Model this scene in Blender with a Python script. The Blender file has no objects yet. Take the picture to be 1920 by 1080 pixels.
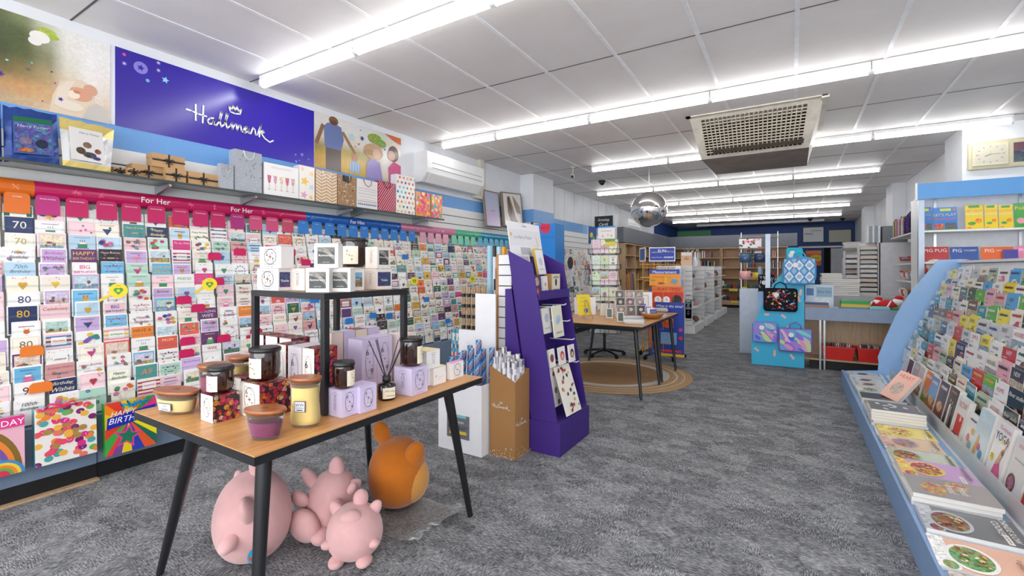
import bpy, math, random
from mathutils import Vector, Matrix, Euler
R = math.radians
rnd = random.Random(7)
SC = bpy.context.scene
COL = SC.collection
# ---------------- camera, world, exposure ----------------
CF, CYAW, CHZ, CH = 863.4, R(31.346), 503.0, 1.325
cd = bpy.data.cameras.new('camera'); cd.sensor_width = 36; cd.lens = CF/1920*36
cd.shift_y = -(540-CHZ)/1920; cd.clip_start = .02; cd.clip_end = 100
cam = bpy.data.objects.new('camera', cd); COL.objects.link(cam)
cam.location = (0, 0, CH); cam.rotation_euler = (R(90), 0, CYAW); SC.camera = cam
w = bpy.data.worlds.new('world'); SC.world = w; w.use_nodes = True
w.node_tree.nodes['Background'].inputs[0].default_value = (.93, .96, 1, 1)
w.node_tree.nodes['Background'].inputs[1].default_value = 4.2
SC.view_settings.view_transform = 'Standard'; SC.view_settings.look = 'None'
SC.view_settings.exposure = 0.56; SC.view_settings.gamma = 1; SC.view_settings.use_curve_mapping = False
try:
    SC.cycles.use_denoising = True; SC.cycles.max_bounces = 8; SC.cycles.diffuse_bounces = 4
    SC.cycles.glossy_bounces = 3; SC.cycles.transmission_bounces = 6; SC.cycles.transparent_max_bounces = 10
    SC.cycles.caustics_reflective = False; SC.cycles.caustics_refractive = False
    SC.cycles.sample_clamp_indirect = 6
except Exception: pass
LAMP = 14.5
CZ = 2.982
# ---------------- pixel helpers: where a sight line meets a plane of the room ----------------
_s, _c = math.sin(CYAW), math.cos(CYAW)
def _ray(u, v):
    a = (u-960)/CF; b = (CHZ-v)/CF
    return (-_s+_c*a, _c+_s*a, b)
def gz(u, v, z=0.0):
    d = _ray(u, v); t = (z-CH)/d[2]; return Vector((d[0]*t, d[1]*t, z))
def gx(u, v, x):
    d = _ray(u, v); t = x/d[0]; return Vector((x, d[1]*t, CH+d[2]*t))
def gy(u, v, y):
    d = _ray(u, v); t = y/d[1]; return Vector((d[0]*t, y, CH+d[2]*t))
# ---------------- colour ----------------
def s2l(c): return c/12.92 if c <= .04045 else ((c+.055)/1.055)**2.4
def H(h, a=0.0):
    if isinstance(h, (tuple, list)): return tuple(h) if len(h) == 4 else (*h, a)
    h = h.lstrip('#')
    if len(h) == 3: h = ''.join(x*2 for x in h)
    return (*[s2l(int(h[i:i+2], 16)/255) for i in (0, 2, 4)], a)
_CN = [('white','f2f0ee'),('cream','efe6cc'),('grey','9a9c9e'),('charcoal','34363a'),('black','141418'),('red','c03030'),('dark red','7a1f2a'),('pink','e6a0b0'),('orange','e08a3a'),('yellow','e8cc40'),('green','6aae4a'),('dark green','2f6a40'),('teal','3a9aa0'),('light blue','a8c8dc'),('blue','3f66b0'),('navy','24305c'),('purple','6a4a90'),('brown','7a5238'),('tan','c8a882')]
def cname(h):
    c = H(h)[:3]; return min(_CN, key=lambda n: sum((a**.45-b**.45)**2 for a, b in zip(H(n[1])[:3], c)))[0]
# ---------------- materials ----------------
_M = {}
def nodes(name):
    m = bpy.data.materials.new(name); m.use_nodes = True
    nt = m.node_tree; return m, nt, nt.nodes['Principled BSDF']
def N(nt, t, **k):
    n = nt.nodes.new(t)
    for a, b in k.items(): setattr(n, a, b)
    return n
def ramp(nt, stops, fac):
    r = N(nt, 'ShaderNodeValToRGB'); e = r.color_ramp.elements
    while len(e) < len(stops): e.new(.5)
    for i, (p, c) in enumerate(stops): e[i].position = p; e[i].color = (*H(c)[:3], 1)
    nt.links.new(fac, r.inputs[0]); return r
def tcoord(nt, scale=(1, 1, 1), kind='Object', rot=(0, 0, 0)):
    t = N(nt, 'ShaderNodeTexCoord'); m = N(nt, 'ShaderNodeMapping')
    m.inputs['Scale'].default_value = scale; m.inputs['Rotation'].default_value = rot
    nt.links.new(t.outputs[kind], m.inputs[0]); return m.outputs[0]
def noise(nt, vec, scale, detail=3, rough=.6):
    n = N(nt, 'ShaderNodeTexNoise'); n.inputs['Scale'].default_value = scale
    n.inputs['Detail'].default_value = detail; n.inputs['Roughness'].default_value = rough
    nt.links.new(vec, n.inputs['Vector']); return n
def mat(name, col='#888888', rough=.5, metal=0., var=.06, vs=12., spec=.5, emis=0., coat=0., bump=0.):
    """plain coloured material with a slight procedural tone variation"""
    key = name
    if key in _M: return _M[key]
    m, nt, b = nodes(name)
    c = H(col)[:3]
    nz = noise(nt, tcoord(nt), vs)
    rp = N(nt, 'ShaderNodeValToRGB'); e = rp.color_ramp.elements
    e[0].position = .3; e[1].position = .7
    e[0].color = (*[x*(1-var) for x in c], 1); e[1].color = (*[min(1, x*(1+var)) for x in c], 1)
    nt.links.new(nz.outputs[0], rp.inputs[0]); nt.links.new(rp.outputs[0], b.inputs['Base Color'])
    b.inputs['Roughness'].default_value = rough; b.inputs['Metallic'].default_value = metal
    b.inputs['Specular IOR Level'].default_value = spec; b.inputs['Coat Weight'].default_value = coat
    if emis:
        b.inputs['Emission Color'].default_value = (*c, 1); b.inputs['Emission Strength'].default_value = emis
    if bump:
        bp = N(nt, 'ShaderNodeBump'); bp.inputs['Strength'].default_value = bump; bp.inputs['Distance'].default_value = .01
        nt.links.new(nz.outputs[0], bp.inputs['Height']); nt.links.new(bp.outputs[0], b.inputs['Normal'])
    _M[key] = m; return m
def glass(name, col='#eef4f2', alpha=.25, rough=.05, ior=1.35):
    if name in _M: return _M[name]
    m, nt, b = nodes(name)
    out = nt.nodes['Material Output']
    tr = N(nt, 'ShaderNodeBsdfTransparent'); tr.inputs[0].default_value = (*H(col)[:3], 1)
    b.inputs['Base Color'].default_value = (*H(col)[:3], 1); b.inputs['Roughness'].default_value = rough
    b.inputs['Specular IOR Level'].default_value = .8
    fr = N(nt, 'ShaderNodeFresnel'); fr.inputs[0].default_value = ior
    ad = N(nt, 'ShaderNodeMath', operation='ADD'); ad.inputs[1].default_value = alpha; ad.use_clamp = True
    nt.links.new(fr.outputs[0], ad.inputs[0])
    mx = N(nt, 'ShaderNodeMixShader'); nt.links.new(ad.outputs[0], mx.inputs[0])
    nt.links.new(tr.outputs[0], mx.inputs[1]); nt.links.new(b.outputs[0], mx.inputs[2])
    nt.links.new(mx.outputs[0], out.inputs[0]); _M[name] = m; return m
def printed(name, rough=.45, metal=0., spec=.5, coat=0.):
    """printed surface: ink colour from the 'col' attribute; its alpha adds photographic mottling"""
    if name in _M: return _M[name]
    m, nt, b = nodes(name)
    at = N(nt, 'ShaderNodeAttribute'); at.attribute_name = 'col'
    v = tcoord(nt)
    n1 = noise(nt, v, 55, 4, .7)
    hsv = N(nt, 'ShaderNodeHueSaturation')
    ma = N(nt, 'ShaderNodeMapRange'); ma.inputs[1].default_value = .3; ma.inputs[2].default_value = .7
    ma.inputs[3].default_value = .15; ma.inputs[4].default_value = 1.7
    nt.links.new(n1.outputs[0], ma.inputs[0]); nt.links.new(ma.outputs[0], hsv.inputs['Value'])
    n2 = noise(nt, v, 30, 2, .5)
    mb = N(nt, 'ShaderNodeMapRange'); mb.inputs[1].default_value = .3; mb.inputs[2].default_value = .7
    mb.inputs[3].default_value = .38; mb.inputs[4].default_value = .62
    nt.links.new(n2.outputs[0], mb.inputs[0]); nt.links.new(mb.outputs[0], hsv.inputs['Hue'])
    nt.links.new(at.outputs['Color'], hsv.inputs['Color'])
    mx = N(nt, 'ShaderNodeMix', data_type='RGBA')
    nt.links.new(at.outputs['Alpha'], mx.inputs[0]); nt.links.new(at.outputs['Color'], mx.inputs[6]); nt.links.new(hsv.outputs[0], mx.inputs[7])
    nt.links.new(mx.outputs[2], b.inputs['Base Color'])
    b.inputs['Roughness'].default_value = rough; b.inputs['Metallic'].default_value = metal
    b.inputs['Specular IOR Level'].default_value = spec; b.inputs['Coat Weight'].default_value = coat
    _M[name] = m; return m
PR = printed('printed_card'); PG = printed('printed_gloss', .22, 0, .6); PM = printed('matt_print', .8, 0, .2)
PF = printed('foil_print', .25, .75)
# ---------------- mesh building ----------------
WHT = H('f4f2ee')
class MB:
    def __init__(s, col=WHT): s.v = []; s.f = []; s.c = []; s.sm = []; s.mi = []; s.col = H(col); s.m = 0; s.T = None
    def V(s, p):
        p = Vector(p)
        if s.T is not None: p = s.T @ p
        s.v.append(p); return len(s.v)-1
    def F(s, idx, col=None, sm=False):
        s.f.append(tuple(idx)); s.c.append(s.col if col is None else col if isinstance(col, list) and isinstance(col[0], tuple) else H(col)); s.sm.append(sm); s.mi.append(s.m)
    def poly(s, pts, col=None, sm=False): s.F([s.V(p) for p in pts], col, sm); return s
    def box(s, x0, x1, y0, y1, z0, z1, col=None):
        i = [s.V(p) for p in ((x0,y0,z0),(x1,y0,z0),(x1,y1,z0),(x0,y1,z0),(x0,y0,z1),(x1,y0,z1),(x1,y1,z1),(x0,y1,z1))]
        for q in ((0,3,2,1),(4,5,6,7),(0,1,5,4),(1,2,6,5),(2,3,7,6),(3,0,4,7)): s.F([i[k] for k in q], col)
        return s
    def obb(s, c, size, col=None, rot=(0,0,0)):
        T0 = s.T; M = Matrix.Translation(c) @ Euler(rot).to_matrix().to_4x4()
        s.T = M if T0 is None else T0 @ M
        a, b, d = [x/2 for x in size]; s.box(-a, a, -b, b, -d, d, col); s.T = T0; return s
    def loft(s, rings, col=None, cap=True, sm=True, cols=None):
        I = [[s.V(p) for p in r] for r in rings]; n = len(I[0])
        for k in range(len(I)-1):
            cc = cols[k] if cols else col
            for j in range(n): s.F((I[k][j], I[k][(j+1) % n], I[k+1][(j+1) % n], I[k+1][j]), cc, sm)
        if cap:
            s.poly(list(reversed(rings[0])), cols[0] if cols else col); s.poly(rings[-1], cols[-1] if cols else col)
        return s
    def lathe(s, prof, n=24, col=None, c=(0,0,0), sx=1, sy=1, cap=True, cols=None):
        c = Vector(c)
        return s.loft([[c+Vector((r*sx*math.cos(2*math.pi*j/n), r*sy*math.sin(2*math.pi*j/n), z)) for j in range(n)] for r, z in prof], col, cap, cols=cols)
    def tube(s, pts, r, n=8, col=None, cap=True):
        pts = [Vector(p) for p in pts]; rr = r if isinstance(r, (list, tuple)) else [r]*len(pts); rings = []
        for i, p in enumerate(pts):
            d = (pts[min(i+1, len(pts)-1)]-pts[max(i-1, 0)]).normalized()
            up = Vector((0,0,1)) if abs(d.z) < .95 else Vector((0,1,0))
            a = d.cross(up).normalized(); b = a.cross(d).normalized()
            rings.append([p+a*rr[i]*math.cos(-2*math.pi*j/n)+b*rr[i]*math.sin(-2*math.pi*j/n) for j in range(n)])
        return s.loft(rings, col, cap)
    def prism(s, pts, h, col=None, side=None):
        """pts: loop of 3D points; h: extrusion vector"""
        h = Vector(h); pts = [Vector(p) for p in pts]; q = [p+h for p in pts]; n = len(pts)
        s.poly(list(reversed(pts)), col); s.poly(q, col)
        for i in range(n): s.poly([pts[i], pts[(i+1) % n], q[(i+1) % n], q[i]], side if side else col)
        return s
    def ball(s, c, r, col=None, n=16, m=10, rot=(0,0,0)):
        c = Vector(c); r = (r, r, r) if isinstance(r, (int, float)) else r; E = Euler(rot).to_matrix()
        rings = []
        for k in range(m+1):
            t = math.pi*(k/m-.5); t = max(-math.pi/2+.04, min(math.pi/2-.04, t))
            rings.append([c+E @ Vector((r[0]*math.cos(t)*math.cos(2*math.pi*j/n), r[1]*math.cos(t)*math.sin(2*math.pi*j/n), r[2]*math.sin(t))) for j in range(n)])
        return s.loft(rings, col)
    def build(s, name, mats=None, parent=None, loc=(0,0,0), rot=(0,0,0), bevel=0, sub=0):
        me = bpy.data.meshes.new(name); me.from_pydata([tuple(v) for v in s.v], [], s.f)
        at = me.color_attributes.new('col', 'FLOAT_COLOR', 'CORNER')
        buf = []
        for f, c in zip(s.f, s.c): buf += ([q for k in c for q in k] if isinstance(c, list) else list(c)*len(f))
        at.data.foreach_set('color', buf)
        me.polygons.foreach_set('use_smooth', s.sm)
        me.polygons.foreach_set('material_index', s.mi)
        for m in (mats if isinstance(mats, (list, tuple)) else [mats or PR]): me.materials.append(m)
        me.update()
        o = bpy.data.objects.new(name, me); COL.objects.link(o)
        o.location = loc; o.rotation_euler = rot
        if parent: o.parent = parent
        if bevel:
            b = o.modifiers.new('bevel', 'BEVEL'); b.width = bevel; b.segments = 2; b.limit_method = 'ANGLE'; b.angle_limit = R(50)
        if sub:
            b = o.modifiers.new('sub', 'SUBSURF'); b.levels = sub; b.render_levels = sub
        return o
def tag(o, label=None, cat=None, group=None, kind=None):
    if label: o['label'] = label
    if cat: o['category'] = cat
    if group: o['group'] = group
    if kind: o['kind'] = kind
    return o
def thing(name, label, cat, loc=(0,0,0), rz=0, group=None):
    o = bpy.data.objects.new(name, None); COL.objects.link(o); o.empty_display_size = .05
    o.location = loc; o.rotation_euler = (0, 0, rz); return tag(o, label, cat, group)
def struct(o): o['kind'] = 'structure'; return o
# text glyphs as triangles
_TX = {}
def glyphs(txt, shear=0):
    k = (txt, shear)
    if k in _TX: return _TX[k]
    cu = bpy.data.curves.new('t', 'FONT'); cu.body = txt; cu.size = 1; cu.shear = shear; cu.resolution_u = 2; cu.fill_mode = 'FRONT'
    ob = bpy.data.objects.new('t', cu); COL.objects.link(ob)
    dg = bpy.context.evaluated_depsgraph_get(); me = ob.evaluated_get(dg).to_mesh()
    vs = [(v.co.x, v.co.y) for v in me.vertices]; fs = [tuple(p.vertices) for p in me.polygons]
    ob.evaluated_get(dg).to_mesh_clear(); bpy.data.objects.remove(ob); bpy.data.curves.remove(cu)
    if vs:
        x0 = min(v[0] for v in vs); x1 = max(v[0] for v in vs); y0 = min(v[1] for v in vs); y1 = max(v[1] for v in vs)
        vs = [((x-x0), (y-y0)) for x, y in vs]; _TX[k] = (vs, fs, x1-x0, y1-y0)
    else: _TX[k] = ([], [], 1, 1)
    return _TX[k]
HALL = [  # a flowing hand-written word drawn as pen strokes
 [(0,.62),(.3,.6),(.62,.52),(1.1,.5)], [(.5,1.05),(.5,.1)], [(.92,1.1),(.9,.5),(.88,.05)],
 [(1.5,.5),(1.3,.45),(1.15,.25),(1.25,.08),(1.45,.15),(1.55,.45),(1.5,.15),(1.65,.08),(1.85,.4),(2.0,.95),(1.92,1.0),(1.85,.5),(1.95,.08),(2.15,.3),(2.35,.95),(2.27,1.0),(2.2,.5),(2.3,.08),(2.5,.3),(2.6,.5),(2.62,.1),(2.78,.45),(2.88,.48),(2.9,.1),(3.05,.45),(3.15,.48),(3.2,.12),(3.35,.1),(3.55,.5),(3.4,.42),(3.33,.2),(3.45,.08),(3.62,.25),(3.65,.48),(3.66,.12),(3.8,.12),(3.95,.55),(4.1,.42),(4.12,.12),(4.25,.15),(4.45,.8),(4.5,.95),(4.42,.5),(4.38,.05)],
 [(4.4,.35),(4.6,.52),(4.7,.42),(4.5,.32),(4.75,.02),(5.1,-.15),(5.35,.02)],
 [(2.4,1.55),(2.5,1.2),(2.8,1.15),(3.1,1.22),(3.2,1.55),(3.0,1.35),(2.92,1.65),(2.8,1.35),(2.68,1.65),(2.6,1.35),(2.4,1.55)]]
class Art:
    """a flat printed frame lying on a surface: origin O, axes U and V with size w,h; shapes in 0..1"""
    def __init__(s, mb, O, U, V, w, h, eps=.0003, clip=True):
        s.mb = mb; s.O = Vector(O); s.U = Vector(U).normalized(); s.Vv = Vector(V).normalized(); s.N = s.U.cross(s.Vv)
        s.w = w; s.h = h; s.k = 1; s.eps = eps; s.clip = clip
    def P(s, u, v):
        if s.clip: u = min(1, max(0, u)); v = min(1, max(0, v))
        return s.O+s.U*(u*s.w)+s.Vv*(v*s.h)+s.N*(s.k*s.eps)
    def poly(s, pts, col): s.mb.poly([s.P(*p) for p in pts], col); s.k += 1; return s
    def blend(s, rows, nu=24, nv=12, a=0.0):
        """printed photograph background: colours blended between a coarse grid (rows from the bottom)"""
        G = [[H(c)[:3] for c in r.split()] for r in rows]; R_, C_ = len(G)-1, len(G[0])-1
        def at(u, v):
            x, y = u*C_, v*R_; i, j = min(int(x), C_-1), min(int(y), R_-1); x -= i; y -= j; x = x*x*(3-2*x); y = y*y*(3-2*y)
            return tuple((G[j][i][k]*(1-x)+G[j][i+1][k]*x)*(1-y)+(G[j+1][i][k]*(1-x)+G[j+1][i+1][k]*x)*y for k in range(3))+(a,)
        for i in range(nu):
            for j in range(nv):
                q = [(i/nu, j/nv), ((i+1)/nu, j/nv), ((i+1)/nu, (j+1)/nv), (i/nu, (j+1)/nv)]
                s.mb.F([s.mb.V(s.P(*p)) for p in q], [at(*p) for p in q])
        s.k += 1; return s
    def rect(s, u0, v0, u1, v1, col): return s.poly([(u0,v0),(u1,v0),(u1,v1),(u0,v1)], col)
    def ell(s, cu, cv, ru, col, rv=None, n=12, a=0):
        rv = ru if rv is None else rv; q = s.w/s.h
        return s.poly([(cu+ru*math.cos(t)*math.cos(a)-rv*math.sin(t)*math.sin(a), cv+q*(ru*math.cos(t)*math.sin(a)+rv*math.sin(t)*math.cos(a))) for t in [2*math.pi*i/n for i in range(n)]], col)
    def star(s, cu, cv, r, col, n=5, inner=.45, a=0):
        q = s.w/s.h; k = s.k
        pts = [(cu+(r if i % 2 == 0 else r*inner)*math.sin(a+math.pi*i/n), cv+q*(r if i % 2 == 0 else r*inner)*math.cos(a+math.pi*i/n)) for i in range(2*n)]
        for i in range(2*n): s.k = k; s.poly([(cu, cv), pts[(i+1) % (2*n)], pts[i]], col)
        return s
    def line(s, pts, wd, col):
        q = s.h/s.w; k = s.k
        for (a, b), (c, d) in zip(pts, pts[1:]):
            dx, dy = c-a, (d-b)*q; L = math.hypot(dx, dy) or 1; nx, ny = -dy/L*wd/2, dx/L*wd/2/q; ex, ey = dx/L*wd*.3, dy/L*wd*.3/q
            s.k = k; s.poly([(a-ex+nx, b-ey+ny), (a-ex-nx, b-ey-ny), (c+ex-nx, d+ey-ny), (c+ex+nx, d+ey+ny)], col); 
        return s
    def text(s, t, cu, cv, h, col, maxw=.92, shear=0, al='c', squash=1):
        vs, fs, tw, th = glyphs(t, shear)
        if not vs: return s
        sc = h*s.h/th if th > .3 else h*s.h/.7; W = tw*sc*squash
        if W > maxw*s.w: k = maxw*s.w/W; sc *= k; W *= k
        x0 = cu*s.w-(W/2 if al == 'c' else 0 if al == 'l' else W); y0 = cv*s.h-th*sc/2
        b = [s.mb.V(s.P((x0+x*sc*squash)/s.w, (y0+y*sc)/s.h)) for x, y in vs]
        for f in fs: s.mb.F([b[i] for i in f], col)
        s.k += 1; return s
    def scrawl(s, cu, cv, wd, h, col, rg=rnd, t=.012):
        """a line of loopy handwriting too small to read"""
        n = max(6, int(wd*34)); pts = []
        for i in range(n+1):
            u = cu-wd/2+wd*i/n; pts.append((u, cv+h*(.5 if i % 2 else -.5)*rg.uniform(.5, 1)))
        return s.line(pts, t, col)
    def logo(s, cu, cv, wd, col, t=.02):
        sc = wd/5.4; q = s.w/s.h
        for st in HALL: s.line([(cu-wd/2+x*sc, cv+(y-.5)*sc*q) for x, y in st], t, col)
        return s
# ================= ROOM =================
def ceiling_mat():
    m, nt, b = nodes('ceiling_panel')
    v = tcoord(nt); n = noise(nt, v, 1.3, 5, .6)
    r = ramp(nt, [(.3, 'e9e3df'), (.55, 'efeae7'), (.75, 'f3f0ee')], n.outputs[0])
    nt.links.new(r.outputs[0], b.inputs['Base Color']); b.inputs['Roughness'].default_value = .55
    return m
def carpet_mat():
    m, nt, b = nodes('carpet')
    L = nt.links.new
    a = noise(nt, tcoord(nt, (34, 210, 1)), 1, 4, .75)
    c = noise(nt, tcoord(nt, (210, 34, 1)), 1, 4, .75)
    def cells(sc):
        v = tcoord(nt, (*sc, 1)); wob = noise(nt, tcoord(nt, (22, 22, 1)), 1, 3); ad = N(nt, 'ShaderNodeVectorMath', operation='MULTIPLY_ADD'); ad.inputs[1].default_value = (1.6, 1.6, 0)
        L(wob.outputs['Color'], ad.inputs[0]); L(v, ad.inputs[2])
        fl = N(nt, 'ShaderNodeVectorMath', operation='FLOOR'); L(ad.outputs[0], fl.inputs[0])
        wn = N(nt, 'ShaderNodeTexWhiteNoise'); L(fl.outputs[0], wn.inputs['Vector']); return wn.outputs['Value']
    dirn = cells((9, 13)); tone = cells((7.3, 12)); tone2 = cells((15, 26))
    th = N(nt, 'ShaderNodeMath', operation='GREATER_THAN'); th.inputs[1].default_value = .62; L(dirn, th.inputs[0])
    mx = N(nt, 'ShaderNodeMix', data_type='RGBA'); L(th.outputs[0], mx.inputs[0]); L(a.outputs[0], mx.inputs[6]); L(c.outputs[0], mx.inputs[7])
    fine = noise(nt, tcoord(nt), 520, 2, .8); big = noise(nt, tcoord(nt, (5, 9, 1)), 1, 3, .7)
    cur = mx.outputs[2]
    for src, k in ((fine.outputs[0], .30), (tone, .07), (tone2, .045), (big.outputs[0], .10)):
        s1 = N(nt, 'ShaderNodeMath', operation='MULTIPLY_ADD'); s1.inputs[1].default_value = k; L(src, s1.inputs[0]); L(cur, s1.inputs[2]); cur = s1.outputs[0]
    r = ramp(nt, [(.54, '232426'), (.68, '515255'), (.79, '838486'), (.90, 'b2b3b4')], cur)
    L(r.outputs[0], b.inputs['Base Color']); b.inputs['Roughness'].default_value = .95; b.inputs['Specular IOR Level'].default_value = .15
    bp = N(nt, 'ShaderNodeBump'); bp.inputs['Strength'].default_value = .3; bp.inputs['Distance'].default_value = .003
    L(cur, bp.inputs['Height']); L(bp.outputs[0], b.inputs['Normal'])
    return m
def wood(name, c1, c2, axis=0, sc=1, rough=.4):
    if name in _M: return _M[name]
    m, nt, b = nodes(name)
    s = [3*sc, 3*sc, 3*sc]
    for i in range(3):
        if i != axis: s[i] = 38*sc
    n = noise(nt, tcoord(nt, tuple(s)), 1, 5, .65)
    r = ramp(nt, [(.3, c1), (.7, c2)], n.outputs[0]); nt.links.new(r.outputs[0], b.inputs['Base Color'])
    b.inputs['Roughness'].default_value = rough; _M[name] = m; return m
WALL = mat('white_wall_paint', 'eceef2', .6, var=.03, vs=3)
WHITE = mat('white_laminate', 'ebebea', .4, var=.02)
BLUE = mat('light_blue_laminate', '82abdb', .4, var=.03, vs=4)
STRIPE = mat('blue_stripe_vinyl', '6da3df', .45, var=.03)
DBLUE = mat('dark_blue_paint', '2c4c8c', .6, var=.05)
GREYB = mat('slate_panel', '6c7079', .6, var=.04)
BLACK = mat('black_powder_coat', '16171a', .4, var=.1)
DARK = mat('black_kick', '101012', .6)
METAL = mat('bright_metal', 'b9bcc0', .3, .8)
OAK = wood('oak_laminate', 'b07a48', 'd39a62', 1)
BEECH = wood('beech_board', 'b4936f', 'cdae8b', 2)
GL = glass('clear_glass'); ACR = glass('clear_acrylic', 'fbfcfc', .03, .1, 1.12)
struct(MB().box(-4.6, 4.2, -3, 20.6, -.1, 0).build('floor', carpet_mat()))
struct(MB().box(-4.6, 4.2, -3, 20.6, CZ, CZ+.1).build('ceiling', ceiling_mat()))
BAR = mat('ceiling_bar', 'f4f4f5', .35)
tn = 0
def trim(mb, m, bevel=0):
    global tn; tn += 1
    return struct(mb.build(f'trim_{tn}', m, bevel=bevel))
mb = MB()
for i in range(-2, 14):
    x = -3.574+.6*i
    if x > 4: continue
    mb.box(x-.014, x+.014, -3, 20.5, CZ-.005, CZ)
trim(mb, BAR)
mb = MB()
for k in range(-3, 15):
    y = 3.474+1.19*k; mb.box(-4.2, 4.1, y-.006, y+.006, CZ-.002, CZ)
trim(mb, mat('dark_joint', '6a6664', .8))
def wall(name, *b, m=None): return struct(MB().box(*b).build(name, m or WALL))
wall('wall_left', -4.32, -4.12, -3, 15.55, 0, CZ)
wall('wall_left.001', -4.32, -4.12, 15.55, 20, 0, CZ, m=mat('pale_partition', 'c9cdd2', .4))
wall('wall_left.002', -4.12, -3.86, 7.05, 7.83, 0, CZ)
wall('wall_left.003', -4.12, -3.98, 11.66, 11.95, 0, CZ)
wall('wall_left.004', -4.12, -3.95, 15.45, 15.6, 2.1, CZ)
wall('wall_right', 1.86, 2.06, 8.06, 20.1, 0, CZ)
wall('wall_right.001', 1.70, 4.2, 7.36, 8.08, 0, CZ)
wall('wall_right.002', 1.66, 1.86, 11.5, 12.2, 0, CZ)
wall('wall_right.003', 1.66, 1.86, 15.5, 16.2, 0, CZ)
wall('wall_right.004', 4.0, 4.2, -3, 7.36, 0, CZ)
wall('wall_back', -4.32, 2.06, 19.9, 20.1, 0, CZ, m=DBLUE)
# shop front behind the viewer: low wall and head, gap between left open to let world fill light in
wall('wall_front', -4.32, 4.2, -3.1, -3.0, 0, .5)
wall('wall_front.001', -4.32, 4.2, -3.1, -3.0, 2.6, CZ)
g = gy(1267, 428, 19.88); g2 = gy(1333, 440, 19.88)
trim(MB().box(g.x, g2.x, 19.86, 19.9, 2.62, 2.85), mat('green_wall_panel', '5ba070', .6))
trim(MB().box(-4.12, -4.08, 15.6, 19.9, 2.55, CZ), DBLUE)
trim(MB().box(-3.9, -0.2, 19.7, 19.86, 2.3, 2.42), mat('orange_box_lids', 'b9743f', .6))
# panel joints of the left wall
mb = MB()
for y in (5.95, 8.4, 8.9, 9.4, 9.9, 10.4, 10.9, 11.4, 12.6, 13.6, 14.6): mb.box(-4.12, -4.117, y, y+.006, 2.3, CZ)
trim(mb, mat('wall_joint', 'b8bcc4', .6))
# blue vinyl stripe round the wall and pillar
trim(MB().box(-4.12, -4.112, .3, 7.05, 2.15, 2.345), STRIPE)
trim(MB().box(-3.862, -3.852, 7.04, 7.84, 2.13, 2.355).box(-4.12, -3.862, 7.04, 7.05, 2.13, 2.355, ), STRIPE)
trim(MB().box(-4.12, -4.112, 7.83, 11.66, 2.12, 2.33), STRIPE)
# slat panels between the stripe and the cards
mb = MB()
for k in range(9): mb.box(-4.12, -4.10, .3, 7.04, 1.15+.115*k, 1.15+.115*k+.105)
for k in range(12): mb.box(-4.12, -4.10, 7.85, 11.6, .75+.115*k, .75+.115*k+.105)
trim(mb, WHITE)
mb = MB()
for k in range(12): mb.box(-3.87, -3.85, 7.04, 7.84, .75+.115*k, .75+.115*k+.105)
trim(mb, WHITE)
trim(MB().box(-4.12, -4.105, .3, 7.04, .1, 2.15).box(-4.12, -4.105, 7.84, 11.66, .1, 2.12).box(-3.9, -3.855, 7.04, 7.84, .1, 2.13), mat('slat_groove', '4a4c50', .8))
# -------- ceiling lights --------
TUBE = mat('tube_diffuser', 'ffffff', .5, var=0, emis=LAMP); TUBS = mat('tube_diffuser_side', 'ffffff', .5, var=0, emis=LAMP*.33)
LH = mat('lamp_housing', 'f2f2f2', .4)
where = ['over the shop front', 'nearest across the purple wall banner', 'second row, ending by the wall air conditioner', 'third row, passing behind the vent box', 'fourth row from the front', 'fifth row, behind the mirror ball', 'sixth row from the front', 'last row by the back wall']
rows = [(-.10, -3.9, 3.3), (2.28, -3.92, 3.4), (4.66, -3.9, 3.4), (7.04, -3.25, 2.03), (9.42, -3.55, 1.21), (11.8, -3.5, 1.22), (14.18, -3.6, 1.23), (16.57, -3.76, 1.24)]
ordn = ['first','second','third','fourth','fifth','sixth','seventh','eighth','ninth','tenth','eleventh','twelfth','thirteenth','fourteenth','fifteenth','sixteenth','seventeenth','eighteenth','nineteenth','twentieth']
for r, (y, x0, x1) in enumerate(rows):
    n = round((x1-x0)/1.2); 
    segs = [x1-1.2*i for i in range(n+1)] if r >= 3 else [x0+1.2*i for i in range(n+1)]
    if r == 2: segs = [x0+.84-1.2]+[x0+.84+1.2*i for i in range(7)]; segs[0] = x0
    segs.sort()
    for i, (a, b) in enumerate(zip(segs, segs[1:])):
        t = thing('batten_light', f'white tube batten light, {ordn[i]} from the left, {where[r]}', 'ceiling light', ((a+b)/2, y, CZ-.09), 0, 'tube batten lights on the ceiling')
        L = (b-a)/2
        MB().box(-L+.002, L-.002, -.03, .03, .05, .088).build('housing', LH, t, bevel=.004)
        pr = [(.026*math.cos(q), .03*math.sin(q)) for q in [math.pi+math.pi*j/8 for j in range(9)]]
        pr = [(-.028, .05)]+[(yy, zz+.02) for yy, zz in pr]+[(.028, .05)]
        mb = MB().prism([(-L+.02, yy, zz) for yy, zz in pr][::-1], (2*L-.04, 0, 0))
        for fi, f in enumerate(mb.f):
            if len(f) == 4 and min(mb.v[q].z for q in f) > .0045: mb.mi[fi] = 1
        mb.build('diffuser', [TUBE, TUBS], t)
        q = [(-.031, .05)]+[(.031*math.cos(a_), .02+.034*math.sin(a_)) for a_ in [math.pi+math.pi*j/6 for j in range(7)]]+[(.031, .05)]
        
        for xe in (L-.02, -L-.002): MB().prism([(xe, yy, zz) for yy, zz in q][::-1], (.022, 0, 0)).build('end_cap', LH, t)
# unlit batten against the back
o = MB().box(-3.1, .9, 18.55, 18.62, CZ-.08, CZ-.01).build('unlit_batten', LH); tag(o, 'long unlit white batten just in front of the dark blue back wall', 'ceiling light')
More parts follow.
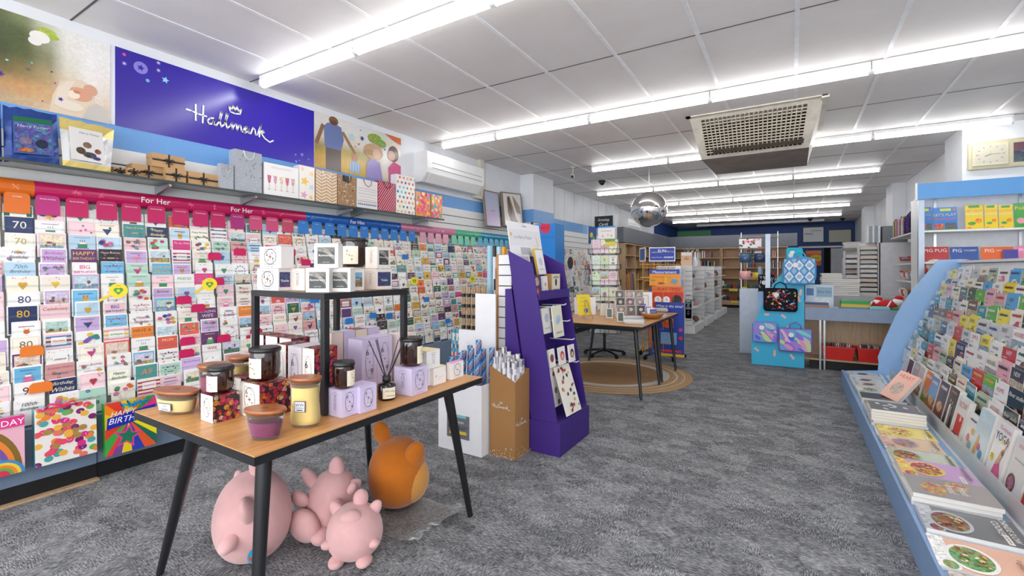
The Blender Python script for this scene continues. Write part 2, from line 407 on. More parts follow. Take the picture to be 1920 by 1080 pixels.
# -------- vent box --------
zb = 2.66
FL = [Vector((-.97, 5.33, CZ)), Vector((.26, 5.33, CZ)), Vector((.26, 6.5, CZ)), Vector((-.97, 6.5, CZ))]
b0, b1 = gz(1314, 298, zb), gz(1517, 276, zb); b2, b3 = gz(1513, 311, zb), gz(1342, 325.5, zb)
yb = (b0.y+b1.y)/2; yc = (b2.y+b3.y)/2
t = thing('duct_outlet', 'cream tapered air duct box with square wire grille hanging from the ceiling', 'air vent', (-.35, 5.9, CZ))
inv = Matrix.Translation((.35, -5.9, -CZ))
CREAM = mat('aged_cream_steel', 'e6dfd0', .5, var=.12, vs=9)
B = [Vector((b0.x, yb, zb)), Vector((b1.x, yb, zb)), Vector((b2.x, yc, zb)), Vector((b3.x, yc, zb))]
def lerp(a, b, t_): return a+(b-a)*t_
mb = MB(); mb.T = inv
# front frame around the grille opening
f00, f10, f11, f01 = B[0], B[1], FL[1], FL[0]
def fp(u, v): return lerp(lerp(f00, f10, u), lerp(f01, f11, u), v)
o_ = [(0,0),(1,0),(1,1),(0,1)]; i_ = [(.07,.07),(.93,.07),(.90,.9),(.09,.9)]
for k in range(4):
    a, b, c, d = o_[k], o_[(k+1) % 4], i_[(k+1) % 4], i_[k]
    mb.poly([fp(*a), fp(*b), fp(*c), fp(*d)])
mb.poly([B[1], B[2], FL[2], FL[1]]); mb.poly([B[2], B[3], FL[3], FL[2]]); mb.poly([B[3], B[0], FL[0], FL[3]])
mb.box(-1.0, .29, 5.29, 5.35, CZ-.012, CZ-.001); mb.box(.24, .30, 5.29, 6.54, CZ-.03, CZ-.001); mb.box(-1.0, -.95, 5.29, 6.54, CZ-.012, CZ-.001)
mb.build('casing', CREAM, t)
mb = MB(); mb.T = inv
mb.prism([B[0], B[3], B[2], B[1]], (0, 0, -.006)); mb.build('base_plate', mat('stained_steel', '9a8f85', .45, .2, var=.2, vs=5), t)
mb = MB(); mb.T = inv
nrm = (f10-f00).cross(f01-f00).normalized()
for i in range(1, 23):
    u = i/23; a = lerp(fp(*i_[0]), fp(*i_[1]), u); b = lerp(fp(*i_[3]), fp(*i_[2]), u); mb.tube([a, b], .0068, 5)
for i in range(1, 13):
    v = i/13; a = lerp(fp(*i_[0]), fp(*i_[3]), v); b = lerp(fp(*i_[1]), fp(*i_[2]), v); mb.tube([a, b], .0068, 5)
mb.build('wire_grille', mat('grille_wire', 'd8cdba', .4, .1), t)
mb = MB(); mb.T = inv
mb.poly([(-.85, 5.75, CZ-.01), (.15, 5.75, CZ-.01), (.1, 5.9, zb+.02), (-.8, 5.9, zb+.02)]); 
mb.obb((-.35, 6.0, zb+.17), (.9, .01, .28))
mb.build('inner_vanes', mat('dark_brown', '3a2f27', .8, var=.3), t)  # dark brown plates set behind the grille wires
# -------- wall air conditioners --------
def aircon(y0, y1, z0, z1, dep, label, wx=-4.12):
    t = thing('air_conditioner', label, 'air conditioner', (wx, (y0+y1)/2, z0)); L = (y1-y0)/2; h = z1-z0
    pr = [(0, 0), (dep*.55, 0), (dep*.95, h*.3), (dep, h*.45), (dep*.97, h*.98), (dep*.9, h), (0, h)]
    MB().prism([(x, -L, z) for x, z in pr], (0, 2*L, 0)).build('case', WHITE, t, bevel=.008)
    G = mat('aircon_line', '70767e', .5)
    MB().box(dep-.002, dep+.003, -L*.85, L*.9, h*.46, h*.475).box(dep-.004, dep+.002, -L*.85, L*.9, h*.63, h*.64).build('seam', G, t)
    MB().prism([(dep*.6, -L*.9, .004), (dep*.93, -L*.9, h*.27), (dep*.98, -L*.9, h*.27), (dep*.65, -L*.9, -.004)], (0, 1.8*L, 0)).build('louvre', WHITE, t)
    return t
aircon(4.36, 5.6, 2.42, 2.80, .23, 'white wall air conditioner to the right of the family photo banner')
aircon(12.6, 13.7, 2.36, 2.72, .23, 'small white air conditioner far down the left wall above the grey panel')
DUCT = mat('cream_duct', 'd9d4c6', .5)
o = MB().box(-4.12, -4.04, 5.72, 5.82, 2.42, CZ).box(-4.12, -4.05, 5.60, 5.86, 2.38, 2.47).tube([(-4.06, 5.80, 2.95), (-4.06, 5.84, 2.6), (-4.07, 5.95, 2.36)], .012).build('pipe_duct', DUCT, bevel=.006)
tag(o, 'cream pipe duct running up the wall beside the air conditioner', 'pipe duct')
# cameras on the ceiling
t = thing('security_camera', 'white bracket camera hanging under the left end of the third light row', 'security camera', tuple(gz(1074, 313, CZ)))
MB().box(-.03, .03, -.02, .02, -.012, 0).tube([(0,0,0), (0,0,-.12)], .008).build('bracket', DUCT, t)
MB().obb((0,-.01,-.15), (.045, .12, .045), rot=(.4, 0, .6)).build('body', DUCT, t, bevel=.006)
MB().lathe([(.0, 0), (.022, .0), (.02, .02)], 12).build('lens', BLACK, t, loc=(.02, -.07, -.175), rot=(1.5, 0, .6))
def dome(u, v, label):
    p = gz(u, v, CZ); t = thing('dome_camera', label, 'security camera', tuple(p))
    MB().lathe([(.07, 0), (.07, -.03), (.055, -.035)], 20).build('base', BLACK, t)
    MB().ball((0, 0, -.035), .052).build('dome', mat('black_dome', '0c0d10', .1), t)
dome(1129, 339, 'black dome camera on the ceiling left of the mirror ball')
dome(1519, 410, 'black dome camera at the far ceiling above the first framed panel')
dome(1580, 409, 'black dome camera at the far ceiling nearest the right wall')
# mirror ball
p = gz(1217, 352, CZ-.0); c = Vector((-2.38, 8.35, 2.29)); u_, v_ = 1217, 393
d = 7.6; q = _ray(1217, 393); k = d/(_c*q[1]-_s*q[0]); c = Vector((q[0]*k, q[1]*k, CH+q[2]*k))
t = thing('mirror_ball', 'round silver convex mirror ball hanging from the ceiling', 'mirror ball', tuple(c))
MB().ball((0,0,0), .29, n=48, m=32).build('mirrored_sphere', mat('mirror', 'f4f4f4', .02, 1., var=0), t)
MB().tube([(0,0,.28), (0,0,CZ-c.z)], .006).build('hanger', METAL, t)
# clock with picture
p = gy(1817, 275, 7.35); 
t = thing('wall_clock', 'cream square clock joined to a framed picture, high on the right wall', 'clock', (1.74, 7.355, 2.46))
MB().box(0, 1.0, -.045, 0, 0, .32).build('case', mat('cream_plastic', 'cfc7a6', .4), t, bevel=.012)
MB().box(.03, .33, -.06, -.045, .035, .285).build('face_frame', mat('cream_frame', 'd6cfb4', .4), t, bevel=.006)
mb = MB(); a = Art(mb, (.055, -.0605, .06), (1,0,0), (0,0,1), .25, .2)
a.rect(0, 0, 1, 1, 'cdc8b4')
for k in range(12):
    th = k*math.pi/6; s1, s2 = (.36, .44); a.line([(.5+.40*math.sin(th), .5+.42*math.cos(th)*1.0), (.5+.47*math.sin(th)*1., .5+.48*math.cos(th))], .018, '3a3a3a')
a.line([(.5,.5), (.82,.5)], .012, '222'); a.line([(.5,.5), (.32,.4)], .02, '222'); a.line([(.5,.5), (.5,.7)], .006, '8b3a2a')
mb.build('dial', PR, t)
mb = MB('1b2130'); a = Art(mb, (.37, -.0455, .05), (1,0,0), (0,0,1), .58, .22)
a.rect(0,0,1,1,'22293c'); a.rect(0,.55,1,1,'6b4350'); a.rect(0,0,1,.45,H('2a4356',.9)); a.rect(.1,.5,.9,.58,'3c6f9a')
mb.build('picture', PG, t)
# ================= GREETING CARDS =================
CARDC = [('white','f5f3f0'),('ivory','f1e7d8'),('pale pink','f2cdd2'),('lilac','cbb0dc'),('pale blue','bcd8ea'),('mint green','b9dccb'),('hot pink','dc3f86'),('navy blue','26345f'),('teal','4f9a96'),('coral red','e0604f'),('charcoal','33343c'),('sky blue','6db6dc'),('mustard yellow','e0b64a'),('dusty rose','d49a98'),('deep green','2f6a50'),('plum purple','6a3a6e'),('orange','ec8a3a'),('cream','f6efdc')]
CW = {'f': [48,16,16,12,8,6,4,3,3,3,2,3,2,5,2,2,1,14], 'm': [44,14,1,1,9,6,0,8,5,3,7,6,2,1,4,1,2,12], 'p': [46,16,12,4,6,8,2,4,4,2,4,3,1,6,3,2,1,12]}
INK = ['c2427a','8a5aa8','3f7fae','3f8f6a','d96a3a','d8a53a','3a4a7a','b03a4a','6aa0a8','d86f9a','7a4a3a','e89ab0','5fae6a','e5c04a']
DARKS = {'navy blue','charcoal','deep green','plum purple','teal','hot pink','coral red'}
def card_art(a, bg, dark, mo, rg, words=None):
    """one printed greeting-card front"""
    a.rect(0, 0, 1, 1, bg)
    ink = 'f2e2b0' if dark else rg.choice(['7a6a66','8a5a6a','a8844a','4a5a7a','b03a5a'])
    if rg.random() < .3: a.rect(.05, .04, .95, .96, [min(1, c*1.12+.02) for c in H(bg)[:3]])
    C = rg.sample(INK, 4)
    if rg.random() < .35:
        for i in range(9): a.ell(rg.random(), rg.choice([rg.uniform(.9, .98), rg.uniform(.5, .9)]), rg.uniform(.008, .02), C[i % 4], n=5)
    if mo == 'flowers':
        for i in range(rg.randint(5, 8)):
            u, v = rg.uniform(.12, .9), rg.choice([rg.uniform(.78, .94), rg.uniform(.2, .5), rg.uniform(.55, .7)])
            a.ell(u+.05, v-.03, .09, '6f9a6a', .035, 6, rg.uniform(0, 3)); a.ell(u, v, rg.uniform(.05, .09), C[i % 4], n=7); a.ell(u, v, .025, 'f2d88a', n=5)
        a.scrawl(.5, .62, .5, .05, ink, rg)
    elif mo == 'balloons':
        for i in range(7):
            u, v = rg.uniform(.15, .85), rg.uniform(.5, .9); a.line([(u, v), (.5, .1)], .008, 'b0a090'); a.ell(u, v, .1, C[i % 4], .13, 10, 1.57)
    elif mo == 'lettering':
        for i, y in enumerate((.86, .72, .58)): a.scrawl(.5, y, rg.uniform(.45, .75), .07, C[i] if not dark else ink, rg, .022)
        for i in range(4): a.ell(rg.uniform(.1, .9), rg.uniform(.08, .4), .04, C[i % 4], n=6)
    elif mo == 'a landscape picture':
        v0 = rg.uniform(.25, .45); a.rect(.06, v0, .94, .93, H(rg.choice(['a8c8dc','e8d0c0','c8dce4','f0e2c8','b8d4c8','d8d0e4']), .4)); a.rect(.06, v0, .94, v0+.2, H(rg.choice(['6f8f5a','8aa8b8','b89a6a','5a7a6a','c8a0a0']), .9))
        for i in range(rg.randint(2, 4)): a.ell(rg.uniform(.2, .8), v0+rg.uniform(.15, .35), rg.uniform(.05, .13), H(rg.choice(['4a6a4a','7a6a4a','a86a5a','5a7a8a','e8e0d4','8a4a5a']), .8), rg.uniform(.04, .1), 8)
        a.scrawl(.5, .18, .6, .05, ink, rg)
    elif mo == 'a dog' or mo == 'an animal':
        a.scrawl(.5, .86, .6, .06, ink, rg, .02); a.ell(.5, .42, .2, C[0], .16, 12); a.ell(.5, .66, .13, C[0], n=10); a.ell(.42, .75, .04, C[1], .07, 6); a.ell(.58, .75, .04, C[1], .07, 6); a.ell(.46, .67, .015, '222', n=5); a.ell(.54, .67, .015, '222', n=5)
    elif mo == 'a cake':
        a.scrawl(.5, .9, .6, .05, ink, rg); a.rect(.25, .3, .75, .48, C[0]); a.rect(.32, .48, .68, .64, C[1]); a.rect(.38, .64, .62, .72, 'f6efe4')
        for i in range(3): a.line([(.42+.08*i, .72), (.42+.08*i, .8)], .02, C[2])
    elif mo == 'dots':
        for i in range(22): a.ell(rg.uniform(.05, .95), rg.uniform(.05, .95), rg.uniform(.02, .045), C[i % 4], n=6)
        a.rect(.22, .5, .78, .76, 'f6f2ec'); a.scrawl(.5, .63, .44, .08, '7a4a5a', rg, .02)
    elif mo == 'stripes':
        for i in range(6): a.rect(0, i/6, 1, i/6+.08, C[i % 2])
        a.rect(.2, .56, .8, .86, 'f8f4ee'); a.scrawl(.5, .71, .5, .09, C[2], rg, .02)
    elif mo == 'a big heart':
        for s_ in (-1, 1): a.ell(.5+.065*s_, .72, .09, C[0], n=12)
        a.poly([(.36, .69), (.64, .69), (.5, .52)], C[0])
        for i in range(7): a.ell(rg.uniform(.1, .9), rg.choice([rg.uniform(.86, .96), rg.uniform(.3, .48)]), .025, C[i % 4], n=6); a.scrawl(.5, .2, .6, .05, ink, rg)
    elif mo == 'a cocktail glass':
        a.poly([(.3, .75), (.7, .75), (.5, .5)], C[0]); a.line([(.5, .5), (.5, .32)], .02, 'b09a7a'); a.line([(.4, .3), (.6, .3)], .02, 'b09a7a'); a.ell(.62, .8, .06, C[1]); a.scrawl(.5, .9, .6, .05, ink, rg)
    elif mo == 'a round wreath':
        for i in range(12):
            t = i*math.pi/6; a.ell(.5+.28*math.cos(t), .62+.25*math.sin(t), .06, C[i % 3], .035, 6, t)
        a.scrawl(.5, .62, .3, .05, ink, rg, .02)
    elif mo == 'stars':
        for i in range(6): a.star(rg.uniform(.12, .88), rg.uniform(.2, .92), rg.uniform(.05, .1), C[i % 4], a=rg.uniform(0, 1))
    if words:
        t, col, sh = words
        L = t.split('|'); hh = .15 if len(L) > 1 else (.26 if len(t) < 4 else .13)
        for i, s_ in enumerate(L): a.text(s_, .5, .84-.2*i if len(t) > 3 else .72, hh, col, .86, sh)
MOT = ['flowers','flowers','flowers','balloons','lettering','lettering','a landscape picture','a landscape picture','an animal','a cake','dots','stripes','a big heart','a cocktail glass','a round wreath','a round wreath','stars']
EDGE = 'e9e5df'
def card_mesh(mb, w, h, t, art=True, bg='fff', dark=False, mo='flowers', rg=rnd, words=None, border=False):
    mb.box(-w/2, w/2, 0, t, 0, h, EDGE if not dark else 'd9d5cf')
    mb.box(-w/2+.002, w/2-.002, t, t+.004, .0, h+.004, 'f4f2ee')
    a = Art(mb, (-w/2, 0, 0), (1,0,0), (0,0,1), w, h)
    if border:
        a.rect(0, 0, 1, 1, 'f6f4f0'); b = Art(mb, (-w/2+.006, -.0003, .006), (1,0,0), (0,0,1), w-.012, h-.012); a = b
    card_art(a, bg, dark, mo, rg, words)
NT, TP, ZT0 = 14, .0885, 1.722
COLP, COL0 = .1432, .614
def section(y):
    return 'o' if y < .88 else 'f' if y < 2.72 else 'm' if y < 4.55 else 'p'
SPECIAL = {(1,1):('70','f4f0e0',0),(1,2):('70','c8b27a',0),(1,4):('70th|Birthday','4a7a9a',.3),(1,6):('80','22306a',0),(1,7):('80','e0b23a',0),(1,9):('80','7a6a3a',0),(1,12):('90','7a1a22',0),(0,9):('80','7a6ab0',0),
 (3,3):('HAPPY|BIRTHDAY','e8c86a',0),(3,4):('BIG|BIRTHDAY','e0307a',0),(4,7):('BIG|BIRTHDAY','2a4fc0',0),(5,9):('HAVE A','7a2a1a',0),(5,12):('All','d98a5a',.2),(2,7):('Celebrate','a86a3a',.3),(6,10):('FROM','f4e0a0',0),(7,2):('To my Wife','f6e6ea',.3),(7,5):('FRIEND','3f8f6a',0),
 (1,13):('100th|Birthday','222',.2),(6,4):('SOME ONE|SPECIAL','f4d03a',0),(8,8):('AMAZING|WIFE','f0e0e8',0),(8,11):('WIFE','c8283a',0),(7,12):('Special Friend','6a3a7a',.3),(2,3):('Birthday|Wishes','b03a8a',.3),(12,9):('SISTER','d8306a',0),(11,6):('Daughter','7a5a8a',.3),(10,8):('Daughter','f0e0a8',.3),(17,9):('DAD','2a5a9a',0),(19,8):('DAD','c8783a',0),(4,12):('Happy|Birthday','2a4a3a',.3),(2,12):('Birthday|Wishes','f4f0e0',.3),(6,6):('Birthday','8a5a3a',.3),(15,5):('BROTHER','c8283a',0),(16,7):('SON','e0b23a',0)}
SPBG = {(1,1):'navy blue',(1,4):'pale blue',(1,6):'white',(1,7):'navy blue',(1,9):'ivory',(1,12):'white',(0,9):'lilac',(3,3):'plum purple',(3,4):'white',(4,7):'pale pink',(5,9):'orange',(5,12):'teal',(2,7):'pale pink',(6,10):'coral red',(7,2):'hot pink',(7,5):'white',(1,13):'white',(6,4):'sky blue',(8,8):'plum purple',(8,11):'white',(7,12):'lilac',(2,12):'navy blue',(1,2):'cream',(2,3):'lilac'}
TIER = ['top row','second row down','third row down','fourth row down','fifth row down','sixth row down','seventh row down','eighth row down','ninth row down','tenth row down','eleventh row down','twelfth row down','thirteenth row down','bottom row']
CD = dict(CARDC)
stuffm = MB(); nind = 0
cards_near = []
for c in range(44):
    yc = COL0+COLP*(c+.5)
    if yc > 6.95: break
    for k in range(NT):
        rg = random.Random(c*100+k+5)
        sec = section(yc); pool = CW['f' if sec == 'o' else sec]
        cn, bg = rg.choices(CARDC, pool)[0]; mo = rg.choice(MOT); words = SPECIAL.get((c, k))
        if words: cn = SPBG.get((c, k), cn); bg = CD[cn]; mo = rg.choice(['stars','dots','flowers']) if words[0] in ('70','80','90') and 0 else 'none'
        w = rg.uniform(.122, .138); h = rg.uniform(.155, .172); zt = ZT0-TP*k+rg.uniform(-.012, .006)
        if k == NT-1: h = min(h, .15)
        xt = -4.035+(ZT0-zt)*.212; tl = R(4); t = rg.uniform(.003, .0055)
        z0 = zt-h*math.cos(tl); x0 = xt+h*math.sin(tl); yy = yc+rg.uniform(-.008, .008)
        border = rg.random() < .6
        if not words and mo in ('lettering','flowers','a round wreath') and rg.random() < .6: words = (rg.choice(['Happy Birthday','Birthday Wishes','Happy|Birthday','Happy Birthday']), rg.choice(['8a6a4a','7a4a6a','4a5a7a','b0506a']) if cn not in DARKS else 'f2e2b0', .3); mo = 'flowers' if mo == 'lettering' else mo
        if c < 22 and nind < 300:
            mb = MB(); card_mesh(mb, w, h, t, True, bg, cn in DARKS, mo, rg, words, border)
            o = mb.build('greeting_card', PR, None, (x0, yy, z0), (-tl, 0, R(90)+rg.uniform(-.008, .008)))
            what = f'reading {words[0].replace("|", " ")}' if words else ('with '+(mo if mo != 'lettering' else 'hand lettering'))
            tag(o, f'{cn} greeting card {what}, {TIER[k]}, {ordn[c] if c < 20 else "twenty-"+ordn[c-20]} column of the wall', 'greeting card', 'greeting cards on the wall rack'); nind += 1
        else:
            stuffm.T = Matrix.Translation((x0, yy, z0)) @ Euler((-tl, 0, R(90))).to_matrix().to_4x4()
            card_mesh(stuffm, w, h, t, True, bg, cn in DARKS, mo, rg, words, border)
# the second bay of cards beyond the pillar
for c in range(34):
    yc = 7.95+.108*c
    for k in range(11):
        rg = random.Random(c*77+k+9999); cn, bg = rg.choices(CARDC, CW['p'])[0]
        w = .095; h = rg.uniform(.13, .16); zt = 1.72-.108*k+rg.uniform(-.02, .01)
        stuffm.T = Matrix.Translation((-3.95+(1.72-zt)*.2+.02, yc, zt-h)) @ Euler((-R(6), 0, R(90))).to_matrix().to_4x4()
        card_mesh(stuffm, w, h, .004, True, bg, cn in DARKS, rg.choice(MOT), rg)
o = stuffm.build('greeting_cards', PR); tag(o, 'mass of small greeting cards filling the far end of the wall racks', 'greeting cards', kind='stuff')
# racks
RB = mat('rack_back', 'cfcdca', .6); SLATE = mat('slate_blue_laminate', '76889f', .45, var=.03)
def rack(y0, y1, xk, label):
    t = thing('card_rack', label, 'card rack', (-4.1, (y0+y1)/2, 0)); a, b = y0-(y0+y1)/2+.001, y1-(y0+y1)/2-.001
    mb = MB()
    mb.prism([(.012, a, .4), (.262, a, .4), (.02, a, 1.76), (.012, a, 1.76)], (0, b-a, 0)); mb.build('back_board', RB, t)
    MB().prism([(.02, a, .1), (xk+4.1, a, .1), (xk+4.1, a, .4), (.30, a, .405), (.02, a, .405)], (0, b-a-.004, 0)).build('lower_panel', SLATE, t)
    MB().box(.02, xk+4.1-.012, a, b, 0, .1).build('kick_board', DARK, t)
    mb = MB()
    for k in range(NT):
        zt = ZT0-TP*k; x = -4.035+(ZT0-zt)*.212+4.1+.0088
        mb.box(x, x+.001, a+.01, b-.01, zt-.067, zt-.055)
    mb.build('acrylic_lip', ACR, t); return t
r1 = rack(-.1, 1.118, -3.735, 'nearest bay of the tiered greeting card rack with slate blue base')
r2 = rack(1.118, 3.05, -3.745, 'second bay of the greeting card rack under the pink header')
r3 = rack(3.05, 5.0, -3.745, 'third bay of the greeting card rack behind the black display frame')
r4 = rack(5.0, 6.98, -3.745, 'last greeting card rack bay beside the wall pillar')
r5 = rack(7.86, 11.6, -3.745, 'card rack bay beyond the wall pillar')
o = MB().box(-3.744, -3.70, -.1, 1.118, 0, .012).build('timber_strip', BEECH); tag(o, 'thin bare timber strip on the carpet under the nearest card rack', 'timber strip')
# top row index tabs
tabs = [(.70,'e8762a'),(.825,'e8762a'),(.96,'c2307f'),(1.1,'c81a62'),(1.253,'c81a62'),(1.39,'c81a62'),(1.542,'c81a62'),(1.70,'c81a62'),(1.84,'c81a62'),(1.97,'c81a62'),(2.124,'b02a7a'),(2.28,'d8507f'),(2.43,'d8507f'),(2.58,'c84a66')]
tabs += [(2.74+.148*i, '2f7fd0') for i in range(11)]+[(4.42+.15*i, 'eaa8bd') for i in range(4)]+[(5.05+.15*i, '7fd6b8') for i in range(4)]+[(5.68+.15*i, '5ec0e6') for i in range(8)]
for y, c in tabs:
    mb = MB(c); hw = .056; pts = [(-hw, -.05), (hw, -.05), (hw, .055)]+[(hw-.02+.02*math.cos(q), .055+.02*math.sin(q)) for q in (.5, 1.1, 1.57)]+[(-hw+.02-.02*math.cos(q), .055+.02*math.sin(q)) for q in (1.57, 1.1, .5)]+[(-hw, .055)]
    par = r1 if y < 1.118 else r2 if y < 3.05 else r3 if y < 5 else r4
    mb.T = Matrix.Translation((.082, y-par.location.y, 1.71)) @ Euler((-.06, 0, R(90))).to_matrix().to_4x4()
    mb.prism([(p, 0, q) for p, q in pts][::1], (0, .002, 0))
    a = Art(mb, (-hw, -.0002, -.05), (1,0,0), (0,0,1), 2*hw, .12); a.text('female birthday' if y < 2.7 and y > .9 else 'birthday', .5, .84, .09, 'ffffff', .8)
    mb.build('category_tab', PR, par)
# coloured dividers standing between cards lower down
for i, (u, v, cc) in enumerate([(403,478,0),(345,560,0),(408,525,0),(372,575,0),(352,637,0),(60,655,1),(420,632,0),(77,723,1),(-60,655,1),(350,660,0),(450,470,0),(545,470,0),(480,620,0),(574,490,0),(590,560,2),(655,600,2),(760,480,2),(800,560,2),(840,600,2),(700,590,2),(730,590,2)]):
    if i > 9 and False: break
    x = -3.93+max(0, (v-470))*.0005; p = gx(u, v, x)
    if p.z < .5: continue
    x = -4.035+(ZT0-p.z)*.212+.010; p = gx(u, v, x)
    col, nm = [('cf1a5e','crimson'),('ee7f2a','orange'),('2f7fd0','blue')][cc]
    mb = MB(col); hw = .05; mb.prism([(-hw,0,-.04),(hw,0,-.04),(hw,0,.005),(hw-.015,0,.02),(-hw+.015,0,.02),(-hw,0,.005)], (0,.002,0))
    near = ['beside the pink Wife card','mid wall near the black frame','by the black frame corner','left of the frame leg','just above the candles','near the lower left of the wall','beside the black frame leg','above the 100th Birthday card','at the left edge of the picture','over the dark lidded jar','under the pink header','above the white boxes','behind the display frame','among white cards right of the boxes','behind the frame opening','over the lilac boxes','under the blue header','right of the frame','near the plaid rolls','inside the frame opening','beside the right frame post'][i]
    o = mb.build('card_divider', PR, None, (x, p.y, p.z), (-.06, 0, R(90))); tag(o, f'{nm} rounded index card {near}', 'card divider', 'index dividers in the card wall')
# header strip: a curved coloured channel
hs = thing('header_strip', 'long curved sign strip in orange, pink, blue and green above the cards', 'sign strip', (-4.1, 0, 1.765))
ys = [.2, gx(62,345,-4.05).y, gx(570,400,-4.05).y, gx(749,420,-4.05).y, gx(851,432,-4.05).y, gx(900,440,-4.05).y, 7.0]
HC = ['e5701e', 'c4195c', '1f5fb4', 'cf7f9c', '4fb592', '2a9cc0']
def hstrip(y0, y1, c, txts=()):
    mb = MB(c); n = 10; pr = [(.035+.05*math.sin(math.pi*i/n), .055-.055*math.cos(math.pi*i/n)) for i in range(n+1)]
    for i in range(n):
        (xa, za), (xb, zb_) = pr[i], pr[i+1]; mb.poly([(xa, y0, za), (xa, y1, za), (xb, y1, zb_), (xb, y0, zb_)], sm=True)
    mb.poly([(.035, y0, 0), (.035, y0, .11)]+[(x, y0, z) for x, z in pr[::-1][1:-1]])
    rg = random.Random(int(y0*100))
    a = Art(mb, (.0865, y0, .02), (0,1,0), (0,0,1), y1-y0, .07); L = y1-y0
    for i in range(int(L*5)):
        u = rg.uniform(.03, .97); lc = [min(1, x*1.5+.12) for x in H(c)[:3]]
        if all(abs(u*L+y0-ty) > .16 for _, ty in txts):
            for q in range(4): t_ = rg.uniform(0, 3.1); a.line([(u-.02/L*math.cos(t_), .5-.28*math.sin(t_)), (u+.02/L*math.cos(t_), .5+.28*math.sin(t_))], .0025/L, lc)
    for t_, ty in txts: a.text(t_, (ty-y0)/L, .5, .55, 'ffffff', .9)
    return mb.build('colour_band', PG, hs)
hy = lambda u, v: gx(u, v, -4.02).y
txm = [('For Her', hy(291, 367)), ('For Her', hy(452, 387))]
hstrip(ys[0], ys[1], HC[0]); hstrip(ys[1], ys[2], HC[1], txm); hstrip(ys[2], ys[3], HC[2], [('For Him', hy(669, 411))])
hstrip(ys[3], ys[4], HC[3]); hstrip(ys[4], ys[5], HC[4]); hstrip(ys[5], ys[6], HC[5])
# wobblers
for u, v, lab in [(222, 545, 'nearest, left of the white birthday cards'), (393, 533, 'left of the black display frame'), (777, 527, 'right of the white candle boxes'), (886, 523, 'above the plaid wrapping rolls')]:
    p = gx(u, v, -3.74 if u < 700 else -3.8); t = thing('wobbler', f'round yellow hanging tag with green heart, {lab}', 'shelf tag', tuple(p), R(70), 'yellow heart tags on the card wall')
    mb = MB('f0d22c'); mb.T = Euler((R(90), 0, 0)).to_matrix().to_4x4(); mb.prism([(.048*math.cos(q), .048*math.sin(q), 0) for q in [i*math.pi/12 for i in range(24)]], (0, 0, .0015))
    a = Art(mb, (-.05,-.05,.0017), (1,0,0), (0,1,0), .1, .1)
    for s_ in (-1, 1): a.ell(.5+.1*s_, .55, .14, '3f9a3a')
    a.poly([(.28, .5), (.72, .5), (.5, .22)], '3f9a3a'); a.ell(.5, .5, .09, 'f0d22c', n=8); a.text('Quality', .5, .82, .08, '5a5a1a')
    mb.build('disc', PR, t)
    MB('e3c52a').obb((-.06, .004, -.04), (.08, .001, .016), rot=(0, -.6, 0)).build('arm', PR, t)
# ================= WALL BANNERS =================
def banner(y0, y1, z0, z1, label, fn):
    o_ = MB().box(0, .006, 0, y1-y0, 0, z1-z0, 'f2f2f2'); a = Art(o_, (.0061, 0, 0), (0,1,0), (0,0,1), y1-y0, z1-z0, .0004)
    fn(a); o = o_.build('wall_banner', mat_banner, None, (-4.118, y0, z0)); return tag(o, label, 'banner')
mat_banner = printed('banner_print', .22, 0, .5)
def wed(a):
    a.blend(['b8a888 c8b090 d8c0a0 e0d0bc e8dccc e6d8c8','c0986c cc9c68 d0a878 e0c8ac ecdccc e0ccb8','6a6440 8a7a50 b09a70 e0d0b8 efe8e0 e8dcd0','4c5438 5c6440 8a8a68 e0dccc f0ece6 efe8e2','5a6244 5a6440 a8a888 ece8de f1eeea f0ece8','6a7250 8c9468 d8d8c4 f0eee8 f2efec f0eeea'], 30, 14, .12); a.ell(.4,.9,.09,H('b6c65a',.3),.05,12); a.ell(.46,.86,.05,'a8c040',.03,8)
    a.ell(.34,.82,.09,'f2efe6',.07,12); a.ell(.30,.76,.06,'efece4',.05,12)
    a.poly([(.42,0),(.45,.2),(.52,.38),(.62,.44),(.72,.46),(.8,.4),(.84,.25),(.84,0)], 'e3cfb6')
    a.ell(.80,.36,.07,'d8a488',.07,16); a.ell(.70,.28,.12,'dba184',.085,20); a.ell(.64,.26,.06,'f3e0cc',.05,16); a.poly([(.46,.1),(.5,.3),(.58,.4),(.66,.43),(.6,.3),(.56,.1)], 'e8d8c4'); a.ell(.67,.3,.035,'c88a6a',.02,12)
    a.poly([(.72,0),(.78,.16),(.86,.22),(.95,.17),(1,.05),(1,0)], 'c9c2ba'); a.ell(.6,.12,.14,'e9dccb',.06,16)
    for (u,v,r,c) in [(.02,.30,.035,'4a3a9a'),(.52,.17,.03,'4a3a9a'),(.27,.5,.018,'5fb5b0'),(.47,.34,.016,'c8406a')]: a.star(u,v,r,c,a=.4)
    for (u,v,r,c) in [(.24,.42,.018,'6a6a72'),(.44,.46,.01,'333a6a'),(.07,.46,.014,'8fd0cc'),(.0,.46,.012,'c8406a'),(.36,.1,.01,'c8406a')]: a.ell(u,v,r,c,r*.8)
yy0 = gx(0, 100, -4.11).y-.01
banner(yy0, 1.30, 2.34, 2.905, 'photo banner of a wedding couple under a veil in sunshine', wed)
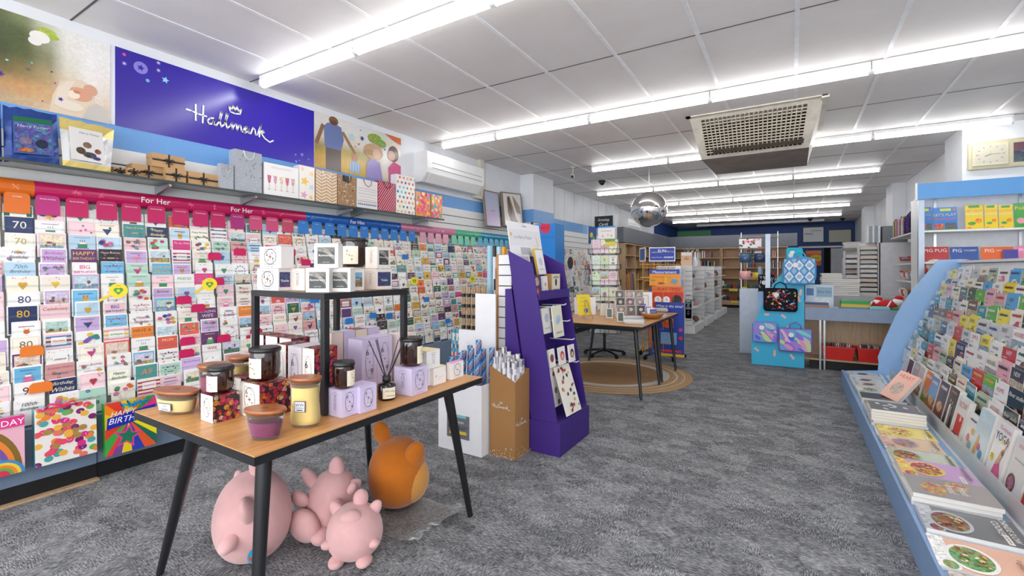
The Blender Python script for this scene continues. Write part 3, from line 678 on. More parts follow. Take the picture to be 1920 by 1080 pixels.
def hallm(a):
    a.blend(['3a2a9c 3c2aa8 3826b0','3b2aa0 3d2cac 3424b8'], 12, 4)
    P = lambda u, v: ((gx(u, v, -4.11).y-1.327)/1.593, (gx(u, v, -4.11).z-2.34)/.565)
    for (u,v,r,c,k) in [(264,127,.028,'8f86dc',0),(233,102,.007,'d85a9a',0),(277,151,.008,'6fb5dc',0),(264,127,.016,'3b2aa6',5),(310,150,.017,'8fd8e8',5),(233,119,.014,'d0ccf0',8),(297,118,.014,'d0ccf0',8),(297,132,.014,'d0ccf0',8),(554,290,.006,'6f9ae0',0),(566,290,.01,'8a7ae0',0),(561,301,.005,'8a8ae8',0),(578,299,.004,'9aa0f0',0),(555,303,.008,'6a8ae0',0)]:
        uu, vv = P(u, v)
        if k == 0: a.ell(uu, vv, r, c)
        elif k == 5: a.star(uu, vv, r, c, a=.2)
        else: a.star(uu, vv, r*.8, c, 8, .3)
    u0, v0 = P(349, 215); u1, v1 = P(513, 248); a.logo((u0+u1)/2, (v0+v1)/2+.01, u1-u0, 'ffffff', .0078)
banner(1.327, 2.92, 2.34, 2.905, 'purple banner reading Hallmark under a small crown', hallm)
def fam(a):
    a.blend(['c89a3c d8ac4c d8b050 d8b860 e0d0b0 e8d8d0','c8a048 e0b850 e0bc60 d8b868 ece4d8 f0e4e0','9c8c50 c8a860 b8a860 b8a868 f0ebe4 f2ece8','d8ccb8 e8dcc8 e8e0d0 e4e0d4 f0ece8 f2eae4','e4dfda ece8e4 ece9e5 e8e6e0 dcdcc8 f0e0d4','e6e2de edeae6 eeebe8 e8e8e4 e0e0d4 e8c8b0'], 30, 14, .1)
    a.rect(.11,.0,.27,.42,'6f625c'); a.poly([(.09,.78),(.13,.86),(.2,.88),(.27,.84),(.3,.62),(.27,.4),(.1,.4)], '6f7fae'); a.ell(.19,.92,.038,'8a6248',.05,14,1.57); a.ell(.19,.885,.035,'6f4c38',.02,10)
    a.line([(.08,.78),(.02,.45)], .035, '8f6a52'); a.line([(.29,.75),(.42,.42)], .03, 'a8785a'); a.ell(.42,.33,.035,'c08a6a'); a.poly([(.36,.05),(.37,.24),(.42,.28),(.48,.22),(.48,.05)], '8fb0d6')
    for i in range(4): a.line([(.37+.03*i,.05),(.37+.03*i,.24)], .006, 'e6eef6')
    a.poly([(.55,.0),(.56,.3),(.62,.42),(.72,.36),(.76,.0)], 'a293cf'); a.ell(.64,.55,.075,'c9a27c',.12,16,1.57); a.ell(.6,.52,.03,'b58a5c',.08,10,1.57); a.ell(.68,.52,.05,'e0b595',.05,12)
    a.poly([(.84,.0),(.83,.3),(.9,.46),(1,.4),(1,0)], 'd8608f'); a.ell(.9,.62,.07,'5a3f36',.08,14); a.ell(.87,.57,.05,'c99476',.05,12)
    a.poly([(.78,1),(1,1),(1,.86),(.88,.92)], 'd86a3a'); a.ell(.66,.82,.09,H('9fb04a',.9),.05,12); a.ell(.74,.76,.06,H('8aa84a',.9),.04,12); a.ell(.38,.72,.03,'b9dcd8')
    for (u,v,r,c) in [(.5,.75,.028,'2f3a8a'),(.46,.62,.015,'b8407a'),(.36,.56,.014,'5fb5b0'),(.78,.66,.016,'4a5a9a'),(.42,.55,.012,'8a8a9a'),(.48,.9,.008,'333')]: a.star(u,v,r,c,a=.3)
banner(2.925, 4.116, 2.35, 2.915, 'photo banner of a father, small child and laughing couple', fam)
# ================= GLASS SHELF AND WHAT STANDS ON IT =================
ZS = 1.957
t = thing('glass_shelf', 'long glass wall shelf on metal brackets above the greeting cards', 'shelf', (-4.12, 2.2, ZS))
MB().box(.01, .28, -1.9, 2.42, -.01, 0).build('glass_pane', glass('green_glass', 'a9bdb6', .35), t)
MB().box(.272, .284, -1.9, 2.42, -.016, .001).build('front_edge', mat('dark_edge', '3b4442', .3), t)
for u, v in [(313,345),(475,366),(655,392),(680,397),(795,410)]:
    y = gx(u, v, -3.9).y-2.2
    MB().prism([(.02, y, -.02), (.25, y, -.02), (.25, y, -.035), (.06, y, -.075), (.02, y, -.1)], (0, .018, 0)).build('bracket', METAL, t)
def sy(u, x=-3.9): return gx(u, 340, x).y
def ribbon_box(u0, u1, z0, h, label, x=-3.9, dep=.1):
    y0, y1 = sy(u0, x), sy(u1, x); w_ = y1-y0
    t = thing('gift_box', label, 'gift box', (x-dep/2, (y0+y1)/2, z0), 0, 'kraft boxes on the glass shelf')
    MB().box(-dep/2, dep/2, -w_/2, w_/2, 0, h*.72).build('box_base', KRAFT, t, bevel=.001)
    MB().box(-dep/2-.002, dep/2+.002, -w_/2-.002, w_/2+.002, h*.66, h).build('lid', KRAFT, t, bevel=.001)
    rb = MB().box(-dep/2-.003, dep/2+.003, -.006, .006, -0.0, h+.002); rb.box(dep/2+.0025, dep/2+.0035, -w_/2-.003, w_/2+.003, h*.46, h*.58)
    for s_ in (-1, 1):
        rb.tube([(dep/2+.004, 0, h*.52), (dep/2+.012, s_*.02, h*.52+.014), (dep/2+.012, s_*.034, h*.52+.004), (dep/2+.006, s_*.016, h*.52-.002), (dep/2+.004, 0, h*.52)], .0035, 5)
        rb.tube([(dep/2+.004, 0, h*.52), (dep/2+.008, s_*.022, h*.52-.022)], .003, 5)
    rb.build('ribbon_bow', BLACK, t)
KRAFT = mat('kraft_board', 'c29a6c', .75, var=.05)
h1 = .105
ribbon_box(213, 238, ZS, .055, 'small kraft box with black ribbon, leftmost on the shelf', -3.92, .07)
ribbon_box(240, 262, ZS, .055, 'small kraft box with black ribbon beside the larger stack', -3.87, .05)
ribbon_box(248, 308, ZS, h1, 'kraft box with black bow at the left bottom of the stack', -3.95)
ribbon_box(311, 349, ZS, h1, 'kraft box with black bow at the right bottom of the stack', -3.9)
ribbon_box(286, 346, ZS+h1, .098, 'kraft box with black bow on top of the stack', -3.93)
ribbon_box(354, 408, ZS, h1, 'kraft box with black bow next to the silver gift bags', -3.9)
def gift_bag(p, w, h, d, label, fn, side='e8e8e8', handle='ffffff', rz=R(90), tilt=0, mats=None, group=None, name='gift_bag'):
    """p: bottom centre of the front face; front faces local -y"""
    t = thing(name, label, 'gift bag', tuple(p), rz, group)
    mb = MB(side); mb.box(-w/2, w/2, 0, d, 0, h)
    mb.poly([(-w/2, .0, h+.0004), (w/2, .0, h+.0004), (w/2, d, h+.0004), (-w/2, d, h+.0004)], '9a9896')
    a = Art(mb, (-w/2, 0, 0), (1,0,0), (0,0,1), w, h); fn(a)
    b = mb.build('bag_body', mats or PG, t, rot=(-tilt, 0, 0))
    if handle:
        mb = MB(handle)
        pts = [(-w*.2, -.003, h-.02), (-w*.2, -.006, h-.0), (-w*.15, -.012, h-.05), (0, -.014, h-.075), (w*.15, -.012, h-.05), (w*.2, -.006, h-.0), (w*.2, -.003, h-.02)]
        mb.tube(pts, .0028, 6); mb.build('cord_handle', PM, t, rot=(-tilt, 0, 0))
    return t
rb_ = random.Random(3)
def silver(a):
    a.rect(0,0,1,1,'a7abb2')
    for i in range(70): a.star(rb_.random(), rb_.random()*.75, rb_.uniform(.012,.03), 'd6dae0', 6, .3)
    for i in range(14): u, v = rb_.uniform(.05,.95), rb_.uniform(.3,.92); a.ell(u-.012, v, .016, '6f747c', n=6); a.ell(u+.012, v, .016, '6f747c', n=6); a.poly([(u-.028,v-.002),(u+.028,v-.002),(u,v-.035)], '6f747c')
def wine(a):
    a.rect(0,0,1,1,'f3efec'); a.scrawl(.5,.88,.6,.08,'d8c8c0',rb_,.012)
    for i, c in enumerate(['c8607a','d8a0b0','e8c8a8','c85a70','d8b0a8']):
        u = .14+.17*i; a.poly([(u-.055,.62),(u+.055,.62),(u+.035,.42),(u,.36),(u-.035,.42)], H(c,.6)); a.line([(u,.36),(u,.2)], .012, 'b8a090'); a.line([(u-.04,.19),(u+.04,.19)], .014, 'b8a090')
def stars(a):
    a.rect(0,0,1,1,'f6efe6')
    for u,v,r,c in [(.35,.55,.3,'f0c850'),(.8,.8,.2,'f5d9a0'),(.8,.4,.22,'bfe0ea'),(.3,.15,.25,'e6a8c8'),(.75,.1,.15,'f0c850'),(.2,.9,.15,'f5c8c0')]: a.star(u,v,r,c,a=.3)
def chev(a):
    a.rect(0,0,1,1,'cfa778')
    for i in range(12):
        for j in range(4):
            u = j*.25; v = -.1+i*.1; d_ = .09 if j % 2 else -.09; o1 = .09 if j % 2 == 0 else 0
            a.k = 2; a.poly([(u+.01, v+o1), (u+.24, v+o1+d_), (u+.24, v+o1+d_+.035), (u+.01, v+o1+.035)], 'f2e8dc')
def kdots(a):
    a.rect(0,0,1,1,'a8825c')
    for i in range(90): a.k = 2; a.ell(rb_.random(), rb_.random(), .022, rb_.choice(['f2e8dc','3a2a22','f2e8dc','d8b890']), n=7)
    a.rect(.25,.8,.6,1,'2a2624')
def wstripe(a):
    a.rect(0,0,1,1,'f1eeea')
    for v,c in [(.12,'3f8fae'),(.17,'8fc0d0'),(.24,'c04a6a'),(.3,'e0b8a8'),(.4,'b8d0d8'),(.5,'d8a0a8'),(.6,'c8c0c8'),(.68,'e0a0b0')]: a.rect(.04,v,.96,v+.015,c)
    for i in range(10): a.ell(.08+.09*i,.14,.03,'3f6f9a',n=5)
def rstripe(a):
    a.rect(0,0,1,1,'b81c48')
    for i in range(16): u = -.9+.12*i; a.k = 2; a.clip = True; pts = [(u+t_*1.0, t_) for t_ in (0, 1)]; a.line([(max(0, u), max(0, -u)), (min(1, u+1), min(1, 1-u))] if u < 0 else [(u, 0), (1, 1-u)], .03, 'f0e6ea')
def mdots(a):
    a.rect(0,0,1,1,'f6f4f0')
    for i in range(5):
        for j in range(8): a.k = 2; a.ell(.1+.2*i+(.1 if j % 2 else 0)-.02, .06+.125*j, .052, rb_.choice(['2f6fc0','e0404a','f0b83a','4aa86a','6fc8e0','e8803a']), n=10)
def balloonsA(a):
    a.rect(0,0,1,1,'f4efe8')
    for i in range(80):
        u, v = rb_.random(), rb_.random(); c = rb_.choice(['f0506a','f58a3a','e8308a','f5b84a','4fa8a8','7a2a6a','f07a6a','b08a4a','68b85a','f05a5a'])
        a.k = 2+i*.1; a.ell(u, v, .062, c, .075, 12, 1.57)
        if rb_.random() < .25:
            for q in range(7): a.k = 2.05+i*.1; a.ell(u+rb_.uniform(-.035,.035), v+rb_.uniform(-.03,.03), .01, rb_.choice(['f6e6e0','c83a6a','5a7ac0']), n=5)
def circ(a):
    a.rect(0,0,1,1,'f29a6a')
    for i in range(60): a.k = 2+i*.05; a.ell(rb_.random(), rb_.random(), .1, rb_.choice(['f0506a','f5a03a','e8408a','f5c84a','4fb0b8','f6e2d0','f07a3a']), n=12)
def plain(c): return lambda a: a.rect(0,0,1,1,c)
GB = 'gift bags on the glass shelf'
def shelf_bag(u0, u1, vt, vb, lab, fn, side='e6e6e8', handle='f4f4f4', x=-3.87, d=.09):
    a_, b_ = gx(u0, vb, x), gx(u1, vb, x); top = gx((u0+u1)/2, vt, x).z
    return gift_bag((x, (a_.y+b_.y)/2, ZS+.001), b_.y-a_.y-.002, top-ZS, d, lab, fn, side, handle, group=GB)
shelf_bag(413, 438, 308, 355, 'small silver gift bag tucked left of the large silver bag', silver, 'b4b8be', x=-3.86, d=.05)
shelf_bag(440, 491, 284, 362, 'large silver gift bag with hearts and white cord', silver, 'b4b8be', x=-3.87)
shelf_bag(495, 560, 310, 368, 'wide white gift bag printed with wine glasses', wine, handle=None)
shelf_bag(561, 590, 312, 374, 'white gift bag with big pastel stars', stars, handle=None)
shelf_bag(592, 632, 321, 382, 'kraft gift bag with white chevrons', chev, 'c9a276')
shelf_bag(633, 668, 330, 388, 'brown gift bag with small white and dark dots', kdots, 'a8825c', '222222')
shelf_bag(669, 708, 338, 394, 'white gift bag with thin blue and pink stripes', wstripe, handle='a02a4a')
shelf_bag(709, 741, 342, 397, 'crimson gift bag with white diagonal stripes', rstripe, 'b81c48', '222222')
shelf_bag(743, 778, 330, 403, 'tall white gift bag with multicoloured dots', mdots)
shelf_bag(780, 807, 361, 408, 'orange and pink gift bag with red cord handle', circ, 'f0a070', 'd03040')
shelf_bag(809, 829, 366, 411, 'rightmost gift bag on the shelf with gold and teal circles', circ, 'd8b060', None)
# foil novelty packets at the left end of the shelf
def packet(pts, label, fn, foil, x0=-3.86, thick=.05):
    """pts: TL, TR, BR, BL pixels of the front"""
    TL, TR, BR, BL = [gx(u, v, x) for (u, v), x in zip(pts, (x0-.08, x0-.08, x0, x0))]
    t = thing('novelty_packet', label, 'novelty packet', tuple((BL+BR)/2))
    mb = MB(foil); c = -(BL+BR)/2; n = 8; m_ = 8; rg = random.Random(len(label)); g_ = []
    for j in range(m_+1):
        row = []
        for i in range(n+1):
            u, v = i/n, j/m_; p = lerp(lerp(BL, BR, u), lerp(TL, TR, u), v); bul = math.sin(math.pi*u)**.5*math.sin(math.pi*v)**.5 if 0 < u < 1 and 0 < v < 1 else 0
            row.append(p+c+Vector((bul*thick*.5+rg.uniform(-.003, .003), 0, rg.uniform(-.006,.006) if j in (0, m_) else 0)))
        g_.append(row)
    for j in range(m_):
        for i in range(n): mb.poly([g_[j][i], g_[j][i+1], g_[j+1][i+1], g_[j+1][i]], fn(i/n, j/m_))
    back = [[p+Vector((-2*(p-c-lerp(lerp(BL,BR,i/n),lerp(TL,TR,i/n),j/m_)).x-.004, 0, 0)) for i, p in enumerate(r_)] for j, r_ in enumerate(g_)]
    for j in range(m_):
        for i in range(n): mb.poly([back[j][i], back[j+1][i], back[j+1][i+1], back[j][i+1]])
    # window print
    N_ = Vector((1, 0, .2)); P0 = lerp(lerp(BL, BR, .14), lerp(TL, TR, .14), .16)+c+Vector((thick*.5+.006, 0, 0)); U_ = (BR-BL); V_ = (TL-BL)
    a = Art(mb, P0, U_, V_, U_.length*.72, V_.length*.66, .0005); return t, mb, a
t, mb, a = packet([(5, 197), (106, 214), (112, 311), (8, 303)], 'blue foil novelty packet with a dark picture panel and Harry Potter lettering', lambda u, v: '1d3f86', '1d3f86')
a.rect(0,0,1,1,'4a5f9a'); a.rect(0,.86,1,1,'1f6a4a'); a.rect(.04,.04,.96,.84,H('50609a',.8)); a.text('Harry Potter', .5, .74, .11, 'cfd6ea', .8, .2); a.ell(.3,.35,.16,H('7a6f8a',.8)); a.ell(.7,.3,.17,H('2a2f4a',.5)); a.ell(.3,.1,.2,H('c0703a',.8),.08)
mb.build('foil_bag', PF2 := printed('soft_foil', .28, .25), t)
t, mb, a = packet([(-60, 187), (1, 196), (4, 303), (-60, 296)], 'blue foil packet cut off by the left edge of the picture', lambda u, v: '1d3f86', '1d3f86'); a.rect(0,0,1,1,'3a4f8a'); mb.build('foil_bag', PF2, t)
t, mb, a = packet([(110, 218), (214, 243), (207, 325), (118, 311)], 'white and gold foil novelty packet beside the kraft boxes', lambda u, v: 'd8c070' if v > .7 or v < .1 else 'dcdcdc', 'c8b060')
a.rect(0,0,1,1,'e2e0dc'); a.text('Harry Potter', .6, .86, .08, '6a5a4a', .7, .2); a.ell(.5,.5,.13,H('8a6a5a',.8)); a.ell(.3,.3,.14,H('5a4038',.9)); a.ell(.55,.2,.2,H('4a4a52',.9),.12); a.ell(.8,.35,.1,H('8a4a3a',.9)); a.ell(.75,.12,.12,H('4a3f7a',.6),.07)
mb.build('foil_bag', PF2, t)
# bags hanging low on the card rack
def hangbag(TL, TR, BR, BL, label, fn, side, x=-3.66):
    p0, p1 = gx(*BL, x), gx(*BR, x); zt = gx(*TL, x).z; z0 = min(p0.z, p1.z)
    return gift_bag((x, (p0.y+p1.y)/2, (p0.z+p1.z)/2), abs(p1.y-p0.y), zt-(p0.z+p1.z)/2, .05, label, fn, side, None, tilt=R(3), group='gift bags hanging on the card rack')
def rainbow(a):
    a.rect(0,0,1,1,'f2b8c8'); 
    for r_, c in zip((.95,.82,.7,.58,.46,.34), ['8a6a2a','f08a3a','7a5aa8','4a8ac0','4fae6a','e8407a']):
        a.k += 1; a.poly([(0,.02),(.02,.02)]+[(r_*math.sin(q)*1.0, .05+r_*.85*math.cos(q)) for q in [1.5-i*.15 for i in range(11)]], c)
    for r_, c in zip((.5,.42,.34,.26,.18), ['3f8fd0','f0d23a','f08a3a','6fae4a','d83a5a']): a.k += 1; a.poly([(.5-r_,0)]+[(.5-r_*math.cos(q), r_*math.sin(q)*.55) for q in [i*math.pi/12 for i in range(13)]], c)
    a.rect(.45,.82,1,1,'e83a8a'); a.text('DAY', .75, .9, .1, 'ffffff')
hangbag((-45, 795), (40, 775), (47, 884), (-45, 905), 'rainbow gift bag hanging at the left edge of the picture', rainbow, 'c8508a')
t = hangbag((57, 772), (173, 753), (182, 847), (66, 878), 'large gift bag covered in pink, teal and gold balloons', balloonsA, '3a8a9a')
mb = MB('e83f6a')
for s_ in (-1, 1): mb.tube([(-.02, -.008, .33), (-.03+s_*.05, -.02, .35), (-.03+s_*.07, -.02, .325), (-.02, -.01, .325)], .006, 6)
mb.build('ribbon', PM, t)
def bday(a):
    a.rect(0,0,1,1,'1f2f9a'); c = (.45,.62)
    cols = ['e8402a','f2c81a','f08a1a','3f9a4a','e83f8a','5a3a8a','f2e21a','1f6a5a','e85a2a','2a3fb0','f0d01a','7a4a9a','e8403a','3fa84a']
    edge = [(0,1),(.3,1),(.6,1),(.8,1),(1,1),(1,.7),(1,.45),(1,.2),(1,0),(.75,0),(.5,0),(.3,0),(.12,0),(0,0),(0,.3),(0,.5),(0,.8),(0,1)]
    for i in range(len(edge)-1): a.k = 2; a.poly([c, edge[i+1], edge[i]][::-1] if False else [c, edge[i], edge[i+1]][::-1], cols[i % len(cols)])
    a.star(.42,.3,.3,'e83f8a',a=.2); a.star(.42,.3,.22,'1f7a5a',a=.2); a.k = 20
    a.poly([(.02,.5),(.98,.62),(.98,.82),(.04,.72)], '1f2fa8'); a.text('HAPPY', .35, .78, .09, 'ffffff', .5, .3); a.text('BIRTHDAY', .52, .65, .13, 'ffffff', .92, .3)
t = hangbag((193, 760), (283, 742), (294, 832), (198, 857), 'multicoloured rays gift bag reading Happy Birthday with blue ribbon', bday, '4fae4a')
mb = MB('2a9ac8')
for q in range(5): mb.tube([(0, -.01, .29), (-.07+.035*q, -.03, .32+.01*(q % 2)), (-.05+.03*q, -.02, .29)], .007, 6)
mb.build('ribbon', PM, t)
# framed pictures leaning above the slat wall
def framed(px, label, fn, x=-3.97, fc='8d8377'):
    TL, TR, BR, BL = [gx(u, v, xx) for (u, v), xx in zip(px, (x-.07, x-.07, x, x))]; o_ = (BL+BR)/2; t = thing('framed_picture', label, 'framed picture', tuple(o_))
    U_ = (BR-BL); V_ = (TL-BL); Nn = U_.cross(V_).normalized(); mb = MB(fc); P0 = BL-o_
    mb.prism([P0, P0+U_, P0+U_+V_, P0+V_], -Nn*.03); mb.build('frame', PM, t)
    mb = MB(); a = Art(mb, P0+U_*.06+V_*.03+Nn*.001, U_, V_, U_.length*.88, V_.length*.93, .0006); fn(a); mb.build('print', PG, t)
def pic1(a): a.rect(0,0,1,1,'b9bcd2'); a.rect(0,0,1,.45,'c3b2d2'); a.scrawl(.5,.45,.3,.03,'5a5a6a',rb_)
def pic2(a):
    a.rect(0,0,1,1,'ece6df')
    for c, p_ in [('8a6f62',[(.2,.9),(.35,.92),(.5,.6),(.6,.3),(.75,.1),(.6,0),(.35,.05),(.2,.4)]),('a8927f',[(.5,.95),(.65,.85),(.9,.6),(.95,.35),(.7,.4),(.6,.6)]),('5e4a42',[(.25,.85),(.3,.88),(.42,.55),(.4,.3),(.3,.5)])]: a.poly(p_[::-1], H(c,.5))
framed([(906,355),(931,357),(940,427),(912,424)], 'narrow framed picture fading from blue sky to lilac', pic1)
framed([(940,359),(970,365),(982,424),(945,424)], 'framed picture of brown and white feathery brush shapes', pic2)
# ================= FRONT DISPLAY TABLE =================
ZT = .735
def floral_mat():
    m, nt, b = nodes('floral_print'); L = nt.links.new
    v = tcoord(nt)
    w_ = noise(nt, v, 60, 2); 
    vo = N(nt, 'ShaderNodeTexVoronoi'); vo.inputs['Scale'].default_value = 56; L(v, vo.inputs['Vector'])
    r = ramp(nt, [(0, 'd8c05a'), (.09, 'e8b84a'), (.12, 'c8304a'), (.34, 'e06a8a'), (.42, '2a1a20'), (.6, '1e1418')], vo.outputs['Distance'])
    r.color_ramp.interpolation = 'LINEAR'
    sep = N(nt, 'ShaderNodeSeparateColor'); L(vo.outputs['Color'], sep.inputs[0])
    pal = ramp(nt, [(0, 'c8283f'), (.22, 'e0487a'), (.42, 'f0b04a'), (.6, 'b83a5a'), (.75, 'e8e0c0'), (.88, 'd86a3a'), (1, '6a7a3a')], sep.outputs[0]); pal.color_ramp.interpolation = 'CONSTANT'
    v2 = N(nt, 'ShaderNodeTexVoronoi'); v2.inputs['Scale'].default_value = 210; L(v, v2.inputs['Vector'])
    pt = ramp(nt, [(.2, 'ffffff'), (.55, '8a5050')], v2.outputs['Distance'])
    mu = N(nt, 'ShaderNodeMix', data_type='RGBA', blend_type='MULTIPLY'); mu.inputs[0].default_value = .8; L(pal.outputs[0], mu.inputs[6]); L(pt.outputs[0], mu.inputs[7])
    mk = N(nt, 'ShaderNodeMapRange'); mk.inputs[1].default_value = .52; mk.inputs[2].default_value = .6; L(vo.outputs['Distance'], mk.inputs[0])
    mx = N(nt, 'ShaderNodeMix', data_type='RGBA'); L(mk.outputs[0], mx.inputs[0]); L(mu.outputs[2], mx.inputs[6]); mx.inputs[7].default_value = H('2a1822', 1)
    L(mx.outputs[2], b.inputs['Base Color']); b.inputs['Roughness'].default_value = .4; return m
FLORAL = floral_mat()
OAKT = wood('oak_table_top', 'b97f47', 'd9a468', 1, .9, .35)
def splay_table(name, label, x0, x1, y0, y1, z, tops, feet, r0=.025, r1=.015, zf=.004):
    cx, cy = (x0+x1)/2, (y0+y1)/2; t = thing(name, label, 'table', (cx, cy, 0))
    MB().box(x0-cx, x1-cx, y0-cy, y1-cy, z-.004, z).build('table_top', OAKT, t)
    MB().box(x0-cx-.001, x1-cx+.001, y0-cy-.001, y1-cy+.001, z-.032, z-.004).build('edge_band', BLACK, t)
    for ya_ in (y0-cy+.06, y1-cy-.09): MB().box(x0-cx+.06, x1-cx-.06, ya_, ya_+.03, z-.06, z-.032).build('under_rail', BLACK, t)
    for (a, b) in zip(tops, feet):
        MB().tube([(a[0]-cx, a[1]-cy, z-.032), (b[0]-cx, b[1]-cy, zf)], [r0, r1], 14).build('leg', BLACK, t)
        
    return t
c0, c1, c2 = gz(247, 772, ZT), gz(488, 856, ZT), gz(899, 706, ZT)
splay_table('display_table', 'oak topped display table with black splayed legs holding candles, nearest the viewer', c0.x, (c1.x+c2.x)/2, (c0.y+c1.y)/2, c2.y, ZT,
    [(-1.92, .86), (-1.485, .87), (-1.49, 1.82), (-2.24, 1.94)], [(-2.34, .91), (-1.41, .79), (-1.47, 1.985), (-2.30, 2.04)])
# black display frame (riser)
rx0, rx1, ry0, ry1, rz = -2.11, -1.59, 1.175, 1.64, 1.225
t = thing('display_riser', 'black metal cube frame riser standing on the candle table', 'display riser', ((rx0+rx1)/2, (ry0+ry1)/2, ZT))
cx, cy = (rx0+rx1)/2, (ry0+ry1)/2; hx, hy_, b_ = (rx1-rx0)/2, (ry1-ry0)/2, .013; hz = rz-ZT
mb = MB()
mb.box(-hx, hx, -hy_, -hy_+2*b_, hz-2*b_, hz); mb.box(-hx, hx, hy_-2*b_, hy_, hz-2*b_, hz); mb.box(-hx, -hx+2*b_, -hy_+2*b_, hy_-2*b_, hz-2*b_, hz); mb.box(hx-2*b_, hx, -hy_+2*b_, hy_-2*b_, hz-2*b_, hz)
mb.build('top_frame', BLACK, t)
MB().box(-hx+2*b_, hx-2*b_, -hy_+2*b_, hy_-2*b_, hz-.012, hz-.002).build('shelf_board', BEECH, t)
for sx in (-1, 1):
    for sy_ in (-1, 1):
        xa, ya = sx*(hx-b_), sy_*(hy_-b_); MB().box(xa-b_, xa+b_, ya-b_, ya+b_, .003, hz-2*b_).build('leg', BLACK, t, bevel=.002)
# ---- boxes ----
LIL = 'd3c8e6'; CRM = 'f3ece4'; WHB = 'f2f1ef'
def oval_art(a, bg, ink='3a2a3a', gold='8a5a2a'):
    q = a.w/a.h
    a.ell(.5, .52, .30, ink, .36, 28, 0) if False else None
    def ring(ru, rv, c, wd):
        wd *= 1.5
        pts = [(.5+ru*math.cos(i*math.pi/14), .52+rv*math.sin(i*math.pi/14)) for i in range(29)]; a.line(pts, wd, c)
    ring(.27, .34, ink, .012)
    a.line([(.24,.17),(.76,.17),(.76,.87),(.24,.87),(.24,.17)], .008, ink)
    a.star(.5, .52, .11, gold, 4, .22)
    a.text('6', .36, .72, .12, ink); a.text('9', .64, .32, .12, ink)
    a.ell(.36, .6, .035, ink, .02, 8, .5); a.ell(.64, .44, .035, ink, .02, 8, .5); a.ell(.6, .68, .025, ink, .015, 8, 2); a.ell(.42, .36, .025, ink, .015, 8, 2)
    a.scrawl(.5, .08, .4, .02, ink, rb_, .006)
def twin_art(a, bg, ink='3a2a3a', gold='8a5a2a'):
    for s_ in (-1, 1): a.line([(.5+.07*s_, .25), (.5+.05*s_, .45), (.5+.08*s_, .62), (.5+.03*s_, .72)], .014, ink); a.ell(.5+.05*s_, .76, .035, ink, .02, 8); a.line([(.5+.1*s_, .62), (.5+.04*s_, .6)], .012, ink)
    a.line([(.5+.2*math.cos(q_), .76+.12*math.sin(q_)) for q_ in [i*math.pi/10 for i in range(11)]], .008, ink); a.line([(.5, .2), (.5, .5)], .01, ink)
def anniv_art(a, bg, *k):
    a.rect(.14, .16, .86, .84, H('3a3d3a', .5)); a.poly([(.14,.84),(.5,.84),(.86,.45),(.86,.3),(.5,.6),(.14,.7)], H('8a857c', .7)); a.poly([(.4,.84),(.86,.84),(.86,.6)], H('6a655e', .8)); a.text('Anniversary', .5, .5, .13, 'f4f0ea', .66); a.text('scented candle', .5, .24, .035, 'f4f0ea', .5)
def photo_art(a, bg, *k):
    a.rect(.14, .16, .86, .84, H('7fa6c4', .2)); a.rect(.14, .16, .86, .5, H('8a7f5a', .7)); a.poly([(.14,.5),(.86,.5),(.86,.58),(.5,.62),(.14,.55)], H('4a6a8a', .4)); a.text('good|bye'.split('|')[0], .5, .52, .12, 'f4f0ea', .5)
def dusk_art(a, bg, *k): a.rect(.08, .16, .92, .84, H('3a3468', .9)); a.text('Thanks', .5, .45, .1, 'f4f0ea', .7)
def sun_art(a, bg, *k): a.ell(.2, .5, .06, 'd8a04a'); a.ell(.2, .5, .03, 'f0e6c8'); a.scrawl(.6, .42, .4, .02, '6a5a4a', rb_, .008); a.scrawl(.5, .3, .3, .02, '6a5a4a', rb_, .006)
def side_art(a, bg, *k): pass
def gbox(x0, x1, y0, y1, z0, h, label, front, side, fa=None, sa=None, top=None, rz=0, group='candle boxes', cat='candle box', par=None, name='candle_box'):
    """box at its place; 'F' colours use the floral print"""
    cx, cy = (x0+x1)/2, (y0+y1)/2; w2, d2 = (x1-x0)/2, (y1-y0)/2
    mb = MB(); top = top or front
    def q(pts, c):
        mb.m = 1 if c == 'F' else 0; mb.poly(pts, None if c == 'F' else c); mb.m = 0
    A_ = [(-w2,-d2),(w2,-d2),(w2,d2),(-w2,d2)]
    fc = [front, side, front, side]
    for i in range(4):
        (xa, ya), (xb, yb_) = A_[i], A_[(i+1) % 4]; q([(xa,ya,0),(xb,yb_,0),(xb,yb_,h),(xa,ya,h)], fc[i])
    q([(x, y, h) for x, y in A_], top); q([(x, y, 0) for x, y in A_[::-1]], side)
    body = Art(mb, (-w2, -d2, 0), (1,0,0), (0,0,1), 2*w2, h)
    if fa: fa(body, front)
    b2 = Art(mb, (w2, -d2, 0), (0,1,0), (0,0,1), 2*d2, h)
    if sa: sa(b2, side)
    # tuck-flap seam round the lid
    mb.box(-w2-.0004, w2+.0004, -d2-.0004, d2+.0004, h-.0022, h-.0014, '8a8078')
    if par: o = mb.build(name, [PR, FLORAL], par, (cx, cy, z0))
    else:
        o = mb.build(name, [PR, FLORAL], None, (cx, cy, z0), (0, 0, rz)); tag(o, label, cat, group)
    return o
def cube3(L, C, R_, h, label, front, side, fa, sa, top=None, z=ZT, **k):
    l, c, r = gz(*L, z), gz(*C, z), gz(*R_, z); return gbox(min(l.x, c.x-.03), c.x, c.y, max(r.y, c.y+.03), z+.001, h, label, front, side, fa, sa, top, **k)
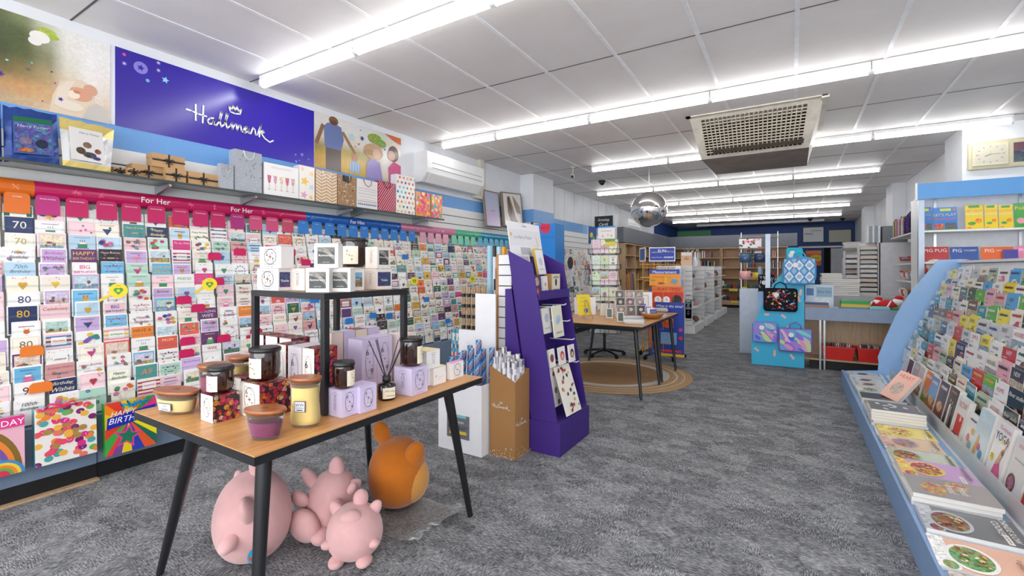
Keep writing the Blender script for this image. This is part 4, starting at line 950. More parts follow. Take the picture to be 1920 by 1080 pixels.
# cubes at the front of the table
fb = gbox(-1.965, -1.875, .90, 1.0, ZT+.001, .103, 'small floral box under the small amber jar, cream face with oval emblem', CRM, 'F', oval_art, None, 'F')
gbox(-1.90, -1.765, 1.015, 1.145, ZT+.001, .135, 'larger floral box under the tall amber jar at the frame corner', CRM, 'F', oval_art, None, 'F')
gbox(-2.055, -1.96, 1.05, 1.16, ZT+.001, .13, 'floral box half hidden behind the two amber jars', CRM, 'F', twin_art, None, 'F')
cube3((617,778), (641,785), (675,777), .109, 'lilac candle box under the small amber jar right of the frame leg', LIL, LIL, twin_art, oval_art, 'd6c6ec')
cube3((650,770), (675.5,777), (707,767), .109, 'lilac candle box beside the reed diffuser, without a jar on it', LIL, LIL, twin_art, oval_art, 'd6c6ec')
cube3((741,737), (772,744), (802,734), .128, 'large lilac candle box under the big amber jar', LIL, LIL, twin_art, oval_art, 'd6c6ec')
cube3((803,721), (813,724), (846,718), .088, 'white box with yellow lid, lower of the stack at the table end', WHB, WHB, None, sun_art, 'f6dca0')
p = gz(818, 722, ZT); 
cube3((785,721), (802.5,724), (810,722), .088, 'white box with yellow lid standing left under the stack', WHB, WHB, None, side_art, 'f6dca0')
gbox(p.x-.1, p.x-.002, p.y-.07, p.y+.03, ZT+.09, .09, 'white box with yellow lid on top of the two at the table end', 'f4efe4', WHB, sun_art, twin_art, 'f6dca0')
cube3((836,712), (846,713), (866,705), .088, 'white box with bright pink lid at the far table end', WHB, WHB, None, oval_art, 'f090c8')
# tall boxes
def txs(u, y): return gy(u, 760, y).x
yA = 1.215
for k, (ua, ub, f, s_, lab) in enumerate([(516, 536, CRM, 'F', 'tall cream and floral box, left of three beside the frame leg'), (540, 565, 'e8e0e8', CRM, 'tall pale cream box, middle of three beside the frame leg'), (567, 589, CRM, 'F', 'tall floral box touching the black frame leg')]):
    xa, xb = txs(ua, yA), txs(ub, yA); xb = min(xb, -1.665) if k == 2 else xb
    gbox(xa, xb, yA, yA+.115, ZT+.001, .25, lab, f, s_, oval_art, None, 'F' if s_ == 'F' else f)
for k, (ua, ub, f, s_, lab) in enumerate([(470, 494, CRM, 'F', 'tall cream box with floral lid at the far left under the frame'), (498, 520, CRM, 'F', 'tall cream box with floral top, second from left under the frame'), (524, 546, 'e8dcd8', 'F', 'tall box behind the three tall cream boxes')]):
    y = 1.335; xa, xb = txs(ua, y), txs(ub, y); gbox(xa, xb, y, y+.1, ZT+.001, .25, lab, f, s_, None, None, 'F')
def tys(u, x): return gx(u, 700, x).y
xL = -1.79
ya_, yb_, yc_ = tys(679, xL), tys(707, xL), tys(735, xL)
gbox(xL-.1, xL, ya_, yb_-.001, ZT+.001, .24, 'tall lilac box nearer of two behind the reed diffuser', LIL, LIL, None, oval_art, 'd6c6ec')
gbox(xL-.1, xL, yb_+.001, yc_, ZT+.001, .24, 'tall lilac box farther of two behind the reed diffuser', LIL, LIL, None, oval_art, 'd6c6ec')
xR = -1.75; gbox(xR-.1, xR, yc_+.03, yc_+.13, ZT+.001, .24, 'tall blush box behind the big amber jar', 'e8d8d4', 'e6d4d0', None, None, 'eadcd6')
gbox(-1.86, -1.80, 1.40, 1.47, ZT+.001, .15, 'short lilac box beside the floral boxes under the frame', 'b9a6d6', LIL, None, twin_art, LIL)
xq = -2.02
for k, (ua, ub, f, lab) in enumerate([(622, 644, 'e2d2c8', 'tall beige box, first in the row against the frame back'), (645, 666, LIL, 'tall lilac box, second in the row against the frame back'), (667, 689, 'e6d8c4', 'tall cream box with floral lid in the row against the frame back'), (690, 712, LIL, 'tall lilac box, last in the row against the frame back')]):
    y0, y1 = tys(ua, xq), tys(ub, xq); gbox(xq-.09, xq, y0, y1-.002, ZT+.001, .255, lab, f, f, None, None, 'F' if k == 2 else f)
# boxes on the riser
ZR = rz+.001
def rbox(uL, uC, uR, y, h, lab, f, s_, fa, sa, z=ZR, dep=.1):
    xa, xb = gy(uL, 540, y).x, gy(uC, 540, y).x; yb2 = gx(uR, 540, xb).y if uR else y+dep
    return gbox(xa, xb, y, max(yb2, y+.06), z, h, lab, f, s_, fa, sa, None)
rbox(482, 522, 541, 1.19, .098, 'white box with oval emblem, lower left on the black frame', 'dedad8', 'd8d4d2', oval_art, dusk_art)
rbox(545, 571, 590, 1.25, .098, 'cream box with twin figure emblem between emblem and Anniversary boxes', 'e2d6cc', 'e4d9cf', twin_art, None)
# two boxes facing the viewer at the corner
def fbox(u0, u1, D, h, lab, f, fa, z=ZR, dep=.08):
    um = (u0+u1)/2; q = _ray(um, 540); k = D/(_c*q[1]-_s*q[0]); w_ = (u1-u0)*D/CF; m_ = Vector((q[0]*k, q[1]*k, 0))
    nb = Vector((-_s, _c, 0)); c = m_+nb*dep/2
    return gbox(c.x-w_/2, c.x+w_/2, c.y-dep/2, c.y+dep/2, z, h, lab, f, f, fa, None, None, rz=CYAW)
fbox(573.5, 617, 1.895, .1, 'white Anniversary candle box with grey photo, left of the lower pair', 'dedbd9', anniv_art, dep=.045)
fbox(618.5, 657, 1.93, .099, 'white Anniversary candle box with grey photo, right of the lower pair', 'dedbd9', anniv_art, dep=.06)
gbox(-1.745, -1.665, 1.36, 1.44, ZR, .096, 'cream box with landscape photo, on the black frame right of the Anniversary pair', 'e2d6cc', 'e6e4e2', twin_art, photo_art)
gbox(-1.72, -1.64, 1.49, 1.585, ZR, .097, 'cream box with twin figures at the right end of the frame', 'e2d6cc', 'e4d9d0', twin_art, dusk_art)
z2 = ZR+.0995
rbox(487, 527, 538, 1.195, .098, 'white box with oval emblem on top of the lower left one', 'dedad8', 'd8d4d2', oval_art, None, z=z2, dep=.07)
fbox(589, 634, 1.92, .103, 'white Anniversary candle box alone on the upper level', 'dedbd9', anniv_art, z=z2+.001, dep=.05)
gbox(-1.715, -1.635, 1.49, 1.57, z2, .1, 'cream box with twin figures stacked at the right end of the frame', 'e2d6cc', 'd8d2cd', twin_art, anniv_art)
gbox(-1.98, -1.89, 1.34, 1.44, ZR, .104, 'plain blush box at the back of the frame top, left', 'f3dfd6', 'f0dcd2')
gbox(-1.87, -1.76, 1.46, 1.56, ZR, .104, 'plain blush box at the back of the frame top, under the dark jar', 'f3dfd6', 'f0dcd2')
# ---- candles ----
AMB = mat('amber_glass', '2c120a', .06, 0, spec=.7, var=.5, vs=14, coat=.4)
LIDB = mat('black_lid', '1a1718', .3)
PAPER = printed('label_paper', .7)
def amber(x, y, z, r, h, label, ang=-55):
    t = thing('jar_candle', label, 'candle', (x, y, z), R(ang), 'amber glass jar candles')
    pr = [(r*.55, 0), (r*.82, .006), (r*.95, .02), (r, h*.45), (r*.99, h*.9), (r*.97, h)]
    MB().lathe(pr, 36).build('glass_jar', AMB, t)
    MB().lathe([(r*1.03, h-.002), (r*1.06, h+.004), (r*1.05, h+.012), (r*.96, h+.016)], 36).build('lid', LIDB, t)
    mb = MB('efe6cc'); n = 8; ht = h*.34; cz = h*.46; aw = .62
    for i in range(n):
        a0, a1 = -aw+2*aw*i/n, -aw+2*aw*(i+1)/n; mb.poly([((r+.001)*math.cos(q), (r+.001)*math.sin(q), zz) for q, zz in ((a0, cz-ht), (a1, cz-ht), (a1, cz+ht), (a0, cz+ht))])
    A_ = Art(mb, ((r+.0018), -r*.5, cz-ht), (0,1,0), (0,0,1), r, 2*ht); A_.star(.5, .5, .12, '8a5a2a', 4, .25); A_.text('6', .32, .75, .13, '2a2228'); A_.text('9', .68, .25, .13, '2a2228'); A_.ell(.3,.55,.05,'2a2228',.03,8); A_.ell(.7,.45,.05,'2a2228',.03,8)
    mb.build('label', PAPER, t); return t
amber(-1.92, .95, ZT+.1045, .046, .088, 'small amber jar candle on the nearest floral box', -75)
amber(-1.845, 1.085, ZT+.1365, .057, .116, 'tall amber jar candle on the larger floral box', -80)
p = (gz(641,785,ZT)+gz(675,777,ZT))/2; amber(p.x-.045, p.y, ZT+.1105, .042, .09, 'small amber jar candle on the lilac boxes', 15)
p = (gz(772,744,ZT)+gz(802,734,ZT))/2; amber(p.x-.055, p.y, ZT+.1295, .053, .118, 'big amber jar candle on the large lilac box', 20)
amber(-1.815, 1.51, ZR+.104, .062, .125, 'amber jar candle raised on blush boxes on top of the frame', -60)
LIDW = wood('candle_lid_wood', '8a4a24', 'b06a38', 0, 2, .3)
CG = glass('candle_glass', 'fbfbfa', .02, .02)
def woodcandle(x, y, rx, ry, prof, waxtop, wax, label, rz_, lab=True, z=ZT+.001, sc=1.0):
    """prof: (scale, z) of the glass wall; waxtop: height of the wax"""
    t = thing('jar_candle', label, 'candle', (x, y, z), rz_, 'clear glass candles with wooden lids')
    h = prof[-1][1]
    MB().lathe([(0.001, .0)]+prof, 40, sx=rx, sy=ry, cap=False).build('glass_jar', CG, t)
    wp = [(s_*.965, max(zz, .009)) for s_, zz in prof if zz < waxtop]
    MB().lathe(wp+[(wp[-1][0], waxtop)], 40, sx=rx, sy=ry).build('wax', mat('wax_'+wax, wax, .5, var=.03, spec=.3), t)
    ll = MB(); e = prof[-1][0]
    ll.lathe([(e*.9, h-.012), (e*.93, h+.001), (e*1.08, h+.003), (e*1.1, h+.008), (e*1.06, h+.014)], 40, sx=rx, sy=ry); lo = ll.build('wooden_lid', LIDW, t)
    mb = MB(); A_ = Art(mb, (-rx*.3, -ry*.3, h+.0142), (1,0,0), (0,1,0), rx*.6, ry*.6)
    A_.line([(.2,.35),(.8,.35)], .05, '4a2410'); A_.line([(.25,.6),(.4,.75),(.5,.6),(.6,.75),(.75,.6)], .05, '4a2410'); mb.build('engraved_mark', PM, lo)
    MB('6a4a30').lathe([(e*.935, h-.011), (e*.955, h-.006), (e*.935, h-.002)], 40, sx=rx, sy=ry, cap=False).build('seal_ring', PM, t)
    if lab:
        zz = waxtop*.55; hh = .036 if h > .12 else .026; lw = rx*.62; yy = -ry*min(q[0] for q in prof if q[1] > .01)*1.0-.006
        yy = -ry*max(.9*prof[1][0], .88)-.004 if h > .12 else -ry*.96
        mb = MB('e9e9ee'); mb.box(-lw/2-.002, lw/2+.002, yy, yy+.001, zz-hh/2-.002, zz+hh/2+.002, '3a3f5a'); A_ = Art(mb, (-lw/2, yy-.0003, zz-hh/2), (1,0,0), (0,0,1), lw, hh); A_.rect(0,0,1,1,'e4e4ea'); A_.text('WW', .5, .7, .3, '2a2f4a'); A_.text('WoodWick', .5, .38, .17, '2a2f4a', .8); A_.rect(.2, .12, .8, .2, '2a2f4a')
        mb.build('label', PAPER, t)
    return t
woodcandle(-2.165, .90, .104, .05, [(.78,.002),(.82,.012),(.9,.04),(.98,.078)], .056, 'ead79a', 'long oval cream candle with wooden lid at the left table end', R(14))
woodcandle(-1.572, .925, .070, .047, [(.72,.002),(.76,.012),(.88,.05),(.98,.088)], .058, '8a2a62', 'purple oval candle with wooden lid at the front of the table', R(22), False)
woodcandle(-1.565, 1.075, .060, .042, [(.84,.002),(.9,.01),(.93,.03),(.86,.09),(.86,.11),(.94,.168)], .145, 'edd48a', 'tall hourglass yellow candle with wooden lid beside the frame leg', R(28))
woodcandle(-2.07, 1.0, .062, .055, [(.84,.002),(.9,.01),(.93,.03),(.88,.09),(.9,.12),(.96,.175)], .14, '8f3a5c', 'tall plum candle with wooden lid behind the small amber jar', R(20), False)
woodcandle(-2.205, 1.175, .05, .042, [(.84,.002),(.9,.01),(.93,.03),(.88,.09),(.9,.12),(.96,.165)], .135, 'dcc477', 'cream candle with wooden lid at the back left corner of the table', R(20), False)
# reed diffuser
p = gz(725, 748, ZT); t = thing('reed_diffuser', 'black round reed diffuser bottle with six dark reeds between the lilac boxes', 'reed diffuser', (p.x, p.y, ZT+.001), R(10))
MB().lathe([(.036,0),(.041,.006),(.041,.062),(.036,.07),(.016,.074),(.016,.096),(.018,.098)], 32).build('bottle', mat('black_glass', '0d0a0c', .06, coat=.5), t)
MB().lathe([(.0175,.078),(.019,.08),(.019,.104),(.016,.105)], 24).build('collar', LIDB, t)
for dx, dy in [(-.075,-.03),(-.06,.0),(-.068,.02),(.075,.03),(.06,.045),(.035,.04)]:
    k = 1.0; MB().tube([(-dx*.12,-dy*.12,.012),(dx*.1,dy*.1,.1),(dx,dy,.262)], .0022, 6).build('reed', BLACK, t)
mb = MB('efe6cc')
for i in range(8):
    a0, a1 = -1.35+1.5*i/8, -1.35+1.5*(i+1)/8; mb.poly([(.0418*math.cos(q), .0418*math.sin(q), zz) for q, zz in ((a0,.01),(a1,.01),(a1,.058),(a0,.058))])
A_ = Art(mb, (.0418*math.cos(-1.1)+.002, .0418*math.sin(-1.1)-.004, .012), (math.sin(1.0),math.cos(1.0),0), (0,0,1), .05, .042, .0008); A_.text('FIRST LIGHT', .5, .78, .16, '2a2228', .9); A_.scrawl(.5, .3, .7, .08, '2a2228', rb_, .02)
mb.build('label', PAPER, t)
# ================= PLUSH TOYS UNDER THE TABLE =================
def plushmat(name, col):
    m, nt, b = nodes(name); c = H(col)[:3]; n = noise(nt, tcoord(nt), 9, 4, .6)
    rp = N(nt, 'ShaderNodeValToRGB'); e = rp.color_ramp.elements; e[0].position = .3; e[1].position = .7
    e[0].color = (*[x*.86 for x in c], 1); e[1].color = (*c, 1); nt.links.new(n.outputs[0], rp.inputs[0]); nt.links.new(rp.outputs[0], b.inputs['Base Color'])
    b.inputs['Roughness'].default_value = .9; b.inputs['Sheen Weight'].default_value = .35; b.inputs['Specular IOR Level'].default_value = .2
    n2 = noise(nt, tcoord(nt), 700, 2); bp = N(nt, 'ShaderNodeBump'); bp.inputs['Strength'].default_value = .25; bp.inputs['Distance'].default_value = .002
    nt.links.new(n2.outputs[0], bp.inputs['Height']); nt.links.new(bp.outputs[0], b.inputs['Normal']); return m
PINK = plushmat('pink_plush', 'e2b0ae'); ORG = plushmat('orange_plush', 'c8701c'); ORL = plushmat('light_orange_plush', 'dc9a4a')
SEAM = mat('seam_thread', 'a86f74', .9)
def egg(mb, r, h, belly=.36, n=32, lean=(0,0), k=18):
    rings = []
    for i in range(k+1):
        t_ = i/k; z = h*(1-math.cos(math.pi*t_))/2
        s_ = math.sin(math.pi*t_)**.75*(1-.18*(t_-belly)) if 0 < t_ < 1 else .03
        rings.append([Vector((r*s_*math.cos(2*math.pi*j/n)+lean[0]*t_, r*s_*math.sin(2*math.pi*j/n)+lean[1]*t_, z)) for j in range(n)])
    mb.loft(rings)
def ear(mb, c, r, rot): mb.ball(c, r, rot=rot, n=20, m=14)
# large pink toy
t = thing('plush_toy', 'large round pink plush toy behind the near table leg', 'plush toy', (-2.12, 1.19, .002), R(-25))
mb = MB(); egg(mb, .168, .385, .3); mb.build('body', PINK, t)
for s_ in (-1, 1):
    mb = MB(); ear(mb, (s_*.125, -.03, .27), (.055, .035, .095), (.25, s_*.85, 0)); e_ = mb.build('ear', PINK, t)
mb = MB(); ear(mb, (.0, .02, .395), (.05, .035, .075), (.2, .1, 0)); mb.build('head_tuft', PINK, t)
for s_ in (-1, 1): MB().ball((s_*.14, -.10, .16), (.05, .035, .03), rot=(.2, s_*.5, -s_*.8)).build('arm', PINK, t)
mb = MB('2f9ab8'); mb.T = Matrix.Translation((.172, .0, .09)) @ Euler((0, R(88), 0)).to_matrix().to_4x4(); mb.prism([(.035*math.cos(i*.4), .035*math.sin(i*.4), 0) for i in range(16)], (0,0,.0015)); A_ = Art(mb, (-.035,-.035,.0016), (1,0,0), (0,1,0), .07, .07); A_.poly([(.5,.05),(.9,.3),(.95,.5),(.5,.45)], 'd83a3a'); A_.ell(.4,.6,.12,'f0f0f0'); mb.build('swing_tag', PR, t)
# middle pink toy lying with limbs up
t = thing('plush_toy', 'pink plush toy with stubby arms slumped between the two others', 'plush toy', (-1.99, 1.50, .002), R(10))
mb = MB(); egg(mb, .125, .30, lean=(.01, .03)); mb.build('body', PINK, t)
mb = MB(); ear(mb, (.02, .03, .31), (.04, .035, .06), (0, .1, 0)); mb.build('head_tuft', PINK, t)
for (x, y, z, r, rot, nm) in [(-.09,-.03,.26,(.035,.03,.065),(0,-.9,0),'ear'),(.1,.05,.22,(.03,.025,.055),(0,.9,.3),'ear'),(-.085,-.10,.19,(.042,.03,.06),(.5,-.2,0),'arm'),(.1,-.05,.17,(.032,.028,.05),(.5,.7,0),'arm'),(.14,.0,.24,(.02,.018,.035),(0,.6,0),'hand'),(-.03,-.13,.09,(.085,.05,.085),(.2,0,0),'foot'),(.05,-.10,.045,(.05,.06,.04),(0,0,.3),'foot')]:
    MB().ball((x,y,z), r, n=24, m=16, rot=rot).build(nm, PINK, t)
# small pink toy in front
t = thing('plush_toy', 'small pink plush toy in front, leaning towards the aisle', 'plush toy', (-1.725, 1.44, .002), R(35))
mb = MB(); egg(mb, .128, .235, lean=(0, -.01)); mb.build('body', PINK, t)
for s_ in (-1, 1):
    MB().ball((s_*.085, .01, .205), (.028, .02, .045), rot=(0, s_*.6, 0)).build('ear', PINK, t)
    MB().ball((s_*.10, -.075, .095), (.03, .024, .02), rot=(0,0,-s_*.8)).build('arm', PINK, t)
    MB().ball((s_*.06, -.08, .022), (.035, .05, .022)).build('foot', PINK, t)
MB().ball((.02, .02, .25), (.035, .03, .045), rot=(.1, .15, 0)).build('head_tuft', PINK, t)
MB().ball((-.0, -.065, .205), (.05, .035, .035), rot=(-.6,0,0)).build('forehead_roll', PINK, t)
# orange toy
t = thing('plush_toy', 'orange bear-eared plush toy at the back on a clear plastic bag', 'plush toy', (-1.88, 1.86, .012), R(40))
mb = MB(); egg(mb, .165, .37, .3); mb.build('body', ORG, t)
MB().ball((-.085, .0, .40), (.045, .028, .068), rot=(.1, -.3, 0), n=24, m=16).build('ear', ORG, t)
MB().ball((.095, -.085, .30), (.055, .035, .075), rot=(.1, .35, .3), n=24, m=16).build('ear', ORG, t)
mb = MB(); mb.ball((.06, -.02, .15), (.115, .115, .135), n=28, m=18); mb.build('belly_patch', ORL, t)
rg = random.Random(5)
mb = MB(); n = 14; base = gz(735, 1000, 0)
g_ = [[Vector((-1.93+.42*i/n, 1.62+.38*j/n, .003+.006*rg.random()+(.05*max(0, i/n-.72)*2+.03*rg.random()*max(0, i/n-.6)*3))) for i in range(n+1)] for j in range(n+1)]
for j in range(n):
    for i in range(n): mb.poly([g_[j][i], g_[j][i+1], g_[j+1][i+1], g_[j+1][i]])
o = mb.build('plastic_bag', glass('thin_film', 'ffffff', .12, .15)); tag(o, 'crumpled clear plastic bag under the orange plush toy', 'plastic bag')
# ================= WRAP BINS AND PURPLE STAND =================
def slab(name, label, cat, p0, p1, h, th, fn, side='e6e2dc', tilt=0, mats=None, group=None, parent=None, eps=.0004):
    """thin upright printed thing: p0,p1 = bottom-left/right of its front as seen; art fn on the front"""
    p0, p1 = Vector(p0), Vector(p1); d = p1-p0; L = d.length; a_ = math.atan2(d.y, d.x)
    mb = MB(side); mb.box(-L/2, L/2, 0, th, 0, h); A_ = Art(mb, (-L/2, 0, 0), (1,0,0), (0,0,1), L, h, eps); fn(A_)
    m_ = (p0+p1)/2
    if parent: m_ = m_-parent.location
    o = mb.build(name, mats or PR, parent, m_, (-tilt, 0, a_))
    if not parent: tag(o, label, cat, group)
    return o
WB = mat('white_card_board', 'eeeef0', .6, var=.02)
# white bin
t = thing('wrap_bin', 'white cardboard bin of blue striped wrapping rolls with stepped back panel', 'display bin', (-2.05, 2.8, 0))
def open_box(mb, x0, x1, y0, y1, zl, zr, zb_, th=.006):
    """open topped box; front top slants from zl to zr; back at zb_"""
    mb.prism([(x0,y0,0),(x1,y0,0),(x1,y0,zr),(x0,y0,zl)], (0,th,0)); mb.prism([(x0,y1-th,0),(x1,y1-th,0),(x1,y1-th,zb_),(x0,y1-th,zb_)], (0,th,0))
    mb.prism([(x0,y0+th,0),(x0,y1-th,0),(x0,y1-th,zb_),(x0,y0+th,zl)][::-1], (th,0,0)); mb.prism([(x1-th,y0+th,0),(x1-th,y1-th,0),(x1-th,y1-th,zb_),(x1-th,y0+th,zr)][::-1], (th,0,0))
    mb.box(x0+th, x1-th, y0+th, y1-th, .01, .016)
mb = MB(); mb.T = Matrix.Translation((2.05,-2.8,0)); open_box(mb, -2.249, -1.857, 2.64, 2.93, .47, .50, .5); 
mb.build('bin_body', WB, t)
mb = MB(); mb.T = Matrix.Translation((2.05,-2.8,0)); Q = lambda u, v: gy(u, v, 2.94)
xa, xb, xc = Q(860,620).x, Q(891,620).x, Q(929,620).x; z1_, z2_ = Q(891,620).z, Q(910,551).z
mb.prism([(xa,2.94,.3),(xc,2.94,.3),(xc,2.94,z2_),(xb,2.94,z2_),(xb,2.94,z1_),(xa,2.94,z1_)], (0,.012,0)); mb.build('stepped_back_panel', WB, t)
mb = MB('6f7276'); p0, p1 = gy(838, 820, 2.638), gy(880, 820, 2.638); A_ = Art(mb, (p0.x+2.05, 2.6385-2.8, gy(860,822,2.638).z), (1,0,0), (0,0,1), p1.x-p0.x, gy(860,778,2.638).z-gy(860,822,2.638).z)
A_.rect(0,0,1,1,'6f7276'); A_.rect(.3,.88,.85,1,'7fc0c8'); A_.text('PREMIUM', .5, .68, .1, 'f0f0f0', .85); A_.text('RED KRAFT', .5, .46, .17, '1f2226', .9); A_.poly([(.1,.15),(.9,.2),(.85,.32),(.15,.3)], 'e8c83a'); mb.build('label_panel', PR, t)
def diag(c1, c2, c3, c4):
    def f(mb, p, q, r, n=12, m=48):
        p, q = Vector(p), Vector(q); d = (q-p).normalized(); up = Vector((1,0,0)); a = d.cross(up).normalized(); b = a.cross(d)
        cs = [c1, c2, c1, c3, c1, c4]
        for i in range(m):
            for j in range(n):
                pts = [p+(q-p)*((i+s_)/m)+a*r*math.cos(2*math.pi*(j+t_)/n)+b*r*math.sin(2*math.pi*(j+t_)/n) for s_, t_ in ((0,0),(1,0),(1,1),(0,1))]
                mb.poly(pts, cs[(i+j) % 6], sm=True)
        mb.poly([q+a*r*math.cos(2*math.pi*j/n)+b*r*math.sin(2*math.pi*j/n) for j in range(n)][::-1], 'e8e4dc')
        mb.poly([q+d*.001+a*r*.6*math.cos(2*math.pi*j/n)+b*r*.6*math.sin(2*math.pi*j/n) for j in range(n)][::-1], '8a7a6a')
    return f
def roll(p, q, r, fn, label, group):
    c = Vector(p); mb = MB(); fn(mb, Vector((0,0,0)), Vector(q)-c, r); o = mb.build('wrapping_roll', PR, None, tuple(c)); return tag(o, label, 'wrapping roll', group)
bl = diag('3f86c8', 'e0764a', '9fd0e8', '2a5a9a')
for i, (x, y, dx, h) in enumerate([(-2.17,2.69,-.01,.66),(-2.12,2.70,.02,.70),(-2.07,2.69,-.03,.68),(-2.01,2.71,.0,.74),(-1.96,2.69,.02,.70),(-1.92,2.74,-.05,.80),(-2.15,2.78,.02,.70),(-2.09,2.80,.0,.74),(-2.02,2.79,.02,.78),(-1.96,2.82,-.02,.72),(-1.90,2.80,.01,.74)]):
    roll((x,y,.02), (x+dx,y+.02,h), .02, bl, 'blue diagonally striped wrapping roll standing in the white cardboard bin', 'striped rolls in the white bin')
def wrapspot(base, inks, k=.2):
    def f(mb, p, q, r, n=10, m=16):
        p, q = Vector(p), Vector(q); d = (q-p).normalized(); a = d.cross(Vector((1,0,0))).normalized(); b = a.cross(d); rg = random.Random(int(r*1e5+q.z*100+m))
        for i in range(m):
            for j in range(n):
                pts = [p+(q-p)*((i+s_)/m)+a*r*math.cos(2*math.pi*(j+t_)/n)+b*r*math.sin(2*math.pi*(j+t_)/n) for s_, t_ in ((0,0),(1,0),(1,1),(0,1))]
                mb.poly(pts, rg.choice(inks) if rg.random() < k else base, sm=True)
        mb.poly([q+a*r*math.cos(2*math.pi*j/n)+b*r*math.sin(2*math.pi*j/n) for j in range(n)][::-1], 'ece8e2')
        mb.poly([q+d*.001+a*r*.6*math.cos(2*math.pi*j/n)+b*r*.6*math.sin(2*math.pi*j/n) for j in range(n)][::-1], '9a8a7a')
    return f
teal = wrapspot('4aa0bc', ['d8505a', 'e8e0d0', '2f7f9a', '1f5f8a'], .45)
for i in range(3):
    p = gy(852-7*i+14, 600, 3.1); roll((p.x, 3.1, .3), (p.x, 3.1, gy(850, 616, 3.1).z), .026, teal, 'teal patterned wrapping roll behind the white bin', 'teal rolls behind the bin')
t = thing('roll_stand', 'low white stand carrying teal and plaid rolls behind the white bin', 'display stand', (-2.15, 3.12, 0))
MB().box(-.35, .12, -.1, .12, 0, .296).build('body', WB, t)
def plaid(mb, p, q, r, n=10, m=30):
    p, q = Vector(p), Vector(q); d = (q-p).normalized(); a = d.cross(Vector((1,0,0))).normalized(); b = a.cross(d)
    for i in range(m):
        for j in range(n):
            pts = [p+(q-p)*((i+s_)/m)+a*r*math.cos(2*math.pi*(j+t_)/n)+b*r*math.sin(2*math.pi*(j+t_)/n) for s_, t_ in ((0,0),(1,0),(1,1),(0,1))]
            mb.poly(pts, '1f1a18' if i % 3 == 0 else ('8a6f50' if j % 4 == 0 else 'b89a74'), sm=True)
    mb.poly([q+a*r*math.cos(2*math.pi*j/n)+b*r*math.sin(2*math.pi*j/n) for j in range(n)][::-1], '3a302a')
for i in range(5):
    p = gy(872+9.5*i, 600, 3.08); roll((p.x, 3.06, .3), (p.x, 3.06, gy(880, 537, 3.06).z), .0185, plaid, 'brown and black plaid wrapping roll behind the white stepped panel', 'plaid rolls')
# kraft bin
t = thing('wrap_bin', 'kraft cardboard bin of white printed rolls with a white Hallmark logo', 'display bin', (-1.735, 2.82, 0))
mb = MB('a67a4c'); mb.T = Matrix.Translation((1.735,-2.82,0)); open_box(mb, -1.842, -1.632, 2.72, 2.92, .632, .534, .60)
A_ = Art(mb, (-1.842, 2.72, 0), (1,0,0), (0,0,1), .21, .53, .0006); A_.logo(.45, .67, .74, 'f4f0ea', .012)
for i in range(60): u = rb_.random(); v = rb_.random()**1.5*(.05+.12*u); A_.k = 30; A_.ell(u, v+.01, .02, 'efe8de', .008, 6, rb_.choice([.9, 2.2]))
B_ = Art(mb, (-1.632, 2.72, 0), (0,1,0), (0,0,1), .2, .53, .0006); B_.logo(.42, .45, .8, 'f4f0ea', .012)
for i in range(60): u = rb_.random(); v = rb_.random()**1.5*(.05+.14*(1-u)); B_.k = 30; B_.ell(u, v+.01, .02, 'efe8de', .008, 6, rb_.choice([.9, 2.2]))
mb.build('bin_body', printed('kraft_print', .8, 0, .2), t)
wr = wrapspot('e6e4e6', ['8a8a92', '5a5a66', 'b0b0b8', 'c8c4c8'], .35)
for i in range(5):
    for j in range(4):
        x, y = -1.818+.0395*i, 2.747+.04*j; roll((x, y, .02), (x+.004*rb_.uniform(-1,1), y, .70+.03*j*.3+rb_.uniform(-.02,.02)-.012*i), .0185, wr, 'white and grey printed wrapping roll in the kraft bin', 'white rolls in the kraft bin')
# slat wall unit behind
t = thing('slatwall_stand', 'white slatwall stand with bare wood edge behind the purple display', 'slatwall stand', (-1.9, 3.15, 0))
X0, X1 = gy(931,560,3.02).x, -1.852
mb = MB(); zt = gy(931,478,3.02).z
for k in range(16): mb.box(X0+1.9+.01, X1+1.9, -.12, -.105, zt-.082*(k+1)+.008, zt-.082*k)
mb.build('slats', WHITE, t); MB().box(X0+1.9, X1+1.9, -.105, .06, .02, zt-.002).build('core_board', mat('slat_groove_w', '2f3032', .8), t)
MB().box(X0+1.9-.006, X0+1.9+.012, -.125, .065, .0, zt+.005).build('wood_edge', wood('raw_wood', 'a8703f', 'c08a58', 2), t)
for i, (u0, u1, vt, c, lab) in enumerate([(914, 923, 461, '9cc8dc', 'tall pale blue wrap tube left of the slatwall'), (924.5, 930, 461, 'ece8e8', 'tall white and black spotted wrap tube by the slatwall'), (932, 940, 463, 'a8cfe0', 'pale blue tube rising behind the slatwall'), (941, 949, 463, 'e8a02a', 'orange tube rising behind the slatwall')]):
    y = 3.3; xa, xb = gy(u0, 500, y).x, gy(u1, 500, y).x; r = (xb-xa)/2
    o = MB(c); (wrapspot(c, ['2a2a2a'], .3) if i == 1 else wrapspot(c, [c], .1))(o, Vector((0,0,0)), Vector((0,0,gy(u0, vt, y).z-.002)), r); o = o.build('wrap_tube', PR, None, (xa+r, y, .002)); tag(o, lab, 'wrap tube')
